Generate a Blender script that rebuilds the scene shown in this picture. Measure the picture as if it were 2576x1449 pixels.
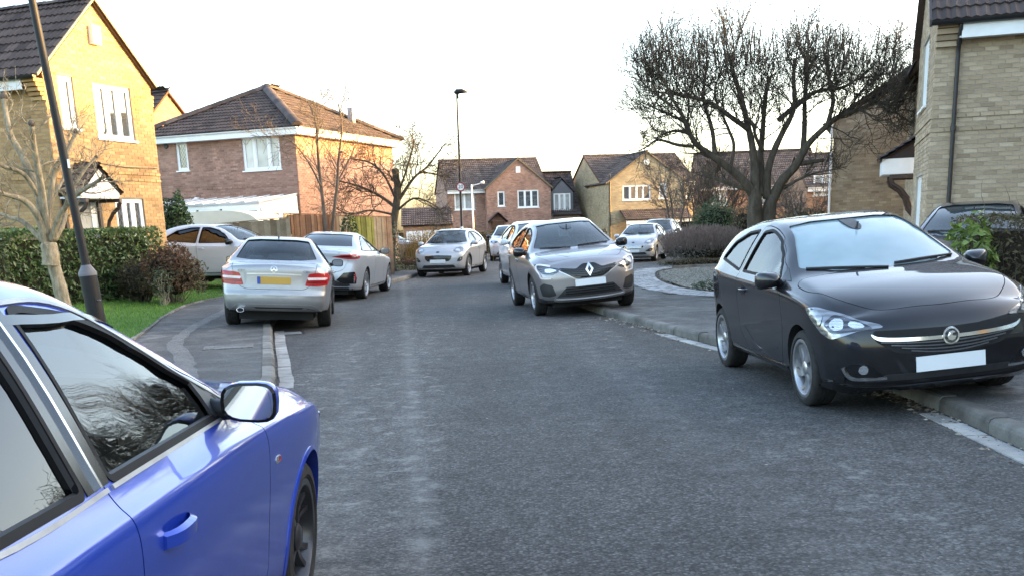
import bpy, bmesh, math, random
import numpy as np
from mathutils import Vector, Matrix
from mathutils.bvhtree import BVHTree
from mathutils.geometry import delaunay_2d_cdt
R = math.radians
for o in list(bpy.data.objects): bpy.data.objects.remove(o)
SC = bpy.context.scene
COL = SC.collection
random.seed(7); rng = np.random.default_rng(11)

# ---------------------------------------------------------------- camera
FPX, PCY, PITCH, ROLL, CH = 2600.0, 1222.0, R(14.0), R(-2.05), 1.5     # measured on a 2576 px wide copy
_F = np.array([0, math.cos(PITCH), -math.sin(PITCH)]); _U = np.array([0, math.sin(PITCH), math.cos(PITCH)]); _R = np.array([1.0, 0, 0])
CR = math.cos(ROLL)*_R + math.sin(ROLL)*_U
CU = -math.sin(ROLL)*_R + math.cos(ROLL)*_U
cd = bpy.data.cameras.new('camera'); cam = bpy.data.objects.new('camera', cd); COL.objects.link(cam)
cam.matrix_world = Matrix(((CR[0], CU[0], -_F[0], 0), (CR[1], CU[1], -_F[1], 0), (CR[2], CU[2], -_F[2], CH), (0, 0, 0, 1)))
cd.sensor_width = 36; cd.lens = 36*FPX/2576; cd.shift_y = (PCY-724.5)/2576
cd.clip_start = 0.05; cd.clip_end = 3000
SC.camera = cam
def ray(u, v): return CR*(u-1288)/FPX + CU*(PCY-v)/FPX + _F
def G(u, v, z=0.0):
    d = ray(u, v); return np.array([0, 0, CH]) + d*((z-CH)/d[2])
def YP(u, v, Y):
    d = ray(u, v); return np.array([0, 0, CH]) + d*(Y/d[1])
def PX(p):
    w = np.asarray(p, float)-np.array([0, 0, CH]); q = w@_F
    return 1288+FPX*(w@CR)/q, PCY-FPX*(w@CU)/q, q

# ---------------------------------------------------------------- light
SUN_EL, SUN_AZ = 7.6, 8.0          # azimuth: degrees from +X towards +Y
W = bpy.data.worlds.new('World'); SC.world = W; W.use_nodes = True
nt = W.node_tree; nt.nodes.clear()
sky = nt.nodes.new('ShaderNodeTexSky'); sky.sky_type = 'NISHITA'; sky.sun_disc = False
sky.sun_elevation = R(SUN_EL); sky.sun_rotation = R(90.0-SUN_AZ); sky.air_density = 0.75; sky.dust_density = 3.0; sky.ozone_density = 0.5
bg = nt.nodes.new('ShaderNodeBackground'); bg.inputs[1].default_value = 0.15
wo = nt.nodes.new('ShaderNodeOutputWorld')
nt.links.new(sky.outputs[0], bg.inputs[0]); nt.links.new(bg.outputs[0], wo.inputs[0])
sl = bpy.data.lights.new('sun', 'SUN'); sl.energy = 2.3; sl.angle = R(0.6); sl.color = (1.0, 0.55, 0.13)
so = bpy.data.objects.new('sun', sl); COL.objects.link(so)
sd = Vector((math.cos(R(SUN_EL))*math.cos(R(SUN_AZ)), math.cos(R(SUN_EL))*math.sin(R(SUN_AZ)), math.sin(R(SUN_EL))))
so.rotation_euler = sd.to_track_quat('Z', 'Y').to_euler(); so.location = (40, 10, 30)
vs = SC.view_settings; vs.view_transform = 'Standard'; vs.look = 'None'; vs.gamma = 1; vs.use_curve_mapping = False
vs.exposure = 3.45
# ---------------------------------------------------------------- helpers
class MB:
    """collects faces; build() links them as ONE mesh object"""
    def __init__(s): s.v = []; s.f = []; s.m = []; s.uv = []; s.c = []; s.hasuv = False; s.hasc = False
    def face(s, pts, mi=0, uv=None, col=None):
        b = len(s.v); s.v.extend([tuple(p) for p in pts]); s.f.append(tuple(range(b, b+len(pts)))); s.m.append(mi)
        if uv is not None: s.hasuv = True
        s.uv.append(uv)
        if col is not None: s.hasc = True
        s.c.append(col)
    def raw(s, vs_, fs, mi=0, col=None):
        b = len(s.v); s.v.extend([tuple(p) for p in vs_])
        for f in fs:
            s.f.append(tuple(i+b for i in f)); s.m.append(mi); s.uv.append(None); s.c.append(col)
        if col is not None: s.hasc = True
    def box(s, x0, x1, y0, y1, z0, z1, mi=0, M=None, col=None):
        p = [Vector(q) for q in ((x0,y0,z0),(x1,y0,z0),(x1,y1,z0),(x0,y1,z0),(x0,y0,z1),(x1,y0,z1),(x1,y1,z1),(x0,y1,z1))]
        if M: p = [M @ q for q in p]
        s.raw(p, [(0,3,2,1),(4,5,6,7),(0,1,5,4),(1,2,6,5),(2,3,7,6),(3,0,4,7)], mi, col)
    def tube(s, pts, rad, n=6, mi=0, cap=True, col=None):
        pts = [Vector(p) for p in pts]
        if not hasattr(rad, '__len__'): rad = [rad]*len(pts)
        b = []; up = Vector((0.13, 0.2, 1)); vs_ = []
        for i, p in enumerate(pts):
            t = (pts[min(i+1, len(pts)-1)]-pts[max(i-1, 0)])
            if t.length < 1e-9: t = Vector((0,0,1))
            t.normalize()
            if i == 0:
                a = t.cross(up); 
                if a.length < 1e-3: a = t.cross(Vector((1,0,0)))
            else: a = a - t*a.dot(t)
            a.normalize(); c = t.cross(a)
            for k in range(n):
                w = 2*math.pi*k/n; vs_.append(p + (a*math.cos(w)+c*math.sin(w))*rad[i])
        fs = []
        for i in range(len(pts)-1):
            for k in range(n):
                k2 = (k+1) % n; fs.append((i*n+k, i*n+k2, (i+1)*n+k2, (i+1)*n+k))
        if cap:
            fs.append(tuple(range(n-1, -1, -1))); fs.append(tuple((len(pts)-1)*n+k for k in range(n)))
        s.raw(vs_, fs, mi, col)
    def lathe(s, prof, n=24, mi=0, M=None, closed=False):
        """prof: (r, h) about local Z"""
        vs_ = []
        for r, h in prof:
            for k in range(n):
                w = 2*math.pi*k/n; q = Vector((r*math.cos(w), r*math.sin(w), h)); vs_.append(M @ q if M else q)
        fs = []; m = len(prof)
        for i in range(m if closed else m-1):
            j = (i+1) % m
            for k in range(n):
                k2 = (k+1) % n; fs.append((i*n+k, i*n+k2, j*n+k2, j*n+k))
        s.raw(vs_, fs, mi)
    def mesh(s, name, mats, smooth=False, ang=None):
        me = bpy.data.meshes.new(name); me.from_pydata([tuple(map(float, p)) for p in s.v], [], s.f)
        for m in (mats if isinstance(mats, (list, tuple)) else [mats]): me.materials.append(m)
        if any(s.m): me.polygons.foreach_set('material_index', s.m)
        if s.hasuv:
            ul = me.uv_layers.new(name='UVMap'); i = 0; dat = np.zeros(len(me.loops)*2, np.float32)
            for f, u in zip(s.f, s.uv):
                if u is not None: dat[2*i:2*i+2*len(f)] = np.array(u, np.float32).ravel()
                i += len(f)
            ul.data.foreach_set('uv', dat)
        if s.hasc:
            at = me.attributes.new('tint', 'FLOAT', 'FACE'); at.data.foreach_set('value', [0.5 if c is None else c for c in s.c])
        if smooth: smooth_mesh(me, ang)
        me.update(); return me
    def build(s, name, mats, parent=None, smooth=False, ang=None):
        return link(name, s.mesh(name, mats, smooth, ang), parent)
def smooth_mesh(me, ang=None):
    me.polygons.foreach_set('use_smooth', [True]*len(me.polygons))
    if ang is not None:
        bm = bmesh.new(); bm.from_mesh(me)
        for e in bm.edges:
            e.smooth = not (len(e.link_faces) != 2 or e.calc_face_angle(0) > ang)
        bm.to_mesh(me); bm.free()
def link(name, me, parent=None):
    o = bpy.data.objects.new(name, me); COL.objects.link(o)
    if parent is not None: o.parent = parent
    return o
def tag(o, label=None, cat=None, group=None, kind=None):
    if label: o['label'] = label
    if cat: o['category'] = cat
    if group: o['group'] = group
    if kind: o['kind'] = kind
    return o
def thing(name, label, cat, loc=(0,0,0), rz=0.0, group=None):
    o = bpy.data.objects.new(name, None); COL.objects.link(o); o.location = loc; o.rotation_euler = (0,0,rz)
    o.empty_display_size = 0.2
    return tag(o, label, cat, group)
def pchip(pts):
    xs = np.array([p[0] for p in pts], float); ys = np.array([p[1] for p in pts], float)
    h = np.diff(xs); d = np.diff(ys)/h; m = np.zeros(len(xs))
    for i in range(1, len(xs)-1):
        if d[i-1]*d[i] > 0:
            w1 = 2*h[i]+h[i-1]; w2 = h[i]+2*h[i-1]; m[i] = (w1+w2)/(w1/d[i-1]+w2/d[i])
    m[0] = d[0]; m[-1] = d[-1]
    def f(x):
        x = np.clip(x, xs[0], xs[-1]); i = np.clip(np.searchsorted(xs, x)-1, 0, len(xs)-2)
        t = (x-xs[i])/h[i]
        return (2*t**3-3*t**2+1)*ys[i]+(t**3-2*t**2+t)*h[i]*m[i]+(-2*t**3+3*t**2)*ys[i+1]+(t**3-t**2)*h[i]*m[i+1]
    return f
def lerp(a, b, t): return a+(b-a)*t
def sstep(a, b, x):
    t = np.clip((x-a)/(b-a), 0, 1); return t*t*(3-2*t)
def text_mesh(name, body, size, mat, parent, M, extrude=0.002, align='CENTER'):
    cu = bpy.data.curves.new('t', 'FONT'); cu.body = body; cu.size = size; cu.extrude = extrude; cu.align_x = align; cu.align_y = 'CENTER'; cu.resolution_u = 3
    ob = bpy.data.objects.new('t', cu); COL.objects.link(ob)
    dg = bpy.context.evaluated_depsgraph_get(); me = bpy.data.meshes.new_from_object(ob.evaluated_get(dg))
    bpy.data.objects.remove(ob); bpy.data.curves.remove(cu)
    me.name = name; me.materials.clear(); me.materials.append(mat); me.transform(M)
    return link(name, me, parent)
def spline(pts, n):
    """Catmull-Rom through 2D/3D points"""
    P = np.array(pts, float); out = []
    for i in range(len(P)-1):
        p0 = P[max(i-1,0)]; p1 = P[i]; p2 = P[i+1]; p3 = P[min(i+2,len(P)-1)]
        for k in range(n):
            t = k/n
            out.append(0.5*((2*p1)+(-p0+p2)*t+(2*p0-5*p1+4*p2-p3)*t*t+(-p0+3*p1-3*p2+p3)*t**3))
    out.append(P[-1]); return np.array(out)
def in_frame(p, m=120):
    u, v, q = PX(p); return q > 0.3 and -m < u < 2576+m and -m < v < 1449+m

# ---------------------------------------------------------------- materials
class NT:
    def __init__(s, name):
        s.m = bpy.data.materials.new(name); s.m.use_nodes = True; s.t = s.m.node_tree; s.b = s.t.nodes['Principled BSDF']; s.out = s.t.nodes['Material Output']
    def n(s, t, **k):
        nd = s.t.nodes.new('ShaderNode'+t)
        for a, b in k.items():
            if a in nd.inputs.keys(): nd.inputs[a].default_value = b
            else: setattr(nd, a, b)
        return nd
    def l(s, a, b): s.t.links.new(a, b)
    def co(s, kind='Object'): return s.n('TexCoord').outputs[kind]
    def noise(s, scale, detail=4, rough=0.55, vec=None, dim='3D'):
        nd = s.n('TexNoise', noise_dimensions=dim); nd.inputs['Scale'].default_value = scale; nd.inputs['Detail'].default_value = detail; nd.inputs['Roughness'].default_value = rough
        s.l(vec if vec is not None else s.co(), nd.inputs['Vector']); return nd.outputs['Fac']
    def ramp(s, fac, stops, interp='LINEAR'):
        nd = s.n('ValToRGB'); cr = nd.color_ramp; cr.interpolation = interp
        while len(cr.elements) < len(stops): cr.elements.new(0.5)
        for e, (p, c) in zip(cr.elements, stops):
            e.position = p; e.color = (*c, 1) if hasattr(c, '__len__') else (c, c, c, 1)
        s.l(fac, nd.inputs[0]); return nd.outputs[0]
    def mix(s, fac, a, b, mode='MIX'):
        nd = s.n('Mix', data_type='RGBA', blend_type=mode)
        for k, v in ((0, fac), (6, a), (7, b)):
            sock = nd.inputs[k]
            if hasattr(v, 'is_linked'): s.l(v, sock)
            elif hasattr(v, '__len__'): sock.default_value = (*v, 1)
            else: sock.default_value = v if k == 0 else (v, v, v, 1)
        return nd.outputs[2]
    def math(s, op, a, b=0.0):
        nd = s.n('Math', operation=op)
        for sock, v in ((nd.inputs[0], a), (nd.inputs[1], b)):
            if hasattr(v, 'is_linked'): s.l(v, sock)
            else: sock.default_value = v
        return nd.outputs[0]
    def bump(s, h, strength=0.3, dist=0.01):
        nd = s.n('Bump'); nd.inputs['Strength'].default_value = strength; nd.inputs['Distance'].default_value = dist
        s.l(h, nd.inputs['Height']); s.l(nd.outputs[0], s.b.inputs['Normal']); return nd
    def set(s, **k):
        for a, v in k.items():
            a = a.replace('_', ' ')
            a = {'Base': 'Base Color', 'Coat': 'Coat Weight', 'Spec': 'Specular IOR Level', 'Trans': 'Transmission Weight'}.get(a, a)
            sock = s.b.inputs[a]
            if hasattr(v, 'is_linked'): s.l(v, sock)
            elif hasattr(v, '__len__') and len(v) == 3: sock.default_value = (*v, 1)
            else: sock.default_value = v
        return s.m
    def tint(s):
        nd = s.n('Attribute', attribute_name='tint'); return nd.outputs['Fac']
def plain(name, col, rough=0.6, var=0.12, scale=6.0, metal=0.0, bump=0.0, spec=0.5):
    n = NT(name); f = n.noise(scale, 5)
    a = tuple(c*(1-var) for c in col); b = tuple(min(1, c*(1+var)) for c in col)
    n.set(Base=n.ramp(f, [(0.3, a), (0.7, b)]), Roughness=rough, Metallic=metal, Spec=spec)
    if bump: n.bump(n.noise(scale*8, 4), bump, 0.004)
    return n.m
def tinted(name, lo, mid, hi, rough=0.85, dirt=0.35, dscale=1.3, bumps=60, bstr=0.4, alt=None):
    """per-piece tint (face attribute) with blotches and grain"""
    n = NT(name); t = n.ramp(n.tint(), [(0.0, lo), (0.5, mid), (1.0, hi)])
    d = n.ramp(n.noise(dscale, 6, 0.65), [(0.35, 1-dirt), (0.65, 1.0)])
    c = n.mix(1.0, t, d, 'MULTIPLY')
    g = n.ramp(n.noise(bumps, 3), [(0.25, 0.8), (0.75, 1.12)])
    c = n.mix(1.0, c, g, 'MULTIPLY')
    n.set(Base=c, Roughness=rough, Spec=0.3); n.bump(n.noise(bumps, 4), bstr, 0.003); return n.m
M = {}
M['brick_buff'] = tinted('brick buff', (.36,.205,.085), (.49,.295,.125), (.58,.38,.18))
M['brick_buff_r'] = tinted('brick buff grey', (.32,.235,.15), (.47,.355,.232), (.60,.47,.32), dirt=.35)
M['brick_red'] = tinted('brick red', (.29,.15,.105), (.43,.235,.165), (.51,.305,.22), dirt=.4)
M['brick_orange'] = tinted('brick orange', (.27,.13,.07), (.38,.20,.11), (.46,.27,.16))
M['brick_yellow'] = tinted('brick yellow', (.29,.215,.12), (.42,.325,.19), (.52,.41,.25))
M['mortar_buff'] = plain('mortar buff', (.27,.21,.15), .95, .2, 4, bump=.2)
M['mortar_grey'] = plain('mortar grey', (.36,.31,.24), .95, .2, 4, bump=.2)
M['mortar_red'] = plain('mortar red', (.30,.23,.19), .95, .2, 4, bump=.2)
M['tile'] = tinted('roof tile dark', (.05,.037,.034), (.085,.063,.056), (.12,.09,.08), .8, .4, 2.0, 50)
M['tile_brown'] = tinted('roof tile brown', (.08,.055,.045), (.125,.088,.072), (.17,.125,.10), .8, .4, 2.0, 50)
M['white'] = plain('white upvc', (.78,.78,.76), .35, .05, 3)
M['white_paint'] = plain('white painted board', (.74,.74,.72), .5, .08, 3)
M['black'] = plain('black trim', (.012,.012,.013), .45, .2, 6)
M['brown_wood'] = plain('dark brown wood', (.04,.025,.02), .5, .3, 8)
M['lead'] = plain('lead came', (.10,.10,.11), .5, .1, 8)
def glass_mat(name, col, ior=2.3, rough=.02):
    n = NT(name); n.set(Base=n.ramp(n.noise(1.2, 2), [(.35, tuple(c*.7 for c in col)), (.65, tuple(c*1.3 for c in col))]), Roughness=rough, IOR=ior); return n.m
M['pane'] = glass_mat('window pane', (.05,.055,.06))
M['pane_net'] = glass_mat('window pane with net curtain', (.42,.42,.40), 1.6)
M['kerb'] = tinted('kerb concrete', (.14,.13,.115), (.20,.19,.17), (.26,.25,.225), .9, .5, 3.0, 90, .8)
M['block'] = tinted('channel block', (.30,.29,.27), (.38,.37,.345), (.46,.45,.42), .9, .4, 4.0, 90)
M['paver'] = tinted('block paver', (.27,.26,.25), (.39,.385,.37), (.50,.49,.475), .9, .35, 1.5, 90)
M['concrete'] = plain('concrete', (.33,.32,.30), .9, .2, 2, bump=.2)
M['galv'] = plain('galvanised steel', (.30,.31,.32), .45, .2, 9, metal=.6)
M['post_black'] = plain('black lamp column paint', (.008,.008,.009), .55, .3, 5, spec=.3)
def asphalt(name, lo, hi, patch, chip=60, pscale=5.0, pth=.58, band=(.8,.05,1), damp=.0, pamt=.8, tracks=()):
    n = NT(name); co = n.co()
    big = n.noise(.5, 5, .6, co); mid = n.noise(4.0, 6, .65, co)
    vor = n.n('TexVoronoi', feature='F1'); vor.inputs['Scale'].default_value = chip; n.l(co, vor.inputs['Vector'])
    sx = n.n('SeparateColor'); n.l(vor.outputs['Color'], sx.inputs[0])
    sp = n.noise(210, 3, .7, co)
    base = n.ramp(big, [(.3, lo), (.7, hi)])
    base = n.mix(1.0, base, n.ramp(mid, [(.3, .80), (.7, 1.18)]), 'MULTIPLY')
    base = n.mix(1.0, base, n.ramp(sx.outputs[0], [(.0, .50), (.5, .92), (.8, 1.2), (1.0, 1.8)]), 'MULTIPLY')
    base = n.mix(1.0, base, n.ramp(vor.outputs['Distance'], [(.25, 1.1), (.75, .55)]), 'MULTIPLY')
    base = n.mix(1.0, base, n.ramp(sp, [(.3, .7), (.7, 1.35)]), 'MULTIPLY')
    mp = n.n('Mapping'); n.l(co, mp.inputs['Vector']); mp.inputs['Scale'].default_value = band
    bn = n.noise(1.0, 3, .5, mp.outputs[0]); pn = n.noise(pscale, 7, .72, co)
    msk = n.math('MULTIPLY', n.ramp(pn, [(pth-.03, 0.0), (pth+.06, 1.0)]), n.ramp(bn, [(.44, 0.05), (.62, 1.0)]))
    haze = n.math('MULTIPLY', n.ramp(bn, [(.42, 0.0), (.68, .30)]), n.ramp(mid, [(.35, .3), (.7, 1.0)]))
    c = n.mix(haze, base, n.mix(1.0, tuple(patch), n.ramp(sx.outputs[0], [(.0, .45), (1.0, 1.3)]), 'MULTIPLY'))
    c = n.mix(n.math('MULTIPLY', msk, pamt), c, n.mix(1.0, tuple(patch), n.ramp(sp, [(.3, .75), (.7, 1.25)]), 'MULTIPLY'))
    for a_, b_, w_, k_ in tracks:
        xy = n.n('SeparateXYZ'); n.l(co, xy.inputs[0]); dd = n.math('ABSOLUTE', n.math('SUBTRACT', n.math('SUBTRACT', xy.outputs[0], n.math('MULTIPLY', xy.outputs[1], b_)), a_))
        mm = n.math('MULTIPLY', n.ramp(n.math('DIVIDE', dd, w_), [(.0, 1.0), (1.0, 0.0)]), n.ramp(pn, [(.40, .12), (.62, 1.0)])); c = n.mix(n.math('MULTIPLY', mm, k_), c, n.mix(1.0, tuple(patch), n.ramp(sp, [(.3, .7), (.7, 1.25)]), 'MULTIPLY'))
    hgt = n.math('ADD', n.math('MULTIPLY', vor.outputs['Distance'], -1.0), n.math('MULTIPLY', sp, .5))
    rough = n.ramp(sp, [(.3, .74), (.7, .97)])
    if damp: rough = n.mix(n.ramp(n.noise(1.7, 6, .65, co), [(.45, 0.0), (.62, damp)]), rough, (.40,.40,.40)); 
    n.set(Base=c, Roughness=rough, Spec=.28 if not damp else .45); n.bump(hgt, .6 if not damp else .35, .007)
    return n.m
M['road'] = asphalt('asphalt road', (.058,.056,.054), (.086,.083,.079), (.20,.192,.18), tracks=((.02,-.097,.13,.55), (-.12,-.15,.38,.34), (1.75,-.06,.35,.2)))
M['path'] = asphalt('asphalt footpath', (.052,.050,.048), (.082,.079,.074), (.17,.162,.15), 90, 3.0, .55, (.4,.4,1), .45)
M['patchstrip'] = asphalt('footpath trench repair', (.12,.116,.11), (.16,.154,.146), (.24,.23,.215), 90, 3.0, .6, (.4,.4,1), .3)
def earth(name, a, b, c, sc=6):
    n = NT(name); f = n.noise(sc, 8, .7); g = n.noise(60, 4, .6)
    n.set(Base=n.mix(1.0, n.ramp(f, [(.3, a), (.5, b), (.72, c)]), n.ramp(g, [(.3, .6), (.7, 1.3)]), 'MULTIPLY'), Roughness=.95, Spec=.2); n.bump(g, .6, .01); return n.m
M['soil'] = earth('soil', (.03,.024,.018), (.05,.04,.03), (.075,.06,.045))
M['gravel'] = earth('pea gravel bed', (.12,.11,.085), (.19,.175,.135), (.27,.25,.20), 14)
M['turf'] = earth('turf under grass', (.035,.08,.012), (.06,.12,.02), (.09,.16,.03), 5)
M['ground'] = earth('ground', (.03,.035,.02), (.05,.055,.035), (.07,.07,.05), 2)
def foliage(name, lo, mid, hi, rough=.5, trans=.25):
    n = NT(name); c = n.ramp(n.tint(), [(0, lo), (.5, mid), (1, hi)]); n.set(Base=c, Roughness=rough, Spec=.35)
    tr = n.n('BsdfTranslucent'); n.l(c, tr.inputs['Color']); mx = n.n('MixShader'); mx.inputs[0].default_value = trans
    n.l(n.b.outputs[0], mx.inputs[1]); n.l(tr.outputs[0], mx.inputs[2]); n.l(mx.outputs[0], n.out.inputs['Surface']); return n.m
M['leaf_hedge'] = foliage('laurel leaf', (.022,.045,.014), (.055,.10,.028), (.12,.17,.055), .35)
M['leaf_dark'] = foliage('evergreen leaf', (.012,.03,.012), (.025,.06,.02), (.05,.10,.03))
M['leaf_round'] = foliage('clipped bush leaf', (.035,.055,.025), (.06,.09,.035), (.10,.14,.055))
M['leaf_brown'] = foliage('withered leaf', (.05,.026,.014), (.095,.048,.024), (.15,.08,.04), .7)
M['leaf_olive'] = foliage('olive brown leaf', (.05,.042,.022), (.09,.075,.035), (.15,.125,.06), .6)
M['leaf_lime'] = foliage('lime green leaf', (.08,.12,.02), (.14,.20,.04), (.24,.31,.08), .4)
M['leaf_grey'] = foliage('grey lavender leaf', (.09,.085,.07), (.15,.14,.115), (.22,.205,.17), .8)
M['leaf_lav'] = foliage('dry lavender stalk', (.13,.095,.08), (.20,.15,.13), (.28,.22,.185), .8)
M['leaf_gold'] = foliage('golden dry stalk', (.14,.095,.03), (.22,.16,.06), (.32,.24,.10), .7)
M['leaf_ivy'] = foliage('ivy leaf', (.035,.05,.022), (.07,.09,.045), (.14,.155,.095), .4)
M['grass'] = foliage('grass blade', (.05,.13,.014), (.10,.22,.026), (.16,.30,.05), .6, .35)
M['litter'] = foliage('fallen leaf', (.05,.03,.018), (.12,.085,.055), (.42,.38,.31), .8, .1)
def bark(name, a, b, c, sc=8):
    n = NT(name); mp = n.n('Mapping'); n.l(n.co(), mp.inputs['Vector']); mp.inputs['Scale'].default_value = (1,1,.35)
    f = n.noise(sc, 8, .7, mp.outputs[0]); n.set(Base=n.ramp(f, [(.3, a), (.5, b), (.7, c)]), Roughness=.9, Spec=.2); n.bump(n.noise(sc*4, 6, .7, mp.outputs[0]), .6, .02); return n.m
M['bark_dark'] = bark('dark bark', (.04,.032,.024), (.075,.062,.045), (.12,.10,.075))
M['bark_pale'] = bark('pale grey bark', (.11,.095,.065), (.25,.21,.145), (.40,.345,.255), 14)
M['bark_mid'] = bark('grey brown bark', (.07,.055,.04), (.12,.095,.075), (.17,.14,.11))
M['fence_pale'] = tinted('pale fence board', (.20,.15,.095), (.29,.225,.15), (.37,.30,.21), .85, .35, 2.5, 30)
M['fence_brown'] = tinted('brown fence board', (.11,.055,.03), (.18,.095,.055), (.26,.17,.11), .85, .4, 2.5, 30)
M['fence_green'] = tinted('mossy fence board', (.12,.125,.025), (.19,.19,.04), (.25,.245,.07), .85, .35, 2.5, 30)
# ---------------------------------------------------------------- ground, road, pavements
def resample(pts, step):
    P = spline(pts, 24); d = np.r_[0, np.cumsum(np.linalg.norm(np.diff(P, axis=0), axis=1))]
    n = max(2, int(round(d[-1]/step))+1); t = np.linspace(0, d[-1], n)
    return np.stack([np.interp(t, d, P[:, i]) for i in range(P.shape[1])], 1)
LK = [(-2.1,-25),(-2.0,-8),(-1.95,0),(-1.98,5),(-2.25,9.6),(-2.75,12.2),(-3.42,15.2),(-4.0,18),(-4.45,21.5),(-4.5,25),(-4.15,28),(-3.45,31.3),(-3.0,36.3),(-2.9,42),(-3.4,55),(-4.5,70)]
RK = [(3.0,-25),(3.1,-8),(3.2,0),(3.3,6.2),(3.34,8.6),(3.08,10.6),(2.55,12.9),(1.98,16),(1.56,18.6),(1.32,21.2),(1.35,24),(1.7,27),(2.4,30),(3.6,33),(5.6,35.6),(9.5,38),(22,41.5)]
def strip_poly(name, a, b, z, mat, za=None):
    n = 90; A = resample(a, .5); B = resample(b, .5)
    ia = np.linspace(0, len(A)-1, n); A = np.stack([np.interp(ia, range(len(A)), A[:, k]) for k in (0,1)], 1)
    ib = np.linspace(0, len(B)-1, n); B = np.stack([np.interp(ib, range(len(B)), B[:, k]) for k in (0,1)], 1)
    m = MB()
    vs_ = [(p[0], p[1], z) for p in A]+[(p[0], p[1], z) for p in B]
    m.raw(vs_, [(i, i+1, n+i+1, n+i) for i in range(n-1)])
    return tag(m.build(name, mat), kind='structure')
m = MB(); m.face([(-900,-900,-.025),(900,-900,-.025),(900,900,-.025),(-900,900,-.025)]); tag(m.build('ground', M['ground']), kind='structure')
# the carriageway: one wide sheet under everything that is kerbed
m = MB(); m.face([(-7,-40,0),(6,-40,0),(26,40,0),(26,62,0),(-12,75,0),(-12,40,0)])
road = tag(m.build('road', M['road']), kind='structure')
LO = [(-5.2,-25),(-4.9,-8),(-4.6,2),(-4.65,9),(-5.1,13),(-5.74,16.6),(-6.4,19.6),(-6.95,23),(-6.9,25.4),(-6.7,28),(-6.2,32),(-5.6,37),(-5.4,45),(-6,60),(-7,72)]
KW = .13
def offset(pts, d):
    P = resample(pts, .5); t = np.gradient(P, axis=0); t /= np.linalg.norm(t, axis=1)[:, None]
    return P+np.stack([-t[:, 1], t[:, 0]], 1)*d
lk = resample(LK, .5); rk = resample(RK, .5)
strip_poly('footpath', [tuple(p) for p in offset(LK, KW)[::4]]+[tuple(offset(LK, KW)[-1])], LO, .105, M['path'])
RO = [(5.6,-25),(5.6,-8),(5.5,0),(5.4,6),(5.2,9),(4.75,12),(4.3,15),(4.0,18),(3.85,20.5),(3.75,23.5),(3.85,27),(4.3,31),(5.4,33.6),(7.5,36),(10.5,37.5),(22,40)]
strip_poly('footpath', [tuple(p) for p in offset(RK, -KW)[::4]]+[tuple(offset(RK, -KW)[-1])], RO, .106, M['path'])
def kerb(name, pts, side, y0, y1):
    root = tag(thing(name, None, None), kind='structure'); del_keys = None
    P = spline(pts, 40); d = np.r_[0, np.cumsum(np.linalg.norm(np.diff(P, axis=0), axis=1))]
    L = .915; k = 0
    while (k+1)*L < d[-1]:
        a = np.array([np.interp(k*L+.006, d, P[:, i]) for i in (0,1)]); b = np.array([np.interp((k+1)*L-.006, d, P[:, i]) for i in (0,1)]); k += 1
        if not (y0 < (a[1]+b[1])/2 < y1): continue
        t = (b-a)/np.linalg.norm(b-a); nn = np.array([-t[1], t[0]])*side
        h = .115+random.uniform(-.006, .006); j = random.uniform(-.006, .006)
        pr = [(0+j,-.05),(0+j,h-.035),(.012+j,h-.012),(.035+j,h),(KW+.004,h),(KW+.004,-.05)]
        m = MB(); tt = random.random()
        def pt(e, q, dz): c = a if e == 0 else b; return (c[0]+nn[0]*q[0], c[1]+nn[1]*q[0], q[1]+dz)
        dz0, dz1 = random.uniform(-.004,.004), random.uniform(-.004,.004)
        vs_ = [pt(0, q, dz0) for q in pr]+[pt(1, q, dz1) for q in pr]
        n = len(pr); m.raw(vs_, [(i, i+1, n+i+1, n+i) if side < 0 else (i, n+i, n+i+1, i+1) for i in range(n-1)]+[tuple(range(n))[::side], tuple(range(n, 2*n))[::-side]], col=tt)
        m.build('kerb_stone', M['kerb'], root)
    return root
kerb('kerb', LK, 1, -3, 45); kerb('kerb', RK, -1, -3, 45)
def channel(pts, side, spans, w=.15, L=.45):
    root = tag(thing('channel_blocks', None, None), kind='structure')
    P = spline(pts, 40); d = np.r_[0, np.cumsum(np.linalg.norm(np.diff(P, axis=0), axis=1))]; yy = P[:, 1]
    for y0, y1 in spans:
        s0, s1 = np.interp(y0, yy, d), np.interp(y1, yy, d); k = 0
        while s0+(k+1)*L < s1:
            a = np.array([np.interp(s0+k*L+.008, d, P[:, i]) for i in (0,1)]); b = np.array([np.interp(s0+(k+1)*L-.008, d, P[:, i]) for i in (0,1)]); k += 1
            t = (b-a)/np.linalg.norm(b-a); nn = np.array([-t[1], t[0]])*side
            g = .035+random.uniform(-.005,.005); m = MB(); z = .006+random.uniform(0,.005)
            q = [a-nn*g, b-nn*g, b-nn*(g+w), a-nn*(g+w)]
            vs_ = [(p[0], p[1], -.03) for p in q]+[(p[0], p[1], z) for p in q]
            m.raw(vs_, [(0,3,2,1),(4,5,6,7),(0,1,5,4),(1,2,6,5),(2,3,7,6),(3,0,4,7)], col=random.random()); m.build('channel_block', M['block'], root)
channel(LK, 1, [(8.0,9.2),(10.4,17.0)]); channel(RK, -1, [(5.6,7.9),(12.2,14.6)])
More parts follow.
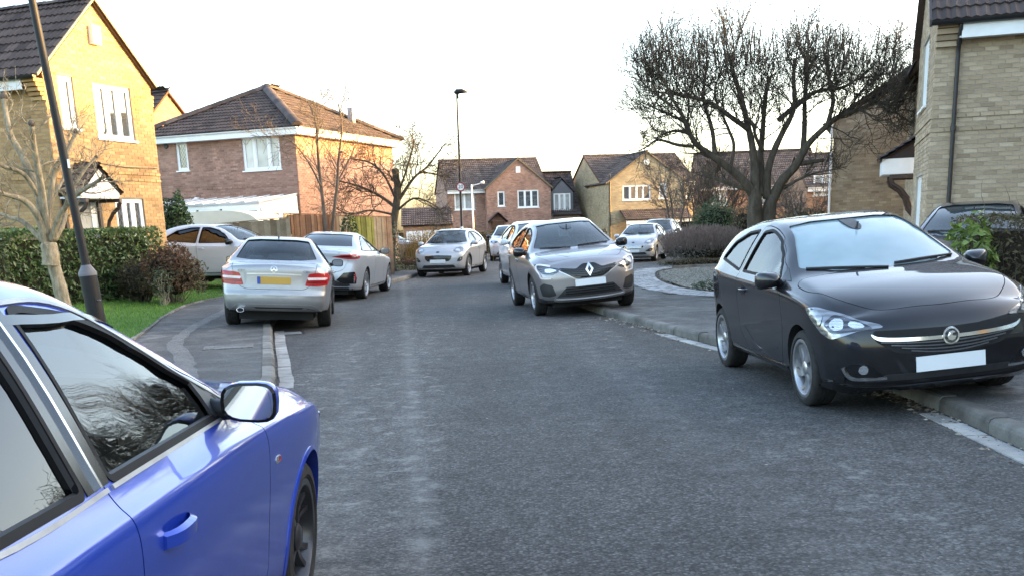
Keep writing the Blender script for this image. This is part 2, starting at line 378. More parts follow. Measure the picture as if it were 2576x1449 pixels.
# trench repair scar in the left footpath
def ribbon(name, pts, w, z, mat, kind='structure'):
    P = resample(pts, .3); t = np.gradient(P, axis=0); t /= np.linalg.norm(t, axis=1)[:, None]; nn = np.stack([-t[:,1], t[:,0]],1)
    ww = w/2*(1+.15*rng.standard_normal((len(P),1))); A = P+nn*ww; B = P-nn*ww; m = MB(); n = len(P)
    m.raw([(p[0],p[1],z) for p in A]+[(p[0],p[1],z) for p in B], [(i, n+i, n+i+1, i+1) for i in range(n-1)])
    return tag(m.build(name, mat), kind=kind)
tr = [G(480,1010,.11)[:2], G(462,900,.11)[:2], G(440,865,.11)[:2], G(475,830,.11)[:2], G(530,800,.11)[:2], G(580,775,.11)[:2]]
ribbon('footpath_repair', [tuple(q) for q in tr], .22, .110, M['patchstrip'])
# footpath access cover with pale concrete surround
c = G(575,872,.11); m = MB(); m.box(-.32,.32,-.22,.22,-.02,.0); o = m.build('access_cover', M['patchstrip']); o.location = (c[0], c[1], .1165); o.rotation_euler = (0,0,R(12)); tag(o, 'flat rectangular access cover set in the left footpath', 'access cover')
# drain grate by the left kerb under the silver saloon
c = G(745,838); dr = thing('drain_grate', 'iron road drain grate beside the left kerb behind the silver saloon', 'drain', (c[0]-.1, c[1], 0), R(16))
m = MB(); m.box(-.22,.22,-.2,.2,-.03,.006); m.build('frame', M['black'], dr)
for k in range(6):
    m = MB(); m.box(-.18,.18,-.165+k*.06,-.135+k*.06,.0,.012); m.build('bar', M['galv'], dr)
# lawn
def area(name, pts, z, mat, kind='structure'):
    pts = [Vector((p[0], p[1])) for p in pts]; xs = [p.x for p in pts]; ys = [p.y for p in pts]; grid = []
    st = .6
    from mathutils.geometry import intersect_point_tri_2d
    pp = list(pts); n = len(pts)
    def inside(x, y):
        c = False; j = n-1
        for i in range(n):
            if ((pts[i].y > y) != (pts[j].y > y)) and (x < (pts[j].x-pts[i].x)*(y-pts[i].y)/(pts[j].y-pts[i].y)+pts[i].x): c = not c
            j = i
        return c
    x = min(xs)
    while x < max(xs):
        y = min(ys)
        while y < max(ys):
            if inside(x, y): pp.append(Vector((x+random.uniform(-.1,.1), y+random.uniform(-.1,.1))))
            y += st
        x += st
    v, e, f, *_ = delaunay_2d_cdt(pp, [], [list(range(n))], 1, 1e-5)
    zf = z if callable(z) else (lambda x, y: z)
    m = MB(); m.raw([(p.x, p.y, zf(p.x, p.y)) for p in v], [tuple(q) for q in f])
    return tag(m.build(name, mat, smooth=True), kind=kind), inside
lo = [tuple(p) for p in resample(LO, .8) if 11 < p[1] < 34]
lawn_poly = lo+[(-9.5,38),(-20,40),(-22,14)]
def lawn_z(x, y): 
    ex = np.interp(y, [p[1] for p in LO], [p[0] for p in LO]); return .10+.12*float(np.clip((ex-x)/2.0, 0, 1))+.01*math.sin(3*x+y)
lawn, lawn_in = area('lawn', lawn_poly, lawn_z, M['turf'])
# concrete edging along the lawn
root = tag(thing('lawn_edging', None, None), kind='structure')
for a, b in zip(lo[:-1], lo[1:]):
    a = np.array(a); b = np.array(b); t = b-a; L = np.linalg.norm(t); ang = math.atan2(t[1], t[0])
    m = MB(); m.box(.006, L-.006, -.025, .025, -.1, .03+random.uniform(0,.01), col=random.random()); o = m.build('edging_stone', M['kerb'], root); o.location = (a[0], a[1], .1); o.rotation_euler = (0,0,ang)
# grass blades
gp = []; tries = 0
m = MB(); cnt = 0
V = []; Fc = []; Ct = []
while cnt < 26000:
    x = random.uniform(-13, -5.2); y = random.uniform(11.5, 33)
    if not lawn_in(x, y): continue
    if math.hypot(x+7.5, y-22) > 9 and random.random() < .6: continue
    z = lawn_z(x, y); h = random.uniform(.03,.075)*(1.5 if random.random() < .05 else 1); a = random.uniform(0, 6.28); w = random.uniform(.004,.009); le = random.uniform(-.03,.03); le2 = random.uniform(-.03,.03)
    b = len(V); V += [(x-w*math.cos(a), y-w*math.sin(a), z), (x+w*math.cos(a), y+w*math.sin(a), z), (x+le, y+le2, z+h)]; Fc.append((b, b+1, b+2)); Ct.append(random.random()*.8+.2*(math.sin(x*2)+1)/2); cnt += 1
m.v = V; m.f = Fc; m.m = [0]*len(Fc); m.uv = [None]*len(Fc); m.c = Ct; m.hasc = True
tag(m.build('grass', M['grass']), 'short bright green grass of the front lawn', 'grass', kind='stuff')
# right gardens: soil sheet, gravel bed, curved band of block pavers
area('garden_soil', [(5.4,3),(5.2,9),(4.75,12),(4.25,15),(3.9,18.2),(3.8,20.6),(4.6,20.6),(8,19.2),(30,14.8),(30,3)], .102, M['soil'])
area('gravel_bed', [(3.95,23.4),(4.0,27),(4.5,30.8),(5.6,33.2),(7.6,35.4),(10.5,37),(22,39.6),(30,36),(30,15),(8,19),(5.2,19.9),(4.3,21)], .108, M['gravel'])
PB = [(6.3,34.2),(5.0,33.0),(4.2,31.1),(3.7,28.2),(3.45,25.2),(3.5,22.6),(3.95,20.6),(5.0,19.35),(7.2,18.5),(9.5,17.8)]
root = tag(thing('paver_edging', None, None), kind='structure')
P = resample(PB, .212); t = np.gradient(P, axis=0); t /= np.linalg.norm(t, axis=1)[:, None]; nn = np.stack([-t[:,1], t[:,0]],1)
items = []
for r_ in range(7):
    offs = -.36+r_*.106
    for i in range(len(P)-1):
        f = .5*(r_ % 2)
        a = P[i]*(1-f)+P[min(i+1,len(P)-1)]*f; ta = t[i]; items.append((a+nn[i]*offs, math.atan2(ta[1], ta[0])))
items.sort(key=lambda q: np.hypot(*q[0]))
pav = []
for k in range(6):
    m = MB(); m.box(-.101,.101,-.049,.049,-.05,.0); b = .006; 
    m = MB(); vs_ = [(-.102,-.05,-.05),(.102,-.05,-.05),(.102,.05,-.05),(-.102,.05,-.05),(-.102,-.05,-.006),(.102,-.05,-.006),(.102,.05,-.006),(-.102,.05,-.006),(-.095,-.043,0),(.095,-.043,0),(.095,.043,0),(-.095,.043,0)]
    m.raw(vs_, [(0,1,5,4),(1,2,6,5),(2,3,7,6),(3,0,4,7),(4,5,9,8),(5,6,10,9),(6,7,11,10),(7,4,8,11),(8,9,10,11)], col=k/5); pav.append(m.mesh('paver', M['paver']))
rest = MB()
for k, (q, a) in enumerate(items):
    z = .125+random.uniform(-.003,.004); a += random.uniform(-.03,.03)
    if k < 300:
        o = link('paver', pav[random.randrange(6)], root); o.location = (q[0], q[1], z); o.rotation_euler = (random.uniform(-.01,.01), random.uniform(-.01,.01), a)
    else:
        T = Matrix.Translation((q[0], q[1], z)) @ Matrix.Rotation(a, 4, 'Z'); rest.box(-.101,.101,-.049,.049,-.05,0, M=T, col=random.random())
tag(rest.build('pavers', M['paver'], root), kind='stuff')
ribbon('paver_bed', PB, .86, .112, M['soil'])
# low edging between gravel and shrub bed
ed = tag(thing('bed_edging', None, None), kind='structure')
P = resample([(5.2,32.6),(6.2,33.0),(8,32.4),(11,31.2)], .9)
for a, b in zip(P[:-1], P[1:]):
    tt = b-a; L = np.linalg.norm(tt); m = MB(); m.box(.006, L-.006, -.03, .03, -.1, .09, col=random.random()); o = m.build('edging_stone', M['kerb'], ed); o.location = (a[0], a[1], .1); o.rotation_euler = (0,0,math.atan2(tt[1], tt[0]))
# gravel and leaf litter, uncountable
def scatter(name, label, cat, n, pf, sz, mat, flat=.5):
    m = MB()
    for _ in range(n):
        x, y, z = pf(); s = random.uniform(*sz); a = random.uniform(0, 6.28); ca, sa = math.cos(a)*s, math.sin(a)*s; h = s*flat
        m.raw([(x+ca, y+sa, z), (x-sa*.7, y+ca*.7, z), (x-ca, y-sa, z), (x+sa*.7, y-ca*.7, z), (x+random.uniform(-.3,.3)*s, y, z+h)], [(0,1,4),(1,2,4),(2,3,4),(3,0,4)], col=random.random())
    return tag(m.build(name, mat), label, cat, kind='stuff')
M['stone'] = tinted('loose stone', (.10,.09,.07), (.2,.185,.15), (.42,.40,.36), .9, .3, 5, 80)
scatter('gravel', 'loose pea gravel inside the curved paver edging', 'gravel', 5000, lambda: (random.uniform(3.95,9), random.uniform(21.5,32.5), .109), (.012,.035), M['stone'])
RKs = spline(RK, 24)
def litter_pt():
    y = random.choice([random.uniform(13.5,17.6), random.uniform(6.0,9.6), random.uniform(5.5,17.5)]); i = np.argmin(abs(RKs[:,1]-y)); x = RKs[i,0]-abs(random.gauss(0,.11)); return (x, y, .002)
scatter('leaf_litter', 'dry leaves and grit lying along the right kerb', 'leaf litter', 900, litter_pt, (.008,.035), M['litter'], .35)
def litter_l():
    y = random.uniform(9, 17.8); i = np.argmin(abs(lk[:,1]-y)); return (lk[i,0]+abs(random.gauss(.03,.05)), y, .002)
scatter('leaf_litter', 'dark moss and grit along the left kerb channel', 'leaf litter', 260, litter_l, (.006,.018), M['litter'], .3)
scatter('road_grit', 'pale specks of grit and scraps on the road surface', 'grit', 160, lambda: (random.uniform(-1.5,3.0), random.uniform(3.2,24), .002), (.006,.017), M['stone'], .3)
# ---------------------------------------------------------------- houses
GA = math.atan2(-.345, .939)             # the estate grid: local X runs to the near right, local Y away
def brick_mesh(l, mat, tint, proud):
    m = MB(); h = .0325; b = .004; x = l/2
    vs_ = [(-x,0,-h),(x,0,-h),(x,0,h),(-x,0,h),(-x+b,-proud,-h+b),(x-b,-proud,-h+b),(x-b,-proud,h-b),(-x+b,-proud,h-b)]
    m.raw(vs_, [(0,1,5,4),(1,2,6,5),(2,3,7,6),(3,0,4,7),(4,5,6,7)], col=tint); return m.mesh('brick', mat)
_bc = {}
def brick_var(mat, k):
    if (mat.name, k) not in _bc: _bc[(mat.name, k)] = brick_mesh(.215, mat, [.05,.2,.35,.45,.55,.65,.8,.97][k], .008)
    return _bc[(mat.name, k)]
def span_at(poly, z):
    xs = []; n = len(poly)
    for i in range(n):
        (x0, z0), (x1, z1) = poly[i], poly[(i+1) % n]
        if (z0 > z) != (z1 > z): xs.append(x0+(z-z0)*(x1-x0)/(z1-z0))
    xs.sort(); return list(zip(xs[::2], xs[1::2]))
def wall(house, poly, holes, M4, bmat, mmat, nind=300, proud_rows=(), bricks=True, depth=.1, label=None):
    """poly (u,z) in the wall plane; M4 maps (u, -out, z) to house space (outward = local -Y)"""
    pts = []; fcs = []
    def add(p): b = len(pts); pts.extend(Vector((q[0], q[1])) for q in p); fcs.append(list(range(b, b+len(p))))
    add(poly)
    for (u0, u1, z0, z1) in holes: add([(u0,z0),(u1,z0),(u1,z1),(u0,z1)])
    v, e, f, ov, oe, of = delaunay_2d_cdt(pts, [], fcs, 0, 1e-5)
    m = MB()
    for q in f:
        c = sum((v[i] for i in q), Vector((0,0)))/len(q)
        if any(u0 < c.x < u1 and z0 < c.y < z1 for u0, u1, z0, z1 in holes): continue
        if not any(a < c.x < b for a, b in span_at(poly, c.y)): continue
        m.face([(v[i].x, 0, v[i].y) for i in q], uv=[(v[i].x, v[i].y) for i in q])
    for (u0, u1, z0, z1) in holes:
        for a, b in (((u0,z0),(u0,z1)),((u0,z1),(u1,z1)),((u1,z1),(u1,z0)),((u1,z0),(u0,z0))):
            m.face([(a[0],0,a[1]),(b[0],0,b[1]),(b[0],depth,b[1]),(a[0],depth,a[1])], uv=[(0,0)]*4)
    w = m.build('wall', mmat, house); w.matrix_local = M4
    if label: w['label'] = label
    if not bricks: return w
    MW = house_matrix(house) @ M4
    zs = [p[1] for p in poly]; z0 = min(zs); rows = int((max(zs)-z0)/.075); items = []
    for r_ in range(rows+1):
        zc = z0+(r_+.5)*.075
        for a, b in span_at(poly, zc):
            iv = [(a, b)]
            for (u0, u1, h0, h1) in holes:
                if h0-.02 < zc < h1+.02:
                    nv = []
                    for p, q in iv:
                        if u1 <= p or u0 >= q: nv.append((p, q))
                        else:
                            if u0 > p: nv.append((p, u0))
                            if u1 < q: nv.append((u1, q))
                    iv = nv
            for p, q in iv:
                off = .1125*(r_ % 2); k = math.floor((p-off)/.225)
                while True:
                    x0 = k*.225+off; x1 = x0+.215; k += 1
                    if x0 > q: break
                    c0, c1 = max(x0, p), min(x1, q)
                    if c1-c0 > .03: items.append((c0, c1, zc, r_ in proud_rows))
    def keyf(it):
        P = MW @ Vector(((it[0]+it[1])/2, 0, it[2])); u, vv, qd = PX(P)
        if not (qd > 0 and -20 < u < 2596 and -20 < vv < 1469): return 1e9
        return qd-(5 if it[1]-it[0] > .2 else 0)
    ks = [(keyf(it), i) for i, it in enumerate(items)]; ks.sort(); ind = {i for k, i in ks[:nind] if k < 1e8 and items[i][1]-items[i][0] > .2}
    rest = MB()
    for i, (c0, c1, zc, pr) in enumerate(items):
        P = MW @ Vector(((c0+c1)/2, 0, zc)); tin = min(1, max(0, random.gauss(.5,.22)))
        out = .008*random.uniform(.6,1.2)+(.018 if pr else 0)
        if i in ind:
            o = link('brick', brick_var(bmat, min(7, int(tin*8))), w); o.location = ((c0+c1)/2, -out+.008, zc); continue
        if ks and not in_frame(P, 500): continue
        h = .0325; b = .003; x0, x1 = c0, c1
        vs_ = [(x0,0,zc-h),(x1,0,zc-h),(x1,0,zc+h),(x0,0,zc+h),(x0+b,-out,zc-h+b),(x1-b,-out,zc-h+b),(x1-b,-out,zc+h-b),(x0+b,-out,zc+h-b)]
        rest.raw(vs_, [(0,1,5,4),(1,2,6,5),(2,3,7,6),(3,0,4,7),(4,5,6,7)], col=tin)
    if rest.f: tag(rest.build('bricks', bmat, w), kind='stuff')
    return w
def house_matrix(h): return Matrix.Translation(h.location) @ Matrix.Rotation(h.rotation_euler.z, 4, 'Z')
def face_m(ox, oy, ang):  # wall frame: u axis at angle ang in house plan, outward = u rotated -90
    return Matrix.Translation((ox, oy, 0)) @ Matrix.Rotation(ang, 4, 'Z')
_tc = {}
def tile_shape(w, g, k, mat):
    key = (round(w,3), round(g,3), k, mat.name)
    if key in _tc: return _tc[key]
    n = 8; vs_ = []
    for j, (yy, zz) in enumerate(((0, .034), (g*1.06, .0), (0, -.004))):
        for i in range(n+1):
            t = i/n; wav = .030*(.5-.5*math.cos(4*math.pi*t))**1.1
            vs_.append(((t-.5)*w, yy, zz+wav))
    a = n+1; fs = [(i, i+1, a+i+1, a+i) for i in range(n)]+[(2*a+i, 2*a+i+1, i+1, i) for i in range(n)]
    m = MB(); m.raw(vs_, fs, col=[.05,.3,.5,.7,.95][k]); me = m.mesh('tile', mat, smooth=True, ang=.8); _tc[key] = me; return me
def roof(house, poly, M4, mat, nind=300, tw=.30, tg=.32, under=None, name='roof'):
    """poly in (u, v up the slope); M4 maps (u, v, out) to house space"""
    m = MB(); m.face([(p[0], p[1], -.012) for p in poly]); m.face([(p[0], p[1], -.05) for p in poly][::-1])
    rf = m.build(name, M['brown_wood'], house); rf.matrix_local = M4
    MW = house_matrix(house) @ M4
    vs_ = [p[1] for p in poly]; v0 = min(vs_); items = []
    for r_ in range(int((max(vs_)-v0)/tg)+1):
        vc = v0+r_*tg
        for a, b in span_at(poly, min(vc+tg*.5, max(vs_)-.01)):
            n = max(1, round((b-a)/tw))
            for i in range(n): items.append((a+(i+.5)*(b-a)/n, vc, (b-a)/n))
    def keyf(it):
        P = MW @ Vector((it[0], it[1], 0)); u, v, q = PX(P); return q if (-20 < u < 2596 and -20 < v < 1469 and q > 0) else 1e9
    ks = sorted((keyf(it), i) for i, it in enumerate(items)); ind = {i for k, i in ks[:nind] if k < 1e8}
    rest = MB()
    for i, (u, v, w) in enumerate(items):
        k = min(4, max(0, int(random.gauss(2.5, 1.2)))); me = tile_shape(tw, tg, k, mat)
        if i in ind:
            o = link('tile', me, rf); o.location = (u, v, random.uniform(0,.004)); o.scale = (w/tw, 1, 1); o.rotation_euler = (0, 0, random.uniform(-.006,.006))
        else:
            vv = [(q.co.x*w/tw+u, q.co.y+v, q.co.z) for q in me.vertices]; rest.raw(vv, [tuple(p.vertices) for p in me.polygons], col=[.05,.3,.5,.7,.95][k])
    if rest.f: tag(rest.build('tiles', mat, rf, smooth=True, ang=.8), kind='stuff')
    return rf
def slope_m(p0, p1, up):
    """frame: u from p0 to p1 (eaves), v towards up (upslope), w outward"""
    p0, p1, up = Vector(p0), Vector(p1), Vector(up); u = (p1-p0).normalized(); w = u.cross(up-p0).normalized(); v = w.cross(u)
    return Matrix(((u.x, v.x, w.x, p0.x), (u.y, v.y, w.y, p0.y), (u.z, v.z, w.z, p0.z), (0,0,0,1)))
def roof_face(house, pts, mat, **k):
    """pts: 3D polygon, first two are the eaves"""
    M4 = slope_m(pts[0], pts[1], pts[2]); I = M4.inverted(); return roof(house, [((I @ Vector(p)).x, (I @ Vector(p)).y) for p in pts], M4, mat, **k)
def ridge(house, a, b, mat, r=.11, L=.45):
    a, b = Vector(a), Vector(b); n = max(1, int((b-a).length/L)); d = (b-a)/n; x = d.normalized(); z = Vector((0,0,1)); y = z.cross(x).normalized(); z = x.cross(y)
    for i in range(n):
        m = MB(); vs_ = []
        for e in (0, 1):
            for k in range(7):
                t = math.pi*k/6; vs_.append(a+d*(i+e*1.02)+y*(r*math.cos(t))+z*(r*.75*math.sin(t)+(.012 if e else 0)))
        m.raw(vs_, [(k, k+1, 8+k, 7+k) for k in range(6)]+[(6,5,4,3,2,1,0)], col=random.random()); m.build('ridge_tile', mat, house, smooth=True, ang=.7)
def window(house, M4, u0, u1, z0, z1, lights=3, leaded=False, net=False, depth=.07, sill=True, widths=None, open_top=False, name='window', curtain=False):
    fr = MB(); t = .065; d0, d1 = depth-.03, depth+.04
    fr.box(u0, u1, d0, d1, z1-t, z1); fr.box(u0, u1, d0, d1, z0, z0+t); fr.box(u0, u0+t, d0, d1, z0+t, z1-t); fr.box(u1-t, u1, d0, d1, z0+t, z1-t)
    ws = widths or [1/lights]*lights; xs = [u0+t]; tot = u1-u0-2*t
    for w in ws: xs.append(xs[-1]+w*tot)
    for x in xs[1:-1]: fr.box(x-.045, x+.045, d0-.008, d1, z0+t+.002, z1-t-.002)
    for a, b in zip(xs[:-1], xs[1:]):
        s = .035; a2, b2 = a+(.045 if a != xs[0] else 0), b-(.045 if b != xs[-1] else 0)
        zb, zt = z0+t, z1-t
        fr.box(a2, b2, d0+.006, d1-.01, zt-s, zt); fr.box(a2, b2, d0+.006, d1-.01, zb, zb+s); fr.box(a2, a2+s, d0+.006, d1-.01, zb+s, zt-s); fr.box(b2-s, b2, d0+.006, d1-.01, zb+s, zt-s)
    w_ = fr.build(name, M['white'], house); w_.matrix_local = M4
    for i, (a, b) in enumerate(zip(xs[:-1], xs[1:])):
        m = MB(); g = depth+.012; tl = random.uniform(-.004,.004); m.raw([(a+.02, g, z0+t), (b-.02, g+tl, z0+t), (b-.02, g+tl, z1-t), (a+.02, g, z1-t), (a+.02, g+.006, z0+t), (b-.02, g+tl+.006, z0+t), (b-.02, g+tl+.006, z1-t), (a+.02, g+.006, z1-t)], [(0,1,2,3),(4,7,6,5),(0,4,5,1),(1,5,6,2),(2,6,7,3),(3,7,4,0)])
        m.build('pane', M['pane_net'] if net else M['pane'], w_)
        if leaded:
            l = MB(); A0, A1, B0, B1 = a+.05, b-.05, z0+t+.03, z1-t-.03; st = .16; yy = g-.004
            for sgn in (1, -1):
                k = -20
                while k < 40:
                    c = k*st; k += 1
                    seg = []
                    for x in np.linspace(A0, A1, 25):
                        z = B0+(x-A0)*1.35*sgn+c
                        if B0 <= z <= B1: seg.append((x, yy, z))
                    if len(seg) > 1: 
                        (x0, y_, q0), (x1, y_, q1) = seg[0], seg[-1]; dx, dz = x1-x0, q1-q0; L = math.hypot(dx, dz); nx, nz = -dz/L*.007, dx/L*.007
                        l.face([(x0-nx, yy, q0-nz), (x1-nx, yy, q1-nz), (x1+nx, yy, q1+nz), (x0+nx, yy, q0+nz)])
            if l.f: l.build('lead_lattice', M['lead'], w_)
    if sill:
        m = MB(); m.box(u0-.05, u1+.05, -.055, depth+.03, z0-.05, z0-.002); m.build('sill', M['white'], w_)
    return w_
def fascia_box(house, a, b, drop, th, mat, name='fascia'):
    a, b = Vector(a), Vector(b); d = (b-a).normalized(); n = Vector((d.y, -d.x, 0)); m = MB()
    vs_ = [a, b, b+n*th, a+n*th]; low = [p-Vector((0,0,drop)) for p in vs_]
    m.raw(low+vs_, [(0,3,2,1),(4,5,6,7),(0,1,5,4),(1,2,6,5),(2,3,7,6),(3,0,4,7)]); return m.build(name, mat, house)
def gutter(house, a, b, mat, r=.06):
    a, b = Vector(a), Vector(b); d = (b-a).normalized(); n = Vector((d.y, -d.x, 0)); m = MB(); vs_ = []
    for p in (a, b):
        for k in range(8):
            t = math.pi+math.pi*k/7; vs_.append(p+n*(r+r*math.cos(t))+Vector((0,0,r*math.sin(t))))
    m.raw(vs_, [(k, k+1, 9+k, 8+k) for k in range(7)]+[(7,6,5,4,3,2,1,0), tuple(range(8,16))]); return m.build('gutter', mat, house, smooth=True, ang=.9)
def pipe(house, pts, r, mat, name='downpipe'):
    m = MB(); m.tube(pts, r, 10); o = m.build(name, mat, house, smooth=True, ang=.9)
    return o
def verge(house, a, b, w, th, mat, name='barge_board'):
    """board under a roof verge from a to b"""
    a, b = Vector(a), Vector(b); d = (b-a).normalized(); dn = Vector((0,0,-1)); n = d.cross(dn).normalized(); m = MB()
    vs_ = [a, b, b+dn*w, a+dn*w]; m.raw([p-n*th/2 for p in vs_]+[p+n*th/2 for p in vs_], [(0,1,2,3),(7,6,5,4),(0,4,5,1),(1,5,6,2),(2,6,7,3),(3,7,4,0)]); return m.build(name, mat, house)

# ---- house beside the left lawn: buff brick, gable towards the road
p = YP(118, 560, 23.0); q = YP(402, 560, 27.0)
X1, Y1 = q[0], q[1]                                                      # far (right) corner of the gable wall
X1, Y1 = X1+.2*math.sin(-GA), Y1+.2*math.cos(GA)
GW = 3.56; h1 = thing('brick_house', 'buff brick house with sunlit gable behind the clipped hedge', 'house', (X1-math.sin(-GA)*GW, Y1-math.cos(GA)*GW, 0), GA)
# house space: gable wall on x = 0 from y = 0 (near) to y = GW (far); body to -x
Z0, ZE, ZR, LN = .2, 5.25, 6.85, 8.0
bf, mf = M['brick_buff'], M['mortar_buff']
gm = face_m(0, 0, math.pi/2)                                             # u = +y, outward = +x
hol = [(.43,.90,4.0,5.1), (1.52,2.80,3.85,5.06), (.32,1.32,.4,2.42), (1.80,2.82,.95,2.50)]
wall(h1, [(0,Z0),(GW,Z0),(GW,ZE),(GW/2,ZR-.05),(0,ZE)], hol, gm, bf, mf, 300, proud_rows=(36, 38))
lm = face_m(-LN, 0, 0)                                                   # u = +x, outward = -y
wall(h1, [(0,Z0),(LN,Z0),(LN,ZE-.1),(0,ZE-.1)], [(5.6,6.2,.9,2.3)], lm, bf, mf, 150, proud_rows=(36, 38))
wall(h1, [(0,Z0),(LN,Z0),(LN,ZE-.1),(0,ZE-.1)], [], face_m(0, GW, math.pi), bf, mf, 0, bricks=False)
wall(h1, [(0,Z0),(GW,Z0),(GW,ZE),(GW/2,ZR-.05),(0,ZE)], [], face_m(-LN, GW, -math.pi/2), bf, mf, 0, bricks=False)
window(h1, gm, *hol[0], 1); window(h1, gm, *hol[1], 3); window(h1, gm, *hol[3], 3, leaded=True); window(h1, lm, 5.6,6.2,.9,2.3, 1)
ov, ex = .10, .28; rise = (ZR-ZE)/(GW/2)
roof_face(h1, [(-LN,-ex,ZE-ex*rise),(ov,-ex,ZE-ex*rise),(ov,GW/2,ZR),(-LN,GW/2,ZR)], M['tile'], nind=300)
roof_face(h1, [(ov,GW+.1,ZE-.1*rise),(-LN,GW+.1,ZE-.1*rise),(-LN,GW/2,ZR),(ov,GW/2,ZR)], M['tile'], nind=40)
ridge(h1, (-LN,GW/2,ZR+.0), (ov,GW/2,ZR+.0), M['tile'])
for s in (0, 1):
    ye = -ex if s == 0 else GW+.1; ex_ = ex if s == 0 else .1
    m = MB(); a = Vector((ov+.02, ye, ZE-ex_*rise)); b = Vector((ov+.02, GW/2, ZR)); verge(h1, a+Vector((0,0,.045)), b+Vector((0,0,.045)), .06, .04, M['mortar_buff'], 'verge_strip')
fascia_box(h1, (-LN,-ex+.03,ZE-ex*rise-.03), (-.35,-ex+.03,ZE-ex*rise-.03), .22, .03, M['white_paint']); gutter(h1, (-LN,-ex-.0,ZE-ex*rise+.0), (ov,-ex-.0,ZE-ex*rise+.0), M['black'])
for k in range(5):                                                        # stepped corbel at the near corner
    m = MB(); m.box(-.34, -.003, -.27+.05*k, .0, ZE-.36-.09*k, ZE-.285-.09*k, col=random.random()); m.build('corbel_brick', bf, h1)
    m = MB(); m.box(-.34, -.003, GW, GW+.11-.02*k, ZE-.36-.09*k, ZE-.285-.09*k, col=random.random()); m.build('corbel_brick', bf, h1)
m = MB(); m.box(-.0,.13,-.13,.13,-.2,.2); o = m.build('alarm_box', M['white'], h1); o.location = (0, GW/2-.05, 6.08)
pipe(h1, [(-1.7,.45,5.5),(-1.7,.45,6.55)], .055, M['galv'], 'flue')
m = MB(); m.tube([(.02,.3,3.32),(.02,1.3,3.28),(.025,2.3,3.22),(.02,GW-.1,3.24)], .008, 5); m.build('cable', M['black'], h1)
# porch canopy over the front door
pc = []
m = MB(); cz, cw, cp = 2.52, 1.25, .6; y0 = .02
po = MB(); n = 14; prof = []
for k in range(n+1):
    t = k/n; s = abs(t-.5)*2; zz = cz+.62*(1-s)**1.0 if s < .55 else cz+.62*.45-(s-.55)/.45*.22; prof.append((y0+t*cw, zz))
po.raw([(cp,a,cz-.02) for a, b in prof]+[(cp,a,b) for a, b in prof], [(i, i+1, n+2+i, n+1+i) for i in range(n)])
po.raw([(cp-.03,a,cz-.02) for a, b in prof]+[(cp-.03,a,b) for a, b in prof], [(i, n+1+i, n+2+i, i+1) for i in range(n)])
po.box(0,cp-.031,y0,y0+cw,cz-.06,cz-.02); po.build('porch_board', M['white_paint'], h1)
roof_face(h1, [(0,y0-.08,cz+.06),(cp+.05,y0-.08,cz+.06),(cp+.05,y0+cw/2,cz+.66),(0,y0+cw/2,cz+.66)], M['tile_brown'], nind=40, tw=.2, tg=.2, name='porch_roof')
roof_face(h1, [(cp+.05,y0+cw+.08,cz+.06),(0,y0+cw+.08,cz+.06),(0,y0+cw/2,cz+.66),(cp+.05,y0+cw/2,cz+.66)], M['tile_brown'], nind=10, tw=.2, tg=.2, name='porch_roof')
ridge(h1, (0,y0+cw/2,cz+.66), (cp+.06,y0+cw/2,cz+.66), M['tile_brown'], r=.07, L=.3)
def bracket(house, M4):
    b = MB(); b.box(0,.07,-.04,.04,-.95,0); b.box(0,.68,-.04,.04,-.08,0)
    pts = [(.07,-.9),(.2,-.75),(.28,-.5),(.42,-.32),(.6,-.2),(.66,-.08)]; b.tube([(x,0,z) for x, z in pts], [.045]*6, 6); o = b.build('bracket', M['brown_wood'], house); o.matrix_local = M4
for yy in (y0+.08, y0+cw-.08): bracket(h1, Matrix.Translation((0, yy, cz-.06)))
dr_ = MB(); dr_.box(-.06,-.02,.33,1.03,.4,2.40); d = dr_.build('door', M['pane_net'], h1); m = MB(); m.box(-.018,.0,.33,.40,.4,2.40); m.box(-.018,0,.96,1.03,.4,2.40); m.box(-.018,0,.40,.96,1.35,1.45); m.box(-.018,0,.64,.72,.4,1.35); m.build('door_frame', M['white'], d)
m = MB(); m.box(-.05,.0,1.04,1.30,.4,2.40); m.build('side_light', M['white'], d)

# ---- red brick house with hipped roof
c = YP(752, 470, 40.0); h2 = thing('brick_house', 'red brick house with dark hipped roof above the board fence', 'house', (c[0], c[1], 0), GA)
WX, WY, E2, R2z = 6.7, 8.1, 5.22, 7.32; br, mr = M['brick_red'], M['mortar_red']
fm = face_m(-WX, 0, 0); rm = face_m(0, 0, math.pi/2)
hf = [(1.42,1.94,4.07,5.12), (4.40,6.02,3.92,5.14)]
wall(h2, [(0,.3),(WX,.3),(WX,E2),(0,E2)], hf, fm, br, mr, 300, proud_rows=(37, 40))
wall(h2, [(0,.3),(WY,.3),(WY,E2),(0,E2)], [], rm, br, mr, 300, proud_rows=(37, 40))
wall(h2, [(0,.3),(WX,.3),(WX,E2),(0,E2)], [], face_m(0, WY, math.pi), br, mr, 0, bricks=False); wall(h2, [(0,.3),(WY,.3),(WY,E2),(0,E2)], [], face_m(-WX, WY, -math.pi/2), br, mr, 0, bricks=False)
window(h2, fm, *hf[0], 1, leaded=True); window(h2, fm, *hf[1], 3, net=True, widths=[.3,.42,.28])
e = .35; ez = E2+.12; xa, xb, ya, yb = -WX-e, e, -e, WY+e; cx = -WX/2; r0, r1 = WY/2-.35, WY/2+.35
roof_face(h2, [(xa,ya,ez),(xb,ya,ez),(cx,r0,R2z)], M['tile'], nind=300); roof_face(h2, [(xb,ya,ez),(xb,yb,ez),(cx,r1,R2z),(cx,r0,R2z)], M['tile_brown'], nind=300)  # right slope gets paler brown tiles: sunlight put into the colour
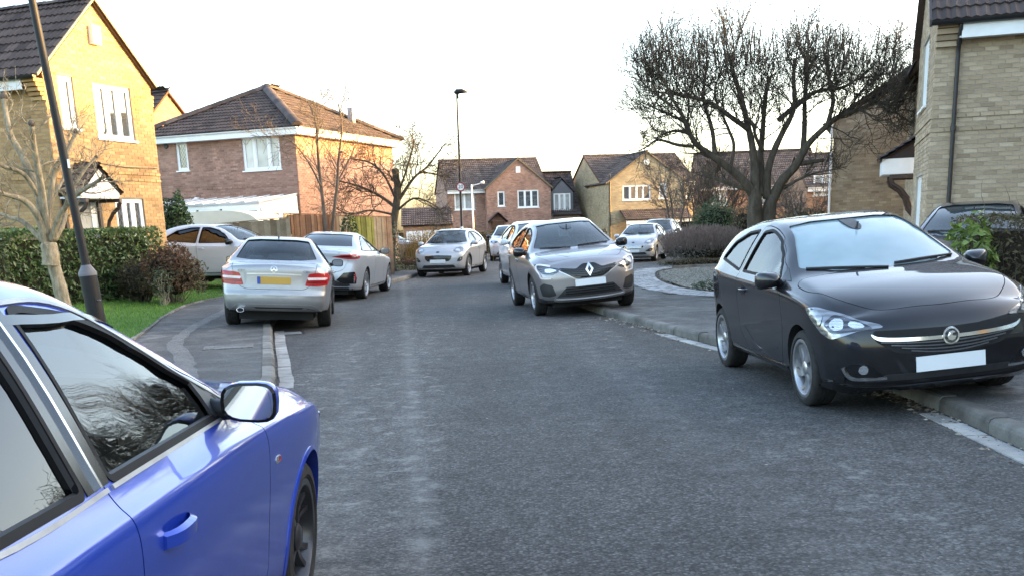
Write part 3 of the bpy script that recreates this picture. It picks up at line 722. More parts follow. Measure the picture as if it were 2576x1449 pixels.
roof_face(h2, [(xb,yb,ez),(xa,yb,ez),(cx,r1,R2z)], M['tile'], nind=0); roof_face(h2, [(xa,yb,ez),(xa,ya,ez),(cx,r0,R2z),(cx,r1,R2z)], M['tile'], nind=0)
for a, b in (((xb,ya,ez),(cx,r0,R2z)), ((xa,ya,ez),(cx,r0,R2z)), ((xb,yb,ez),(cx,r1,R2z)), ((xa,yb,ez),(cx,r1,R2z)), ((cx,r0,R2z),(cx,r1,R2z))): ridge(h2, Vector(a)+Vector((0,0,.03)), Vector(b)+Vector((0,0,-.01)), M['tile'], r=.20)
for a, b in (((xa,ya+.05,ez-.02),(xb-.03,ya+.05,ez-.02)), ((xb-.05,ya+.08,ez-.02),(xb-.05,yb,ez-.02))):
    fascia_box(h2, a, b, .24, .03, M['white_paint']); gutter(h2, Vector(a)+Vector((0,0,.0)), Vector(b)+Vector((0,0,.0)), M['white'], .055)
m = MB(); m.box(xa+.1, xb-.1, ya+.09, -.002, E2-.14, E2-.11); m.box(.002, xb-.09, 0, yb-.1, E2-.14, E2-.11); m.build('soffit', M['white_paint'], h2)
m = MB(); m.box(-.12,.12,-.12,.12,-.2,.75); o = m.build('flue', M['galv'], h2); o.location = (-1.0, 6.4, 5.9)
m = MB(); m.lathe([(.0,.03),(.09,.03),(.1,0)], 12, M=Matrix.Rotation(R(90),4,'X')); o = m.build('vent', M['black'], h2); o.location = (-WX+1.0,-.012,5.0)
lp = MB(); lp.box(-.06,.06,-.12,0,-.05,.05); lp.tube([(0,-.1,0),(.1,-.22,-.06)], .035, 8); lp.tube([(0,-.1,0),(-.12,-.2,-.05)], .035, 8); o = lp.build('security_lamp', M['white'], h2); o.location = (-WX+2.2,-.01,3.0)
# lean-to conservatory on its camera side
M['poly'] = plain('weathered polycarbonate', (.34,.35,.35), .35, .15, 2)
cs = thing('conservatory', 'white lean-to conservatory against the red brick house', 'conservatory', (c[0], c[1], 0), GA)
cx0, cx1, cyd = -5.4, -.1, -2.6; zlo, zhi = 2.62, 2.92
m = MB(); m.raw([(cx0,-.02,zhi),(cx1,-.02,zhi),(cx1,cyd,zlo),(cx0,cyd,zlo),(cx0,-.02,zhi+.06),(cx1,-.02,zhi+.06),(cx1,cyd,zlo+.06),(cx0,cyd,zlo+.06)], [(0,1,2,3),(7,6,5,4),(0,4,5,1),(1,5,6,2),(2,6,7,3),(3,7,4,0)]); m.build('roof', M['poly'], cs)
for k in range(10):
    x = cx0+(cx1-cx0)*k/9; m = MB(); m.tube([(x,-.02,zhi+.075),(x,cyd,zlo+.075)], .025, 6); m.build('glazing_bar', M['white'], cs)
def glz(M4, u0, u1, z0, z1, n): window(cs, M4, u0, u1, z0, z1, n, depth=0, sill=False)
Mf = face_m(cx0, cyd+.1, 0)
for u0, u1, n in ((.05,1.3,2), (1.4,2.6,2), (2.7,3.6,1), (3.7,5.25,3)): glz(Mf, u0, u1, .5, 2.5, n)
m = MB(); m.box(cx0, cx1, cyd+.06, cyd+.16, 2.5, 2.62); m.box(cx0, cx1, cyd+.06, cyd+.16, .0, .5); m.build('frame', M['white'], cs)
Ms = face_m(cx1, cyd+.1, math.pi/2); glz(Ms, .05, 1.2, 1.3, 2.4, 1); glz(Ms, 1.25, 2.45, 1.3, 2.4, 1)
m = MB(); m.box(cx1-.05, cx1+.03, cyd+.1, -.02, .0, 1.3); m.raw([(cx1,cyd+.1,2.4),(cx1,-.02,2.4),(cx1,-.02,zhi),(cx1,cyd+.1,zlo)], [(0,1,2,3)]); m.raw([(cx1-.04,cyd+.1,2.4),(cx1-.04,-.02,2.4),(cx1-.04,-.02,zhi),(cx1-.04,cyd+.1,zlo)], [(3,2,1,0)]); m.build('side_panel', M['white'], cs)

# ---- orange brick gable between the two, farther back
c = YP(512, 400, 52.0); h2b = thing('brick_house', 'orange brick house whose sunlit gable shows between two nearer roofs', 'house', (c[0], c[1], 0), GA)
gw, e_, r_ = 4.6, 6.15, 8.0
wall(h2b, [(0,.3),(gw,.3),(gw,e_),(gw/2,r_-.05),(0,e_)], [], face_m(0,-gw,math.pi/2), M['brick_orange'], M['mortar_red'], 60)
wall(h2b, [(0,.3),(7,.3),(7,e_),(0,e_)], [], face_m(-7,-gw,0), M['brick_orange'], M['mortar_red'], 0)
roof_face(h2b, [(-7,-gw-.2,e_-.15),(.1,-gw-.2,e_-.15),(.1,-gw/2,r_),(-7,-gw/2,r_)], M['tile'], nind=60); roof_face(h2b, [(.1,.2,e_-.15),(-7,.2,e_-.15),(-7,-gw/2,r_),(.1,-gw/2,r_)], M['tile'], nind=0)
ridge(h2b, (-7,-gw/2,r_), (.1,-gw/2,r_), M['tile']); 
for a in (-gw-.2, .2): verge(h2b, (.12,a,e_-.11), (.12,-gw/2,r_+.04), .1, .04, M['fence_brown'], 'verge_strip')

# ---- right-hand house: buff brick
GA_, GA = GA, R(-17.5)
cR = YP(2337, 400, 19.0); hR = thing('brick_house', 'large buff brick house with black downpipe behind the parked black hatchback', 'house', (cR[0], cR[1], 0), GA)
LR, GWR, ER, RRz = 13.5, 3.9, 4.82, 6.7; bR, mR = M['brick_buff_r'], M['mortar_grey']
Mc = face_m(0, 0, 0)
wall(hR, [(0,.15),(LR,.15),(LR,ER),(0,ER)], [], Mc, bR, mR, 300, proud_rows=(36, 39))
Ml = face_m(0, GWR, -math.pi/2)                                            # u = -y, outward = -x
wall(hR, [(0,.15),(GWR,.15),(GWR,ER),(GWR/2,RRz-.05),(0,ER)], [(.9,2.5,3.45,4.7),(.9,2.5,.9,2.2)], Ml, bR, mR, 150, proud_rows=(36, 39))
window(hR, Ml, .9,2.5,3.45,4.7, 3); window(hR, Ml, .9,2.5,.9,2.2, 3)
rs = (RRz-ER)/(GWR/2)
roof_face(hR, [(-.1,-.3,ER-.3*rs+.08),(LR,-.3,ER-.3*rs+.08),(LR,GWR/2,RRz),(-.1,GWR/2,RRz)], M['tile'], nind=300)
roof_face(hR, [(LR,GWR+.3,ER-.3*rs+.08),(-.1,GWR+.3,ER-.3*rs+.08),(-.1,GWR/2,RRz),(LR,GWR/2,RRz)], M['tile'], nind=0)
ridge(hR, (-.1,GWR/2,RRz), (LR,GWR/2,RRz), M['tile'])
zz = ER-.3*rs+.06; fascia_box(hR, (.38,-.26,zz-.02), (LR,-.26,zz-.02), .24, .03, M['white_paint']); gutter(hR, (-.12,-.28,zz+.02), (LR,-.28,zz+.02), M['black'], .065)
m = MB(); m.box(.35,LR,-.24,-.004,zz-.25,zz-.22); m.build('soffit', M['white_paint'], hR)
for k in range(4):
    m = MB(); m.box(.0, .34, -.25+.05*k, -.0, ER-.3-.095*k, ER-.215-.095*k, col=random.random()); m.build('corbel_brick', bR, hR)
    m = MB(); m.box(.0, .34, GWR, GWR+.25-.05*k, ER-.3-.095*k, ER-.215-.095*k, col=random.random()); m.build('corbel_brick', bR, hR)
pipe(hR, [(.36,-.28,zz-.02),(.36,-.28,zz-.12),(.36,-.09,zz-.36),(.36,-.075,zz-.5),(.36,-.075,.2)], .036, M['black'])
for z in (1.2,2.9,4.3):
    m = MB(); m.lathe([(.05,-.04),(.05,.04)], 10); o = m.build('pipe_clip', M['black'], hR); o.location = (.36,-.075,z)
for yy, s in ((-.3,1),(GWR+.3,-1)): verge(hR, (-.12,yy,ER-.3*rs+.12), (-.12,GWR/2,RRz+.04), .11, .04, M['brown_wood'], 'barge_board')
# the recessed front beyond the wing, with the door canopy
wall(hR, [(0,.15),(7.5,.15),(7.5,ER),(0,ER)], [(5.4,6.4,.3,2.35)], face_m(.25, GWR+7.5, -math.pi/2), bR, mR, 60, proud_rows=(36, 39))
roof_face(hR, [(.0,GWR+7.6,ER-.1),(.0,GWR+.1,ER-.1),(4.3,GWR+.1,RRz+.8),(4.3,GWR+7.6,RRz+.8)], M['tile'], nind=0); ridge(hR, (4.3,GWR,RRz+.8), (4.3,GWR+7.6,RRz+.8), M['tile'])
wall(hR, [(0,.15),(9,.15),(9,ER),(4.7,RRz+.7),(0,ER)], [], face_m(9.3, GWR+7.55, math.pi), bR, mR, 0, bricks=False)
m = MB(); m.box(.28,.33,GWR+1.15,GWR+2.05,.3,2.35); m.build('door', M['white'], hR)
cY = GWR+.95; cW = 1.5; cP = .85
m = MB(); m.box(.25-cP,.245,cY,cY+cW,2.35,2.68); m.build('canopy_board', M['white_paint'], hR)
roof_face(hR, [(.25-cP-.05,cY+cW+.05,2.68),(.25-cP-.05,cY-.05,2.68),(.25,cY-.05,3.2),(.25,cY+cW+.05,3.2)], M['tile'], nind=60, tw=.2, tg=.18, name='canopy_roof')
m = MB(); m.raw([(.25-cP,cY,2.68),(.245,cY,2.68),(.245,cY,3.18)], [(0,1,2)]); m.raw([(.25-cP,cY+.02,2.68),(.245,cY+.02,2.68),(.245,cY+.02,3.18)], [(2,1,0)]); m.build('canopy_cheek', M['tile'], hR)
for yy in (cY+.08, cY+cW-.08): bracket(hR, Matrix.Translation((.245, yy, 2.34)) @ Matrix.Rotation(math.pi, 4, 'Z'))
# ---- next house along: its side wall with a catslide roof
GA = GA_
cS = YP(2093, 450, 31.9); hS = thing('brick_house', 'grey buff brick house with sloping catslide roof beyond the bare pollarded tree', 'house', (cS[0], cS[1], 0), GA)
s1, s2 = 4.26, 6.72; Ws = 4.0
wall(hS, [(0,.15),(2*Ws,.15),(2*Ws,s1),(Ws,s2),(0,s1)], [], face_m(0,0,0), bR, mR, 300, proud_rows=(41,))
wall(hS, [(0,.15),(9,.15),(9,s1),(0,s1)], [], face_m(0,9,-math.pi/2), bR, mR, 0)
wall(hS, [(0,.15),(9,.15),(9,s1),(0,s1)], [], face_m(2*Ws,0,math.pi/2), bR, mR, 0, bricks=False)
ss = (s2-s1)/Ws
roof_face(hS, [(-.3,9,s1-.3*ss),(-.3,-.08,s1-.3*ss),(Ws,-.08,s2),(Ws,9,s2)], M['tile'], nind=60); roof_face(hS, [(2*Ws+.3,-.08,s1-.3*ss),(2*Ws+.3,9,s1-.3*ss),(Ws,9,s2),(Ws,-.08,s2)], M['tile'], nind=0)
ridge(hS, (Ws,-.08,s2), (Ws,9,s2), M['tile']); verge(hS, (-.3,-.1,s1-.3*ss+.05), (Ws,-.1,s2+.05), .09, .04, M['fence_brown'], 'verge_strip')
pipe(hS, [(-.05,-.05,s1-.1),(-.05,-.05,.2)], .035, M['white'])
# ---- far houses
def far_house(label, u_l, u_r, Y, ang, eave_v, ridge_v, bmat, mmat, gable, wins, depth=7.0, ext=None, door=None, nt_=120, rmat='tile_brown'):
    a = YP(u_l, eave_v, Y); d = np.array([math.cos(ang), math.sin(ang)]); k = (u_r-1288)/FPX
    # length along d so that the right corner falls on u_r
    lo_, hi_ = 1, 40
    for _ in range(50):
        mid = (lo_+hi_)/2; u = PX((a[0]+d[0]*mid, a[1]+d[1]*mid, a[2]))[0]
        if u < u_r: lo_ = mid
        else: hi_ = mid
    L = lo_; ze = a[2]; zr = ze+(eave_v-ridge_v)*Y/FPX*1.0+.05
    h = thing('brick_house', label, 'house', (a[0], a[1], 0), ang)
    F = face_m(0,0,0); hl = [w[:4] for w in wins if not w[6]]
    wall(h, [(0,-.1),(L,-.1),(L,ze),(0,ze)], hl, F, bmat, mmat, 60)
    wall(h, [(0,-.1),(depth,-.1),(depth,ze),(depth/2,zr-.05),(0,ze)], [], face_m(0,depth,-math.pi/2), bmat, mmat, 30)
    wall(h, [(0,-.1),(depth,-.1),(depth,ze),(depth/2,zr-.05),(0,ze)], [], face_m(L,0,math.pi/2), bmat, mmat, 30)
    s = (zr-ze)/(depth/2)
    roof_face(h, [(-.1,-.3,ze-.3*s+.1),(L+.1,-.3,ze-.3*s+.1),(L+.1,depth/2,zr+.05),(-.1,depth/2,zr+.05)], M[rmat], nind=nt_); roof_face(h, [(L+.1,depth+.3,ze-.3*s+.1),(-.1,depth+.3,ze-.3*s+.1),(-.1,depth/2,zr+.05),(L+.1,depth/2,zr+.05)], M[rmat], nind=0)
    ridge(h, (-.1,depth/2,zr+.05), (L+.1,depth/2,zr+.05), M[rmat])
    for x in (-.12, L+.12): verge(h, (x,-.3,ze-.3*s+.16), (x,depth/2,zr+.1), .12, .04, M['fence_brown'], 'verge_strip')
    fascia_box(h, (0,-.27,ze-.3*s+.07), (L,-.27,ze-.3*s+.07), .22, .03, M['white_paint']); gutter(h, (0,-.29,ze-.3*s+.1), (L,-.29,ze-.3*s+.1), M['white'], .06)
    pj = 0
    if gable:
        g0, g1, gz, pj = gable; gp = [w[:4] for w in wins if w[6]]
        G4 = face_m(g0,-pj,0); W_ = g1-g0
        wall(h, [(0,-.1),(W_,-.1),(W_,ze),(W_/2,gz-.05),(0,ze)], gp, G4, bmat, mmat, 60)
        for M_ in (face_m(g0,0,-math.pi/2), face_m(g1,-pj,math.pi/2)): wall(h, [(0,-.1),(pj,-.1),(pj,ze),(0,ze)], [], M_, bmat, mmat, 0)
        gs = (gz-ze)/(W_/2); back = min(depth/2-.1, (gz-ze)/s)
        for pts in ([(g0-.15,back,ze-.15*gs),(g0-.15,-pj-.1,ze-.15*gs),(g0+W_/2,-pj-.1,gz),(g0+W_/2,back,gz)], [(g1+.15,-pj-.1,ze-.15*gs),(g1+.15,back,ze-.15*gs),(g0+W_/2,back,gz),(g0+W_/2,-pj-.1,gz)]):
            roof_face(h, pts, M[rmat], nind=40)
        ridge(h, (g0+W_/2,-pj-.1,gz+.02), (g0+W_/2,back,gz+.02), M[rmat])
        for a_, b_ in ((g0-.18, g0+W_/2), (g1+.18, g0+W_/2)): verge(h, (a_,-pj-.12,ze-.15*gs+.05), (b_,-pj-.12,gz+.05), .12, .04, M['fence_pale'], 'verge_strip')
    for w in wins:
        window(h, G4 if w[6] else F, *w[:4], w[4], leaded=w[5] == 'l', net=w[5] == 'n')
    return h, L, ze, zr, s
BR3 = M['brick_orange']
h3, L3, ze3, zr3, s3 = far_house('far red brick house with gabled wing and lattice windows', 1124, 1372, 82.0, R(10), 478, 406, M['brick_red'], M['mortar_red'], (2.9,7.9,6.55,.9),
    [(.55,2.1,2.95,4.25,2,'n',False), (.85,1.4,3.1,4.2,1,'l',True), (2.4,4.05,2.95,4.25,3,'l',True), (2.4,4.3,.75,1.75,3,'n',True)], depth=7.5)
def far_bits(h, x, y, z, mat, nm, s=.25):
    m = MB(); m.box(-s,s,-.06,0,-s*1.3,s*1.3); o = m.build(nm, mat, h); o.location = (x, y, z)
far_bits(h3, 5.4, -.9, 5.75, M['white'], 'vent', .17)
m = MB(); m.box(1.2,2.1,-1.35,-.92,1.55,2.1); o = m.build('porch_beam', M['fence_brown'], h3); o.location = (2.9-.9,0,-.1)
roof_face(h3, [(2.9,-1.5,1.95),(3.65,-1.5,2.65),(3.65,-.9,2.65),(2.9,-.9,1.95)], M['tile'], nind=0, name='porch_roof'); roof_face(h3, [(3.65,-1.5,2.65),(4.4,-1.5,1.95),(4.4,-.9,1.95),(3.65,-.9,2.65)], M['tile'], nind=0, name='porch_roof')
# lower wing with dormer on its right
cW3 = L3; m = MB()
wz, wr_ = 2.3, 5.55
wall(h3, [(0,-.1),(2.6,-.1),(2.6,wz),(0,wz)], [], face_m(L3+.02,-.4,0), M['brick_red'], M['mortar_red'], 0, bricks=False)
roof_face(h3, [(L3,-.7,wz),(L3+2.7,-.7,wz),(L3+2.7,2.6,wr_),(L3,2.6,wr_)], M['tile'], nind=60, name='wing_roof'); roof_face(h3, [(L3+2.7,5.8,wz),(L3,5.8,wz),(L3,2.6,wr_),(L3+2.7,2.6,wr_)], M['tile'], nind=0, name='wing_roof')
wall(h3, [(0,-.1),(6.0,-.1),(6.0,wz),(3.0,wr_-.1),(0,wz)], [], face_m(L3+2.6,-.4,math.pi/2), M['brick_red'], M['mortar_red'], 0, bricks=False)
dm = face_m(L3+.35,-.35,0); wall(h3, [(0,2.4),(1.75,2.4),(1.75,4.1),(.87,5.0),(0,4.1)], [(.2,1.55,2.65,3.95)], dm, M['lead'], M['lead'], 0, bricks=False); window(h3, dm, .2,1.55,2.65,3.95, 3, net=True)
for pts in ([(L3+.25,1.9,4.0),(L3+.25,-.45,4.0),(L3+1.22,-.45,5.05),(L3+1.22,1.9,5.05)], [(L3+2.2,-.45,4.0),(L3+2.2,1.9,4.0),(L3+1.22,1.9,5.05),(L3+1.22,-.45,5.05)]): roof_face(h3, pts, M['tile'], nind=0, name='dormer_roof')
m = MB(); m.raw([(L3+.36,-.3,2.4),(L3+.36,1.6,2.4),(L3+.36,1.6,4.1),(L3+.36,-.3,4.1)], [(0,1,2,3)]); m.raw([(L3+2.09,-.3,2.4),(L3+2.09,1.6,2.4),(L3+2.09,1.6,4.1),(L3+2.09,-.3,4.1)], [(3,2,1,0)]); m.build('dormer_cheek', M['lead'], h3)
h4, L4, ze4, zr4, s4 = far_house('far yellow brick house with gabled wing and tiled lean-to porch', 1512, 1745, 80.0, R(12), 462, 392, M['brick_yellow'], M['mortar_grey'], (.0,6.0,6.55,1.6),
    [(6.25,7.3,3.0,4.3,2,'n',False), (6.2,7.1,.6,2.1,2,'n',False), (1.15,3.3,3.15,4.2,4,'l',True), (3.95,4.55,3.2,4.3,1,'n',True)], depth=8.5)
m = MB(); m.lathe([(0,.05),(.2,.05),(.22,0)], 14, M=Matrix.Rotation(R(90),4,'X')); o = m.build('satellite_disc', M['white'], h4); o.location = (3.0,-1.62,5.8)
roof_face(h4, [(.9,-3.0,1.75),(6.1,-3.0,1.75),(6.1,-1.62,2.45),(.9,-1.62,2.45)], M['tile_brown'], nind=60, name='porch_roof')
m = MB(); m.box(1.0,6.0,-2.9,-2.8,1.45,1.72); m.build('porch_beam', M['white_paint'], h4); pm_ = face_m(1.0,-2.7,0); window(h4, pm_, .05,2.2,.1,1.42,3, depth=0, sill=False); window(h4, pm_, 2.3,4.9,.1,1.42,3, depth=0, sill=False)
for x in (.15, 5.9): pipe(h4, [(x,-1.66,5.0),(x,-1.66,.1)], .05, M['black'])
far_house('far row house with long dark roof behind the bare pollarded tree', 1760, 2060, 86.0, R(-4), 470, 392, M['brick_orange'], M['mortar_red'], None, [(1.0,2.2,2.6,3.9,2,'n',False), (4.2,5.4,2.6,3.9,2,'n',False), (7.3,8.6,2.6,3.9,2,'n',False)], depth=7.5)
far_house('far white-fronted house half hidden by the grey brick side wall', 2030, 2180, 66.0, R(-4), 470, 392, M['brick_orange'], M['mortar_red'], None, [(.4,1.6,2.75,4.0,2,'n',False)], depth=7.0)
# low garage roof behind the ivy tree
c = YP(1013, 560, 70.0); hg = thing('garage', 'low brick garage with dark roof behind the ivy-clad tree', 'garage', (c[0], c[1], 0), R(4))
wall(hg, [(0,-.1),(3.2,-.1),(3.2,1.9),(0,1.9)], [], face_m(0,0,0), M['brick_orange'], M['mortar_red'], 0); roof_face(hg, [(-.1,-.2,1.85),(3.3,-.2,1.85),(3.3,2.4,3.0),(-.1,2.4,3.0)], M['tile'], nind=20); 
wall(hg, [(0,-.1),(4.8,-.1),(4.8,1.9),(2.4,2.95),(0,1.9)], [], face_m(3.2,0,math.pi/2), M['brick_orange'], M['mortar_red'], 0, bricks=False)
m = MB(); m.box(.2,3.0,-.05,-.003,-.05,1.5); m.build('garage_door', M['white'], hg)

# ---- unseen houses added on the right to shade the road and left-hand walls
def side_house(label, x, y, L, D, ze, zr, ang):
    h = thing('brick_house', label, 'house', (x, y, 0), ang)
    F = face_m(0, L, -math.pi/2); hl = [(L*.12,L*.30,3.3,4.5),(L*.62,L*.86,3.3,4.5),(L*.12,L*.36,.8,2.1),(L*.62,L*.86,.8,2.1)]
    wall(h, [(0,.1),(L,.1),(L,ze),(0,ze)], hl, F, bR, mR, 0, bricks=False)
    for w in hl: window(h, F, *w, 3)
    wall(h, [(0,.1),(L,.1),(L,ze),(0,ze)], [], face_m(D,0,math.pi/2), bR, mR, 0, bricks=False)
    for M_ in (face_m(0,0,0), face_m(D,L,math.pi)): wall(h, [(0,.1),(D,.1),(D,ze),(D/2,zr-.05),(0,ze)], [], M_, bR, mR, 0, bricks=False)
    s = (zr-ze)/(D/2)
    roof_face(h, [(-.3,L+.1,ze-.3*s+.05),(-.3,-.1,ze-.3*s+.05),(D/2,-.1,zr),(D/2,L+.1,zr)], M['tile'], nind=0); roof_face(h, [(D+.3,-.1,ze-.3*s+.05),(D+.3,L+.1,ze-.3*s+.05),(D/2,L+.1,zr),(D/2,-.1,zr)], M['tile'], nind=0)
    ridge(h, (D/2,-.1,zr), (D/2,L+.1,zr), M['tile']); gutter(h, (-.3,L,ze-.3*s+.05), (-.3,0,ze-.3*s+.05), M['black']); fascia_box(h, (-.27,L,ze-.3*s), (-.27,0,ze-.3*s), .2, .03, M['white_paint'])
    return h
side_house('buff brick house facing the blue car across the road', 9.6, .5, 15.0, 7, 4.9, 7.2, R(-4))
side_house('buff brick house hidden behind the grey buff house', 15.2, 43.5, 17, 7, 5.2, 7.9, GA)  # unseen; added to keep low sun off the hipped house's lower wall
side_house('buff brick house on the right side of the road behind the camera', 9.9, -12.5, 11.5, 7, 4.9, 7.2, R(0))
# ---------------------------------------------------------------- trees, hedges, shrubs
def wander(p, d, L, n, bend, up, rnd=random):
    """curved path"""
    pts = [Vector(p)]; d = Vector(d).normalized(); st = L/n
    for i in range(n):
        d = (d+Vector((rnd.gauss(0,bend), rnd.gauss(0,bend), rnd.gauss(0,bend)+up))).normalized(); pts.append(pts[-1]+d*st)
    return pts, d
def grow_branch(mb, p, d, L, r, lev, prm):
    n = 5 if lev > 0 else 3; pts, dd = wander(p, d, L, n, prm['bend'], prm['up'][min(lev, len(prm['up'])-1)])
    rr = [max(prm['rmin'], lerp(r, r*.45, i/n)) for i in range(n+1)]; mb.tube(pts, rr, 6 if r > .03 else 4 if r > .012 else 3, cap=False)
    if lev <= 0: return
    k = prm['kids'][len(prm['kids'])-lev]
    for i in range(k):
        t = lerp(prm.get('t0', .2), 1.0, (i+random.random()*.7)/k); t = min(t, .999); j = int(t*n); q = pts[j].lerp(pts[j+1], t*n-j); tg = (pts[j+1]-pts[j]).normalized()
        a = random.uniform(0, 6.283); side = tg.orthogonal().normalized(); side = Matrix.Rotation(a, 3, tg) @ side; sp = random.uniform(*prm['spread'])
        nd = (tg*math.cos(sp)+side*math.sin(sp)); 
        grow_branch(mb, q, nd, L*random.uniform(*prm['len']), max(prm['rmin'], rr[j]*random.uniform(.4,.6)), lev-1, prm)
def bare_tree(name, label, base, trunks, prm, mat, group=None, limbs=None):
    """trunks: list of (polyline of world points, r0, r1, n_branches, L)"""
    t = thing(name, label, 'tree', tuple(base), group=group); B = Vector(base); tk = MB(); cr = MB()
    for pts, r0, r1, nb, L, t0 in trunks:
        P = [Vector(p)-B for p in spline([tuple(p) for p in pts], 5)]; n = len(P)-1; 
        tk.tube(P, [lerp(r0, r1, (i/n)**.8)*(1+random.uniform(-.06,.06)) for i in range(n+1)], 9 if r0 > .06 else 6)
        for k in range(nb):
            tt = lerp(t0, 1.0, (k+random.random())/nb); j = min(n-1, int(tt*n)); q = P[j].lerp(P[j+1], tt*n-j); tg = (P[j+1]-P[j]).normalized()
            side = Matrix.Rotation(random.uniform(0, 6.283), 3, tg) @ tg.orthogonal().normalized(); sp = random.uniform(*prm['spread']); rad = lerp(r0, r1, tt)
            grow_branch(cr, q, tg*math.cos(sp)+side*math.sin(sp), L*random.uniform(.6,1.25), max(prm['rmin'], min(rad*.5, prm.get('rb', .03))), prm['lev'], prm)
    tk.build('trunk', mat, t, True); cr.build('crown', prm.get('mat', mat), t, True); return t, cr, tk, B
def leaf_quad(m, p, nrm, L, w, tint):
    n = Vector(nrm).normalized(); a = n.orthogonal().normalized(); a = Matrix.Rotation(random.uniform(0,6.283), 3, n) @ a; b = n.cross(a); p = Vector(p)
    m.raw([p-a*L*.5, p+b*w*.5+n*L*.06, p+a*L*.5, p-b*w*.5+n*L*.06], [(0,1,2,3)], col=min(1, max(0, tint)))
def bush(name, label, cat, loc, size, n, leaf, mat, core=None, flat=.0, group=None, stems=30, box=False, stem_mat='bark_dark', tint=lambda p: random.random(), twist=.9, root=None, lump=.18, rz=0, part='foliage', ground=True):
    t = root or thing(name, label, cat, tuple(loc), rz, group); m = MB(); sx, sy, sz = size
    ph = [(random.uniform(0,6.28), random.uniform(0,6.28), random.uniform(2,6)) for _ in range(5)]
    for _ in range(n):
        if box:
            f = random.random(); u, v, w = (random.uniform(-1,1) for _ in range(3))
            dep = abs(random.gauss(0,.16))
            if f < .42: p = [u, -1+dep, w]; nr = (u*.2,-1,.3)
            elif f < .55: p = [1-dep, v, w]; nr = (1,0,.3)
            elif f < .65: p = [-1+dep, v, w]; nr = (-1,0,.3)
            elif f < .9: p = [u, v, 1-dep*.5]; nr = (0,0,1)
            else: p = [u, 1-dep, w]; nr = (0,1,.3)
            k = 1+lump*.5*(sum(math.sin(a+c*2*p[0]+b+p[2]*c) for a, b, c in ph)/5)
            q = Vector((p[0]*sx, p[1]*sy*k, (p[2]*k*.5+.5)*sz))
        else:
            th = random.uniform(0, 6.283); cz = random.uniform(-.55 if ground else -1, 1); r_ = math.sqrt(max(0, 1-cz*cz)); d = Vector((r_*math.cos(th), r_*math.sin(th), cz)); k = (1-abs(random.gauss(0,.22)))*(1+lump*(sum(math.sin(a*1.0+c*d.x*1.7+b)+math.cos(c*d.z*1.9+a+d.y*c) for a, b, c in ph)/5))
            q = Vector((d.x*sx*k, d.y*sy*k, sz*.5+d.z*sz*.5*k)); nr = d
        if ground and q.z < 0.01: q.z = random.uniform(.01,.15)*sz
        nn = Vector(nr)+Vector((random.gauss(0,twist), random.gauss(0,twist), random.gauss(0,twist)+.3))
        leaf_quad(m, q, nn, leaf*random.uniform(.4,1.6), leaf*random.uniform(.25,.65), tint(q))
    m.build(part, mat, t)
    if stems:
        s = MB()
        for _ in range(stems):
            a = random.uniform(0,6.283); k = random.random()**.5
            if box: x0 = Vector((random.uniform(-sx,sx)*.95, random.uniform(-sy,sy)*.6, 0)); x1 = x0+Vector((random.gauss(0,.25), random.gauss(0,.15), sz*random.uniform(.6,1.05)))
            else: x0 = Vector((math.cos(a)*sx*.25*k, math.sin(a)*sy*.25*k, 0)); x1 = Vector((math.cos(a)*sx*k*.95, math.sin(a)*sy*k*.95, sz*math.sqrt(max(.05,1-k*k*.8))*random.uniform(.75,1.0)))
            pts = [x0.lerp(x1, i/4)+Vector((random.gauss(0,.04),random.gauss(0,.04),0 if i in (0,) else random.gauss(0,.03)))*min(1, i) for i in range(5)]; s.tube(pts, [.012,.010,.008,.006,.003], 4, cap=False)
        s.build('stems', M[stem_mat], t, True)
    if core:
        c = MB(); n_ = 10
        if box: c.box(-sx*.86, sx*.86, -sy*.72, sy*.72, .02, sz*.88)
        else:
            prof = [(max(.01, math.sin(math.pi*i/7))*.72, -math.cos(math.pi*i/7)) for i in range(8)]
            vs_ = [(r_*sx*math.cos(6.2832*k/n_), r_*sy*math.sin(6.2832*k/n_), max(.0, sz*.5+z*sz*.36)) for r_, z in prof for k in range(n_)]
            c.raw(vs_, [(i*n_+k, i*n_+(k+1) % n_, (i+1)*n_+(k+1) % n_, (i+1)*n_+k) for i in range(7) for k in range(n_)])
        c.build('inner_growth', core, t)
    return t
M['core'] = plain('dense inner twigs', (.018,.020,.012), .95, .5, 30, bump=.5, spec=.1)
M['core_brown'] = plain('dense inner dry twigs', (.035,.028,.02), .95, .5, 30, bump=.5, spec=.1)

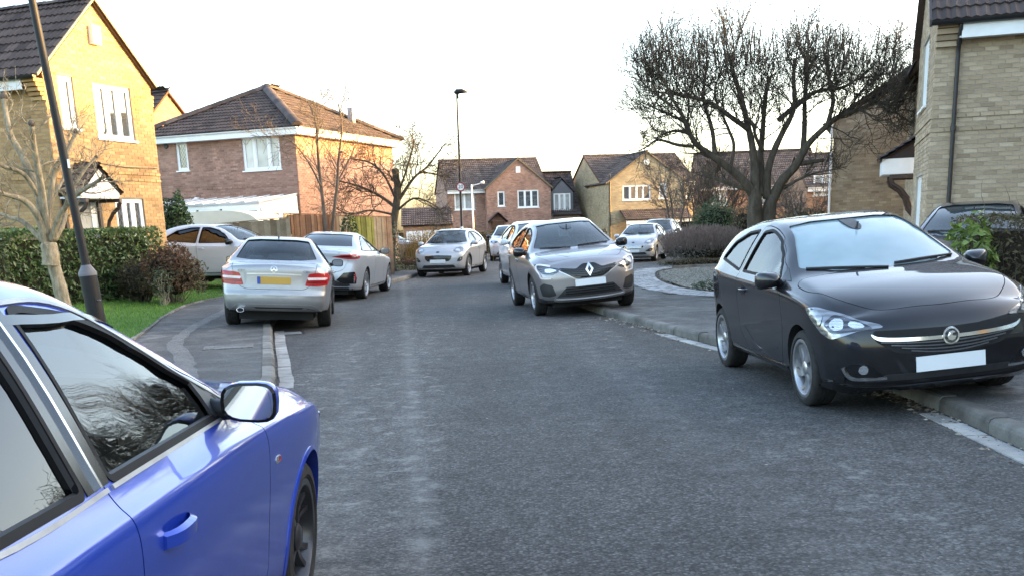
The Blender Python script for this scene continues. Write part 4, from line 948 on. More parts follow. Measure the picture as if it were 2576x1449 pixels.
# big pollarded tree on the right; limbs traced as directions, set around its own trunk at Y = 28
BY = 28.0
def zt(x, y, dy=0.0):
    x = 905+(x-905)*1.06; u, v = (1860+x/2.229)*.8476, (30+y/2.229)*.8476
    return YP(u, v, BY+dy)
base = zt(905, 1400); base[2] = .1
def lim(pts, d0, d1): n = len(pts)-1; return [zt(x, y, lerp(d0, d1, i/n)) for i, (x, y) in enumerate(pts)]
gl = lambda x, y: np.array([base[0]+(x-905)*.0041, BY, .1])
TR = [
 ([gl(870,0)]+lim([(850,1390),(852,1250),(835,1190)],0,0), 0.228,0.152, 0, 1, .9), ([gl(930,0)]+lim([(935,1380),(950,1270),(965,1240)],.1,.1), 0.218,0.144, 0, 1, .9),
 (lim([(835,1215),(760,1110),(640,1010),(530,930),(470,870),(435,790),(395,690),(340,600)],0,-.9), 0.132,0.032, 21, 1.3, .3),
 (lim([(470,905),(370,895),(250,862),(180,905),(125,935)],-.5,-1.0), 0.051,0.016, 8, .5, .3), (lim([(440,820),(350,800),(270,832)],-.5,-.7), 0.047,0.024, 6, .7, .3),
 (lim([(830,1200),(740,1170),(640,1130),(570,1100),(520,1070)],0,.8), 0.064,0.024, 8, .7, .3),
 (lim([(850,1240),(850,1050),(835,900),(808,770),(770,600),(720,430),(692,300)],0,.5), 0.136,0.040, 22, 1.3, .4),
 (lim([(808,790),(700,710),(610,640),(500,590),(390,570),(310,530)],.2,-.6), 0.076,0.028, 18, 1.2, .2),
 (lim([(885,1230),(890,1060),(888,950),(900,800),(912,640),(930,500),(955,440)],.1,1.2), 0.111,0.040, 18, 1.2, .4),
 (lim([(925,1250),(932,1080),(965,950),(1030,800),(1080,700),(1100,600),(1092,450),(1105,320)],.1,-.6), 0.111,0.040, 21, 1.2, .4),
 (lim([(965,1255),(1015,1140),(1100,1040),(1150,950),(1200,870),(1300,770),(1385,705),(1500,660),(1620,615),(1760,640)],.1,-.4), 0.145,0.024, 27, 1.2, .45),
 (lim([(1150,950),(1160,800),(1162,600),(1172,430),(1180,330)],0,.8), 0.085,0.036, 18, 1.1, .3),
 (lim([(1130,1020),(1220,1004),(1282,995)],0,-.3), 0.064,0.048, 0, .5, .5), (lim([(1030,1180),(1130,1120),(1230,1080),(1315,1064)],.1,-.5), 0.047,0.016, 9, .6, .3),
 (lim([(1000,730),(1100,640),(1200,560),(1290,530),(1400,515),(1500,460),(1700,420)],-.2,.8), 0.076,0.024, 24, 1.1, .2),
 (lim([(1300,770),(1340,600),(1312,450),(1300,310)],-.2,.2), 0.064,0.040, 15, 1.0, .3), (lim([(600,960),(590,830),(565,720),(530,600),(540,450),(560,340)],-.3,.5), 0.064,0.032, 18, 1.1, .3),
 (lim([(700,1050),(720,900),(690,800),(650,700),(600,560),(640,400)],-.1,1.0), 0.055,0.024, 16, 1.1, .3), (lim([(900,930),(860,850),(840,770),(800,700)],-.1,-.8), 0.060,0.032, 9, 1.0, .3),
 (lim([(340,600),(290,480),(250,380),(280,260)],-.9,-.7), 0.043,0.024, 12, .9, .2), (lim([(310,530),(240,600),(215,700)],-.6,-.9), 0.030,0.016, 9, .7, .2), (lim([(1385,705),(1450,640),(1500,560),(1560,480)],-.2,.5), 0.043,0.024, 14, .9, .2),
 (lim([(1620,615),(1700,680),(1790,660),(1880,700)],-.4,-.1), 0.030,0.012, 14, .8, .1), (lim([(1500,660),(1580,700),(1680,740),(1770,790)],-.4,-.9), 0.030,0.010, 14, .7, .1), (lim([(1500,640),(1620,560),(1740,520),(1850,540)],-.3,.5), .03,.012, 14, .8, .1), (lim([(1620,640),(1700,600),(1800,590),(1900,620)],-.4,-.8), .03,.012, 14, .75, .1), (lim([(340,640),(230,560),(150,480),(110,400)],-.8,-.3), .04,.014, 12, .8, .1), (lim([(440,760),(330,700),(220,650),(120,600)],-.5,.2), .04,.014, 12, .75, .1), (lim([(1700,420),(1720,340),(1735,260)],.8,.9), 0.030,0.020, 9, .8, .2)]
prm = dict(bend=.22, up=[.10,.16,.14], rmin=.0046, kids=[5,6], spread=(.35,1.1), len=(.46,.82), lev=2, rb=.018)
big, crb, tkb, Bb = bare_tree('pollarded_tree', 'big bare pollarded tree with spreading twiggy crown behind the black hatchback', base, TR, prm, M['bark_dark'])
sh = MB()                                            # straight upright shoots on the pollard heads
for _ in range(300):
    x = random.uniform(170, 1760); top = 330-190*math.sqrt(max(0, 1-((x-960)/950)**2)); y0 = top+random.uniform(120, 320); dy = random.uniform(-1.4,1.6)
    p = Vector(zt(x, y0, dy))-Bb; L = random.uniform(.45,1.25); d = Vector((random.gauss(0,.16)+(x-960)/4200, random.gauss(0,.16), 1)); pts, _d = wander(p, d, L, 4, .04, .03); r0 = random.choice([.006,.008,.008,.011,.018]); sh.tube(pts, [r0, r0*.9, r0*.8, r0*.65, r0*.4], 4, cap=False)
tag(sh.build('shoots', M['bark_dark'], big, True), kind='stuff')

# pollarded street tree on the lawn, pale bark
PY = 17.0
def pl(u, v, dy=0): return YP(u, v, PY+dy)
bs = pl(186, 850); bs[2] = .15
def Lm(pts, d0, d1): n = len(pts)-1; return [pl(u, v, lerp(d0, d1, i/n)) for i, (u, v) in enumerate(pts)]
TR = [([bs]+Lm([(165,775),(142,690),(128,650)],0,0), .125,.10, 0,1,.9), (Lm([(128,668),(127,640),(121,612)],0,0), .15,.12, 0,1,.9),
 (Lm([(117,620),(95,545),(60,505),(20,492),(-20,480)],0,-.6), .065,.03, 5, .45, .4), (Lm([(110,610),(100,500),(62,405),(25,335),(10,245)],0,.4), .075,.04, 7, .5, .3), (Lm([(118,600),(105,480),(88,385),(80,312)],0,-.5), .065,.035, 7, .5, .3),
 (Lm([(122,600),(127,500),(142,420),(175,372),(190,332)],0,.3), .06,.028, 7, .5, .3), (Lm([(130,606),(150,545),(190,492),(238,462),(260,446)],0,-.4), .06,.025, 7, .5, .3), (Lm([(136,606),(160,562),(172,500),(212,430),(242,396)],0,.6), .045,.02, 6, .45, .3),
 (Lm([(106,605),(60,560),(20,546),(-20,530)],0,.3), .05,.03, 5, .45, .3), (Lm([(100,500),(60,440),(10,420),(-25,400)],.1,-.5), .04,.025, 5, .45, .3), (Lm([(125,520),(150,470),(170,440),(215,420)],.1,.6), .03,.015, 5, .4, .2)]
prm = dict(bend=.25, up=[.05,.1,.1], rmin=.0035, kids=[4,4], spread=(.4,1.0), len=(.4,.7), lev=2, rb=.014)
pt, cr_, tk_, Bp = bare_tree('pollarded_tree', 'pale-barked pollarded tree with knobbly head on the front lawn', bs, TR, prm, M['bark_pale'])
kn = MB()
for (pts, r0, r1, nb, L, t0) in TR[2:]:
    e = Vector(pts[-1])-Bp; kn.lathe([(.001,-r1*1.6),(r1*1.5,-r1*.6),(r1*1.6,r1*.4),(r1*.9,r1*1.4),(.001,r1*1.7)], 8, M=Matrix.Translation(e))
kn.build('pollard_knobs', M['bark_mid'], pt, True)

# thin ornamental trees by the board fence
TY = 34.0
def tt_(u, v, dy=0): return YP(u, v, TY+dy)
def stem(pts, d0, d1): n = len(pts)-1; return [tt_(u, v, lerp(d0, d1, i/n)) for i, (u, v) in enumerate(pts)]
b1 = tt_(822, 640); b1[2] = .1
prm = dict(bend=.2, up=[.05,.08,.05], rmin=.0055, kids=[4,4], spread=(.5,1.1), len=(.4,.7), lev=2, rb=.016)
TR = [([b1]+stem([(818,560),(808,470),(800,390),(796,320),(780,265)],0,.3), .085,.02, 17, 1.15, .35), ([b1]+stem([(838,560),(848,470),(852,400),(860,320),(850,260)],0,-.4), .075,.018, 15, 1.0, .35),
      (stem([(808,470),(770,400),(720,350),(640,345)],0,-.6), .035,.012, 10, .8, .2), (stem([(848,460),(880,400),(905,340)],0,.5), .035,.012, 8, .8, .2)]
bare_tree('ornamental_tree', 'slender twin-stemmed bare tree with crinkled twigs by the board fence', b1, TR, prm, M['bark_mid'])
# ivy-clad tree beyond the white saloon
TY = 38.7; b2 = tt_(985, 690); b2[2] = .1
prm = dict(bend=.25, up=[-.02,.02,.03], rmin=.0065, kids=[5,5], spread=(.5,1.2), len=(.4,.75), lev=2, rb=.026)
TR = [([b2]+stem([(985,620),(990,560),(998,510),(1000,470),(992,425)],0,0), .17,.12, 6, .9, .5), (stem([(1000,510),(1040,450),(1075,420),(1120,362)],0,.4), .07,.02, 16, 1.0, .2), (stem([(992,520),(950,490),(905,470),(850,455)],0,-.5), .07,.02, 16, 1.0, .2),
      (stem([(995,500),(965,440),(930,410),(880,400)],0,.6), .06,.02, 14, 1.0, .2), (stem([(998,500),(1025,420),(1040,360),(1030,335)],0,-.5), .05,.02, 13, .9, .2), (stem([(1000,530),(1040,500),(1080,510),(1110,530)],0,-.6), .045,.018, 11, .9, .2), (stem([(985,540),(930,530),(880,540),(840,520)],0,-.8), .045,.018, 12, .9, .2)]
iv, *_ = bare_tree('ivy_tree', 'dark bare tree with ivy round its trunk beyond the white saloon', b2, TR, prm, M['bark_dark'])
m = MB()
for _ in range(900):
    z = random.uniform(.0,1.75); a = random.uniform(0,6.28); r_ = .20+.14*random.random()+.10*max(0,.6-z); leaf_quad(m, (r_*math.cos(a)+.03, r_*math.sin(a), z), (math.cos(a), math.sin(a), random.gauss(.2,.5)), random.uniform(.06,.12), random.uniform(.04,.09), random.random())
m.build('ivy', M['leaf_ivy'], iv)
# tangle of bare shrubs between the far houses and the pollarded tree
prm = dict(bend=.22, up=[.08,.12,.08], rmin=.008, kids=[4,4], spread=(.35,1.0), len=(.45,.75), lev=2, rb=.02)
def shrub_tree(label, u, Y, v_top, n, r, mat, spread=.5, group=None, name='bare_shrub', zb=.1):
    b = G(u, 600); b = YP(u, 560, Y); b[2] = zb; top = YP(u, v_top, Y); H = top[2]-zb; tr = []
    for k in range(n):
        a = random.uniform(0,6.28); e = np.array([b[0]+math.cos(a)*spread*H*random.uniform(.3,1), b[1]+math.sin(a)*spread*H*.6, zb+H*random.uniform(.6,.8)]); mid = b*.5+e*.5+np.array([random.gauss(0,.1),0,.1*H]); tr.append(([b+np.array([math.cos(a)*.08, math.sin(a)*.08, 0]), mid, e], r, r*.35, 7, H*.30, .3))
    return bare_tree(name, label, b, tr, prm, mat, group=group)[0]
shrub_tree('small bare tree with sunlit twigs before the far yellow house', 1695, 52, 385, 4, .07, M['bark_mid'], .35, name='ornamental_tree')
shrub_tree('tangled grey bare shrub left of the round green bush', 1745, 47, 420, 6, .045, M['bark_mid'], .5)
shrub_tree('tall tangled bare shrub behind the round green bush', 1800, 44, 400, 7, .05, M['bark_dark'], .5)
shrub_tree('bare shrub between the pollarded trunk and the grey side wall', 2010, 42, 440, 6, .04, M['bark_mid'], .5)
shrub_tree('low twiggy shrub at the foot of the grey side wall', 2060, 39, 480, 6, .03, M['bark_mid'], .6)
shrub_tree('faint bare tree in the gap between the far red and yellow houses', 1440, 105, 450, 4, .10, M['bark_mid'], .35, name='ornamental_tree')
shrub_tree('faint bare tree behind the low garage', 1075, 95, 480, 4, .10, M['bark_mid'], .4, name='ornamental_tree')
# hedges and bushes
hA, hB = np.array([-8.45,25.7]), np.array([-10.9,18.6]); hm = (hA+hB)/2; hl_ = np.linalg.norm(hA-hB)/2; ha = math.atan2(hA[1]-hB[1], hA[0]-hB[0])
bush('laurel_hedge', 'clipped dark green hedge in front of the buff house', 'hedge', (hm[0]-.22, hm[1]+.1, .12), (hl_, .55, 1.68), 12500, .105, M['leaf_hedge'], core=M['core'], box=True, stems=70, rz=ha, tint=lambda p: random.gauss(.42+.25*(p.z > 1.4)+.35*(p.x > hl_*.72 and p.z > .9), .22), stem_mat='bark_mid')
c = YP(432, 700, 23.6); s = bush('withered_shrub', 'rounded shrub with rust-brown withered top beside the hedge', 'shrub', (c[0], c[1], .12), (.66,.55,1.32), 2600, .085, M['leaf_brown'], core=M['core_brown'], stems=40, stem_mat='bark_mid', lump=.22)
bush('', '', '', (0,0,0), (.74,.6,1.08), 2300, .075, M['leaf_olive'], stems=0, root=s, part='lower_foliage')
c = YP(405, 700, 22.8); bush('small_sapling', 'small pale-stemmed sapling in front of the withered shrub', 'shrub', (c[0], c[1], .12), (.22,.2,.85), 320, .06, M['leaf_ivy'], stems=9, stem_mat='bark_pale')
c = YP(350, 690, 23.9); bush('dark_shrub', 'dark twiggy shrub between hedge and withered shrub', 'shrub', (c[0], c[1], .12), (.55,.45,1.0), 1600, .07, M['leaf_olive'], core=M['core_brown'], stems=60, stem_mat='bark_dark', tint=lambda p: random.gauss(.15,.2))
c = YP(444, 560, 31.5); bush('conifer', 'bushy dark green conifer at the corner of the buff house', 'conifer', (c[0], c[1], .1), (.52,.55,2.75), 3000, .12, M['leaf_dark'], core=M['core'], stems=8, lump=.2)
c = YP(-8, 600, 20.0); bush('conifer', 'small clipped conifer behind the left end of the hedge', 'conifer', (c[0]-.3, c[1], .1), (.5,.5,2.15), 2200, .09, M['leaf_round'], core=M['core'], stems=6)
c = YP(1770, 620, 35.2); lv = bush('lavender_bush', 'wide grey lavender bush with dry purple-brown stalks', 'shrub', (c[0], c[1], .1), (1.35,.95,.95), 3600, .085, M['leaf_grey'], core=M['core_brown'], stems=0, tint=lambda p: random.gauss(.35+.3*(p.z > .6), .25))
m = MB()
for _ in range(2600):
    a = random.uniform(0,6.28); k = random.random()**.5; x, y = 1.3*k*math.cos(a), .9*k*math.sin(a); z = .55*math.sqrt(1-k*k*.8)+.2; L = random.uniform(.25,.6); d = Vector((x*.35+random.gauss(0,.12), y*.3+random.gauss(0,.12), 1)).normalized(); p = Vector((x,y,z)); w = .006
    m.raw([p-Vector((w,0,0)), p+Vector((w,0,0)), p+d*L], [(0,1,2)], col=random.random()); q = p+d*L*.9; m.raw([q-Vector((.012,0,.03)), q+Vector((.012,0,-.03)), q+d*.07], [(0,1,2)], col=random.random())
m.build('stalks', M['leaf_lav'], lv)
c = YP(1720, 660, 33.6); bush('low_shrub', 'low dark leafy groundcover at the foot of the lavender bush', 'shrub', (c[0]+.4, c[1], .1), (1.4,.4,.28), 1300, .06, M['leaf_olive'], stems=0, core=M['core_brown'])
c = YP(1800, 560, 39.0); bush('round_bush', 'rounded clipped green bush behind the lavender bush', 'bush', (c[0], c[1], .1), (.98,.9,2.15), 4200, .09, M['leaf_round'], core=M['core'], stems=10, lump=.08)
c = YP(1868, 560, 37.0); bush('dark_shrub', 'dark evergreen shrub beside the pollarded trunk', 'shrub', (c[0], c[1], .1), (.45,.5,1.9), 1500, .09, M['leaf_olive'], core=M['core_brown'], stems=20)
c = YP(2030, 560, 36.0); bush('dark_shrub', 'mixed shrub bank before the grey side wall', 'shrub', (c[0], c[1], .1), (1.0,.6,1.75), 1900, .09, M['leaf_olive'], core=M['core_brown'], stems=50, stem_mat='bark_mid')
c = G(1785, 735, .1); bush('low_shrub', 'low sprawling plant on the paver edge beside the black hatchback', 'shrub', (c[0]+.25, c[1]+.3, .11), (.6,.35,.22), 700, .05, M['leaf_ivy'], stems=10)
# right-hand hedge by the black hatchback
hR_ = bush('twiggy_hedge', 'olive brown twiggy hedge along the right footpath', 'hedge', (6.45,11.6,.1), (1.35,.75,1.34), 7500, .055, M['leaf_olive'], core=M['core_brown'], box=True, stems=170, stem_mat='bark_mid', rz=R(-14), lump=.3, tint=lambda p: random.gauss(.45,.25))
m = MB()
for _ in range(300):
    p = Vector((random.uniform(-1.3,1.35), random.uniform(-.8,.8), random.uniform(.3,1.2))); d = Vector((random.gauss(0,.5), random.gauss(-.25,.5), random.uniform(.3,1))); pts, _q = wander(p, d, random.uniform(.25,.6), 4, .3, .05); m.tube(pts, [.006,.005,.004,.003,.002], 3, cap=False)
m.build('twigs', M['bark_mid'], hR_, True)
c = YP(2445, 590, 11.2); bush('lime_shrub', 'bright lime green leafy shrub poking above the right hedge', 'shrub', (c[0], c[1], .6), (.28,.24,.86), 420, .105, M['leaf_lime'], stems=14, stem_mat='leaf_olive', ground=False)
# golden dry shrubs behind the pale crossover
for lab, u, Y, w, h in (('tall golden dry-stemmed shrub between ivy tree and lamp column', 1060, 44, 1.0, 1.75), ('golden dry-stemmed shrub right of the ivy tree', 1110, 46, 1.1, 1.7), ('golden dry-stemmed shrub behind the pale crossover', 1160, 47, 1.0, 1.6)):
    c = YP(u, 600, Y); t = thing('golden_shrub', lab, 'shrub', (c[0], c[1], .0)); m = MB()
    for _ in range(420):
        x, y = random.gauss(0,.4)*w, random.gauss(0,.3); p = Vector((x, y, random.uniform(0,.5))); d = Vector((random.gauss(0,.25), random.gauss(0,.2), 1)).normalized(); L = random.uniform(.5,1)*h*.8; wd = .012
        m.raw([p-Vector((wd,0,0)), p+Vector((wd,0,0)), p+d*L*.6+Vector((wd*.5,0,0)), p+d*L], [(0,1,2,3)], col=random.random())
        for _k in range(3):
            q = p+d*L*random.uniform(.3,1); leaf_quad(m, q, (random.gauss(0,1),-1,random.gauss(0,1)), .10, .035, random.random())
    m.build('stalks', M['leaf_gold'], t)
c = YP(1040, 660, 40.5); bush('low_shrub', 'low red-brown groundcover at the foot of the ivy-clad tree', 'shrub', (c[0], c[1], .0), (1.0,.5,.5), 900, .07, M['leaf_brown'], stems=6, core=M['core_brown'], tint=lambda p: random.gauss(.3,.2))
c = YP(1005, 672, 39.5); bush('low_shrub', 'green weeds round the base of the ivy-clad tree', 'shrub', (c[0], c[1]-.3, .0), (.9,.4,.32), 700, .07, M['leaf_ivy'], stems=0)
c = YP(878, 560, 33.8); bush('ivy_clump', 'dark ivy clump hanging over the board fence', 'ivy', (c[0], c[1], 1.0), (.28,.18,1.15), 600, .09, M['leaf_dark'], stems=0, ground=False)
# far greenery closing the gaps at ground level
for lab, u, Y, w, h in (('dark far hedge left of the red far house', 1060, 75, 3.5, 1.6), ('far hedge before the yellow far house', 1440, 70, 2.2, 1.2), ('far shrub bank before the row houses', 1900, 62, 6.0, 1.7), ('low far hedge beside the far garage', 1180, 66, 2.2, 1.3)):
    c = YP(u, 560, Y); bush('far_hedge', lab, 'hedge', (c[0], c[1], 0), (w,.6,h), 1500, .16, M['leaf_olive'], core=M['core_brown'], box=True, stems=30, stem_mat='bark_mid')
# ---------------------------------------------------------------- cars
def paint(name, col, metal=.0, rough=.35, coat=1.0, flake=.0, dirt=.0):
    n = NT(name); c = n.ramp(n.noise(900, 2), [(.3, tuple(x*(1-flake) for x in col)), (.7, tuple(min(1, x*(1+flake)) for x in col))])
    if dirt:
        sx = n.n('SeparateXYZ'); n.l(n.co(), sx.inputs[0]); low = n.ramp(sx.outputs[2], [(.10, 1.0), (.75, .12)])
        d = n.math('MULTIPLY', n.ramp(n.noise(7, 7, .7), [(.35, .0), (.75, 1.0)]), low)
        c = n.mix(n.math('MULTIPLY', d, dirt), c, (.17,.155,.13)); rr = n.math('ADD', n.math('MULTIPLY', d, dirt*.7), rough); n.set(Roughness=rr)
        n.set(**{'Coat': n.math('SUBTRACT', coat, n.math('MULTIPLY', d, dirt*.8))})
    else: n.set(Roughness=rough, Coat=coat)
    n.set(Base=c, Metallic=metal, Spec=.5 if metal > .05 else .15); n.b.inputs['Coat Roughness'].default_value = .03; n.b.inputs['Coat IOR'].default_value = 1.45; return n.m
M['p_blue'] = paint('metallic blue paint', (.012,.050,.42), .35, .32, flake=.25, dirt=.22)
M['p_black'] = paint('black paint', (.006,.006,.008), .0, .4, flake=.2, dirt=.05)
M['p_silver'] = paint('silver paint', (.30,.305,.31), .75, .38, flake=.1, dirt=.45)
M['p_white'] = paint('white paint', (.54,.555,.58), .1, .35, dirt=.12)
M['p_ice'] = paint('silver white paint', (.40,.42,.45), .45, .35, dirt=.12)
M['p_pale'] = paint('pale grey white paint', (.40,.405,.415), .35, .35, dirt=.15)
M['p_mink'] = paint('warm grey metallic paint', (.27,.253,.253), .7, .36, flake=.15, dirt=.15)
M['p_grey'] = paint('grey metallic paint', (.17,.17,.175), .7, .36, dirt=.15)
M['p_navy'] = paint('dark navy paint', (.012,.016,.03), .3, .35, dirt=.15)
M['rubber'] = plain('tyre rubber', (.022,.021,.020), .85, .35, 20, bump=.3, spec=.3)
M['alloy'] = plain('alloy rim', (.42,.42,.43), .32, .12, 12, metal=.85)
M['alloy_dark'] = plain('dark grey alloy rim', (.055,.055,.06), .3, .2, 12, metal=.7)
M['chrome'] = plain('chrome trim', (.72,.72,.73), .12, .04, 8, metal=1.0)
M['satin'] = plain('satin silver trim', (.50,.50,.50), .3, .08, 8, metal=.8)
M['plastic'] = plain('black plastic', (.018,.018,.019), .5, .25, 15, bump=.05)
M['seal'] = plain('rubber window seal', (.006,.006,.007), .6, .2, 9, spec=.15)
M['gloss_black'] = plain('gloss black trim', (.008,.008,.009), .12, .2, 5)
M['cabin'] = plain('cabin trim', (.05,.05,.053), .75, .3, 8)
M['seat'] = plain('seat cloth', (.085,.085,.09), .9, .3, 12)
M['under'] = plain('underbody', (.010,.010,.010), .9, .3, 6)
M['plate_w'] = plain('blank white plate', (.66,.68,.68), .4, .03, 3)
M['plate_y'] = plain('blank amber plate', (.44,.27,.045), .45, .03, 3)
M['plate_b'] = plain('blue plate band', (.02,.06,.30), .4, .05, 3)
M['red_lamp'] = plain('red lamp lens', (.33,.012,.012), .15, .3, 14)
M['red_dark'] = plain('dark red lamp lens', (.10,.008,.010), .15, .3, 14)
M['clear_lamp'] = plain('clear lamp strip', (.62,.58,.57), .2, .15, 20)
M['amber_lamp'] = plain('amber lamp', (.5,.2,.03), .2, .2, 14)
def lamp_mat(name, lo, hi, sc=9, met=.6):
    n = NT(name); w = n.n('TexWave', bands_direction='Z'); w.inputs['Scale'].default_value = sc; w.inputs['Distortion'].default_value = 3.0; n.l(n.co(), w.inputs['Vector'])
    n.set(Base=n.ramp(w.outputs['Fac'], [(.2, lo), (.8, hi)]), Metallic=met, Roughness=.16, Coat=1.0); n.b.inputs['Coat Roughness'].default_value = .02; return n.m
M['lamp_in'] = lamp_mat('headlamp body', (.17,.175,.18), (.27,.28,.30))
M['lamp_dark'] = lamp_mat('headlamp dark bezel', (.02,.02,.022), (.10,.10,.11))
M['lamp_ref'] = lamp_mat('headlamp reflector', (.35,.36,.38), (.85,.86,.88), 30, .8)
def carglass(name, tint, fog=0.0, fogc=(.5,.62,.66), refl=1.0):
    n = NT(name); n.t.nodes.remove(n.b); tr = n.n('BsdfTransparent'); tr.inputs[0].default_value = (*tint, 1)
    gl = n.n('BsdfGlossy'); gl.inputs['Roughness'].default_value = .01; gl.inputs[0].default_value = (1,1,1,1)
    fr = n.n('Fresnel'); fr.inputs[0].default_value = 1.5
    f2 = n.math('MULTIPLY', fr.outputs[0], 1.0*refl); f2 = n.math('MINIMUM', f2, 1.0)
    base = tr.outputs[0]
    if fog:
        df = n.n('BsdfDiffuse'); df.inputs[0].default_value = (*fogc, 1); mx0 = n.n('MixShader')
        n.l(n.ramp(n.noise(1.6, 3), [(.3, fog*.75), (.7, min(1, fog*1.15))]), mx0.inputs[0]); n.l(base, mx0.inputs[1]); n.l(df.outputs[0], mx0.inputs[2]); base = mx0.outputs[0]
    mx = n.n('MixShader'); n.l(f2, mx.inputs[0]); n.l(base, mx.inputs[1]); n.l(gl.outputs[0], mx.inputs[2]); n.l(mx.outputs[0], n.out.inputs['Surface']); return n.m
M['cg'] = carglass('car glass', (.70,.78,.76), .10, (.35,.42,.44)); M['cg_clear'] = carglass('clear car glass', (.74,.84,.82)); M['cg_side'] = carglass('car side glass', (.55,.62,.61)); M['cg_priv'] = carglass('privacy car glass', (.03,.032,.038))
M['cg_fog'] = carglass('misted windscreen', (.6,.68,.67), .62, (.40,.53,.57))

TMP = bpy.data.scenes.new('workbench')
def evaluated(ob):
    vl = TMP.view_layers[0]; vl.update(); dg = vl.depsgraph
    return bpy.data.meshes.new_from_object(ob.evaluated_get(dg), depsgraph=dg)
def boolean(me, cut, op):
    a = bpy.data.objects.new('a', me); b = bpy.data.objects.new('b', cut); TMP.collection.objects.link(a); TMP.collection.objects.link(b)
    md = a.modifiers.new('b', 'BOOLEAN'); md.operation = op; md.object = b; md.solver = 'MANIFOLD'; md.material_mode = 'TRANSFER'
    r = evaluated(a); bpy.data.objects.remove(a); bpy.data.objects.remove(b); return r
def chaikin(p, n=2):
    p = np.array(p, float)
    for _ in range(n):
        q = np.roll(p, -1, 0); p = np.stack([.75*p+.25*q, .25*p+.75*q], 1).reshape(-1, 2)
    return p
def rc(p, r, n=4):
    """round the corners of a closed outline with radius about r"""
    p = np.array(p, float); out = []
    for a, b, c in zip(np.roll(p, 1, 0), p, np.roll(p, -1, 0)):
        la, lc = np.linalg.norm(a-b), np.linalg.norm(c-b); ka, kc = min(r, .42*la), min(r, .42*lc); s = b+(a-b)/la*ka; e = b+(c-b)/lc*kc
        for k in range(n+1):
            t = k/n; out.append((1-t)**2*s+2*t*(1-t)*b+t*t*e)
    return np.array(out)
def densify(p, st):
    out = []; p = np.array(p, float)
    for a, b in zip(p, np.roll(p, -1, 0)):
        n = max(1, int(np.linalg.norm(b-a)/st)); out += [a+(b-a)*i/n for i in range(n)]
    return np.array(out)
def area2(p): return .5*sum(a[0]*b[1]-b[0]*a[1] for a, b in zip(p, np.roll(p, -1, 0)))
def grow(p, d):
    """offset a closed outline outward by d"""
    p = np.array(p, float); p = p if area2(p) > 0 else p[::-1]
    n = []; 
    for a, b, c in zip(np.roll(p, 1, 0), p, np.roll(p, -1, 0)):
        t1 = b-a; t2 = c-b; n1 = np.array([t1[1], -t1[0]])/(np.linalg.norm(t1)+1e-9); n2 = np.array([t2[1], -t2[0]])/(np.linalg.norm(t2)+1e-9)
        m = n1+n2; m /= max(.5, m@m/2+1e-9)**1; n.append(m/ max(np.linalg.norm(m), 1e-6))
    return p+np.array(n)*d
def prism(items, mats):
    """items: list of (outline Nx2, map(u, v, t) -> xyz, t0, t1); closed solid"""
    m = MB()
    for ol, fn, t0, t1, in items:
        ol = np.array(ol); n = len(ol)
        b = len(m.v); m.v += [tuple(fn(u, v, t0)) for u, v in ol]+[tuple(fn(u, v, t1)) for u, v in ol]
        fs = [tuple(b+i for i in range(n)), tuple(b+n+i for i in range(n))[::-1]]+[(b+i, b+n+i, b+n+(i+1) % n, b+(i+1) % n) for i in range(n)]
        m.f += fs; m.m += [0]*len(fs); m.uv += [None]*len(fs); m.c += [None]*len(fs)
    me = m.mesh('cut', mats); bm = bmesh.new(); bm.from_mesh(me); bmesh.ops.recalc_face_normals(bm, faces=bm.faces); bm.to_mesh(me); bm.free(); return me

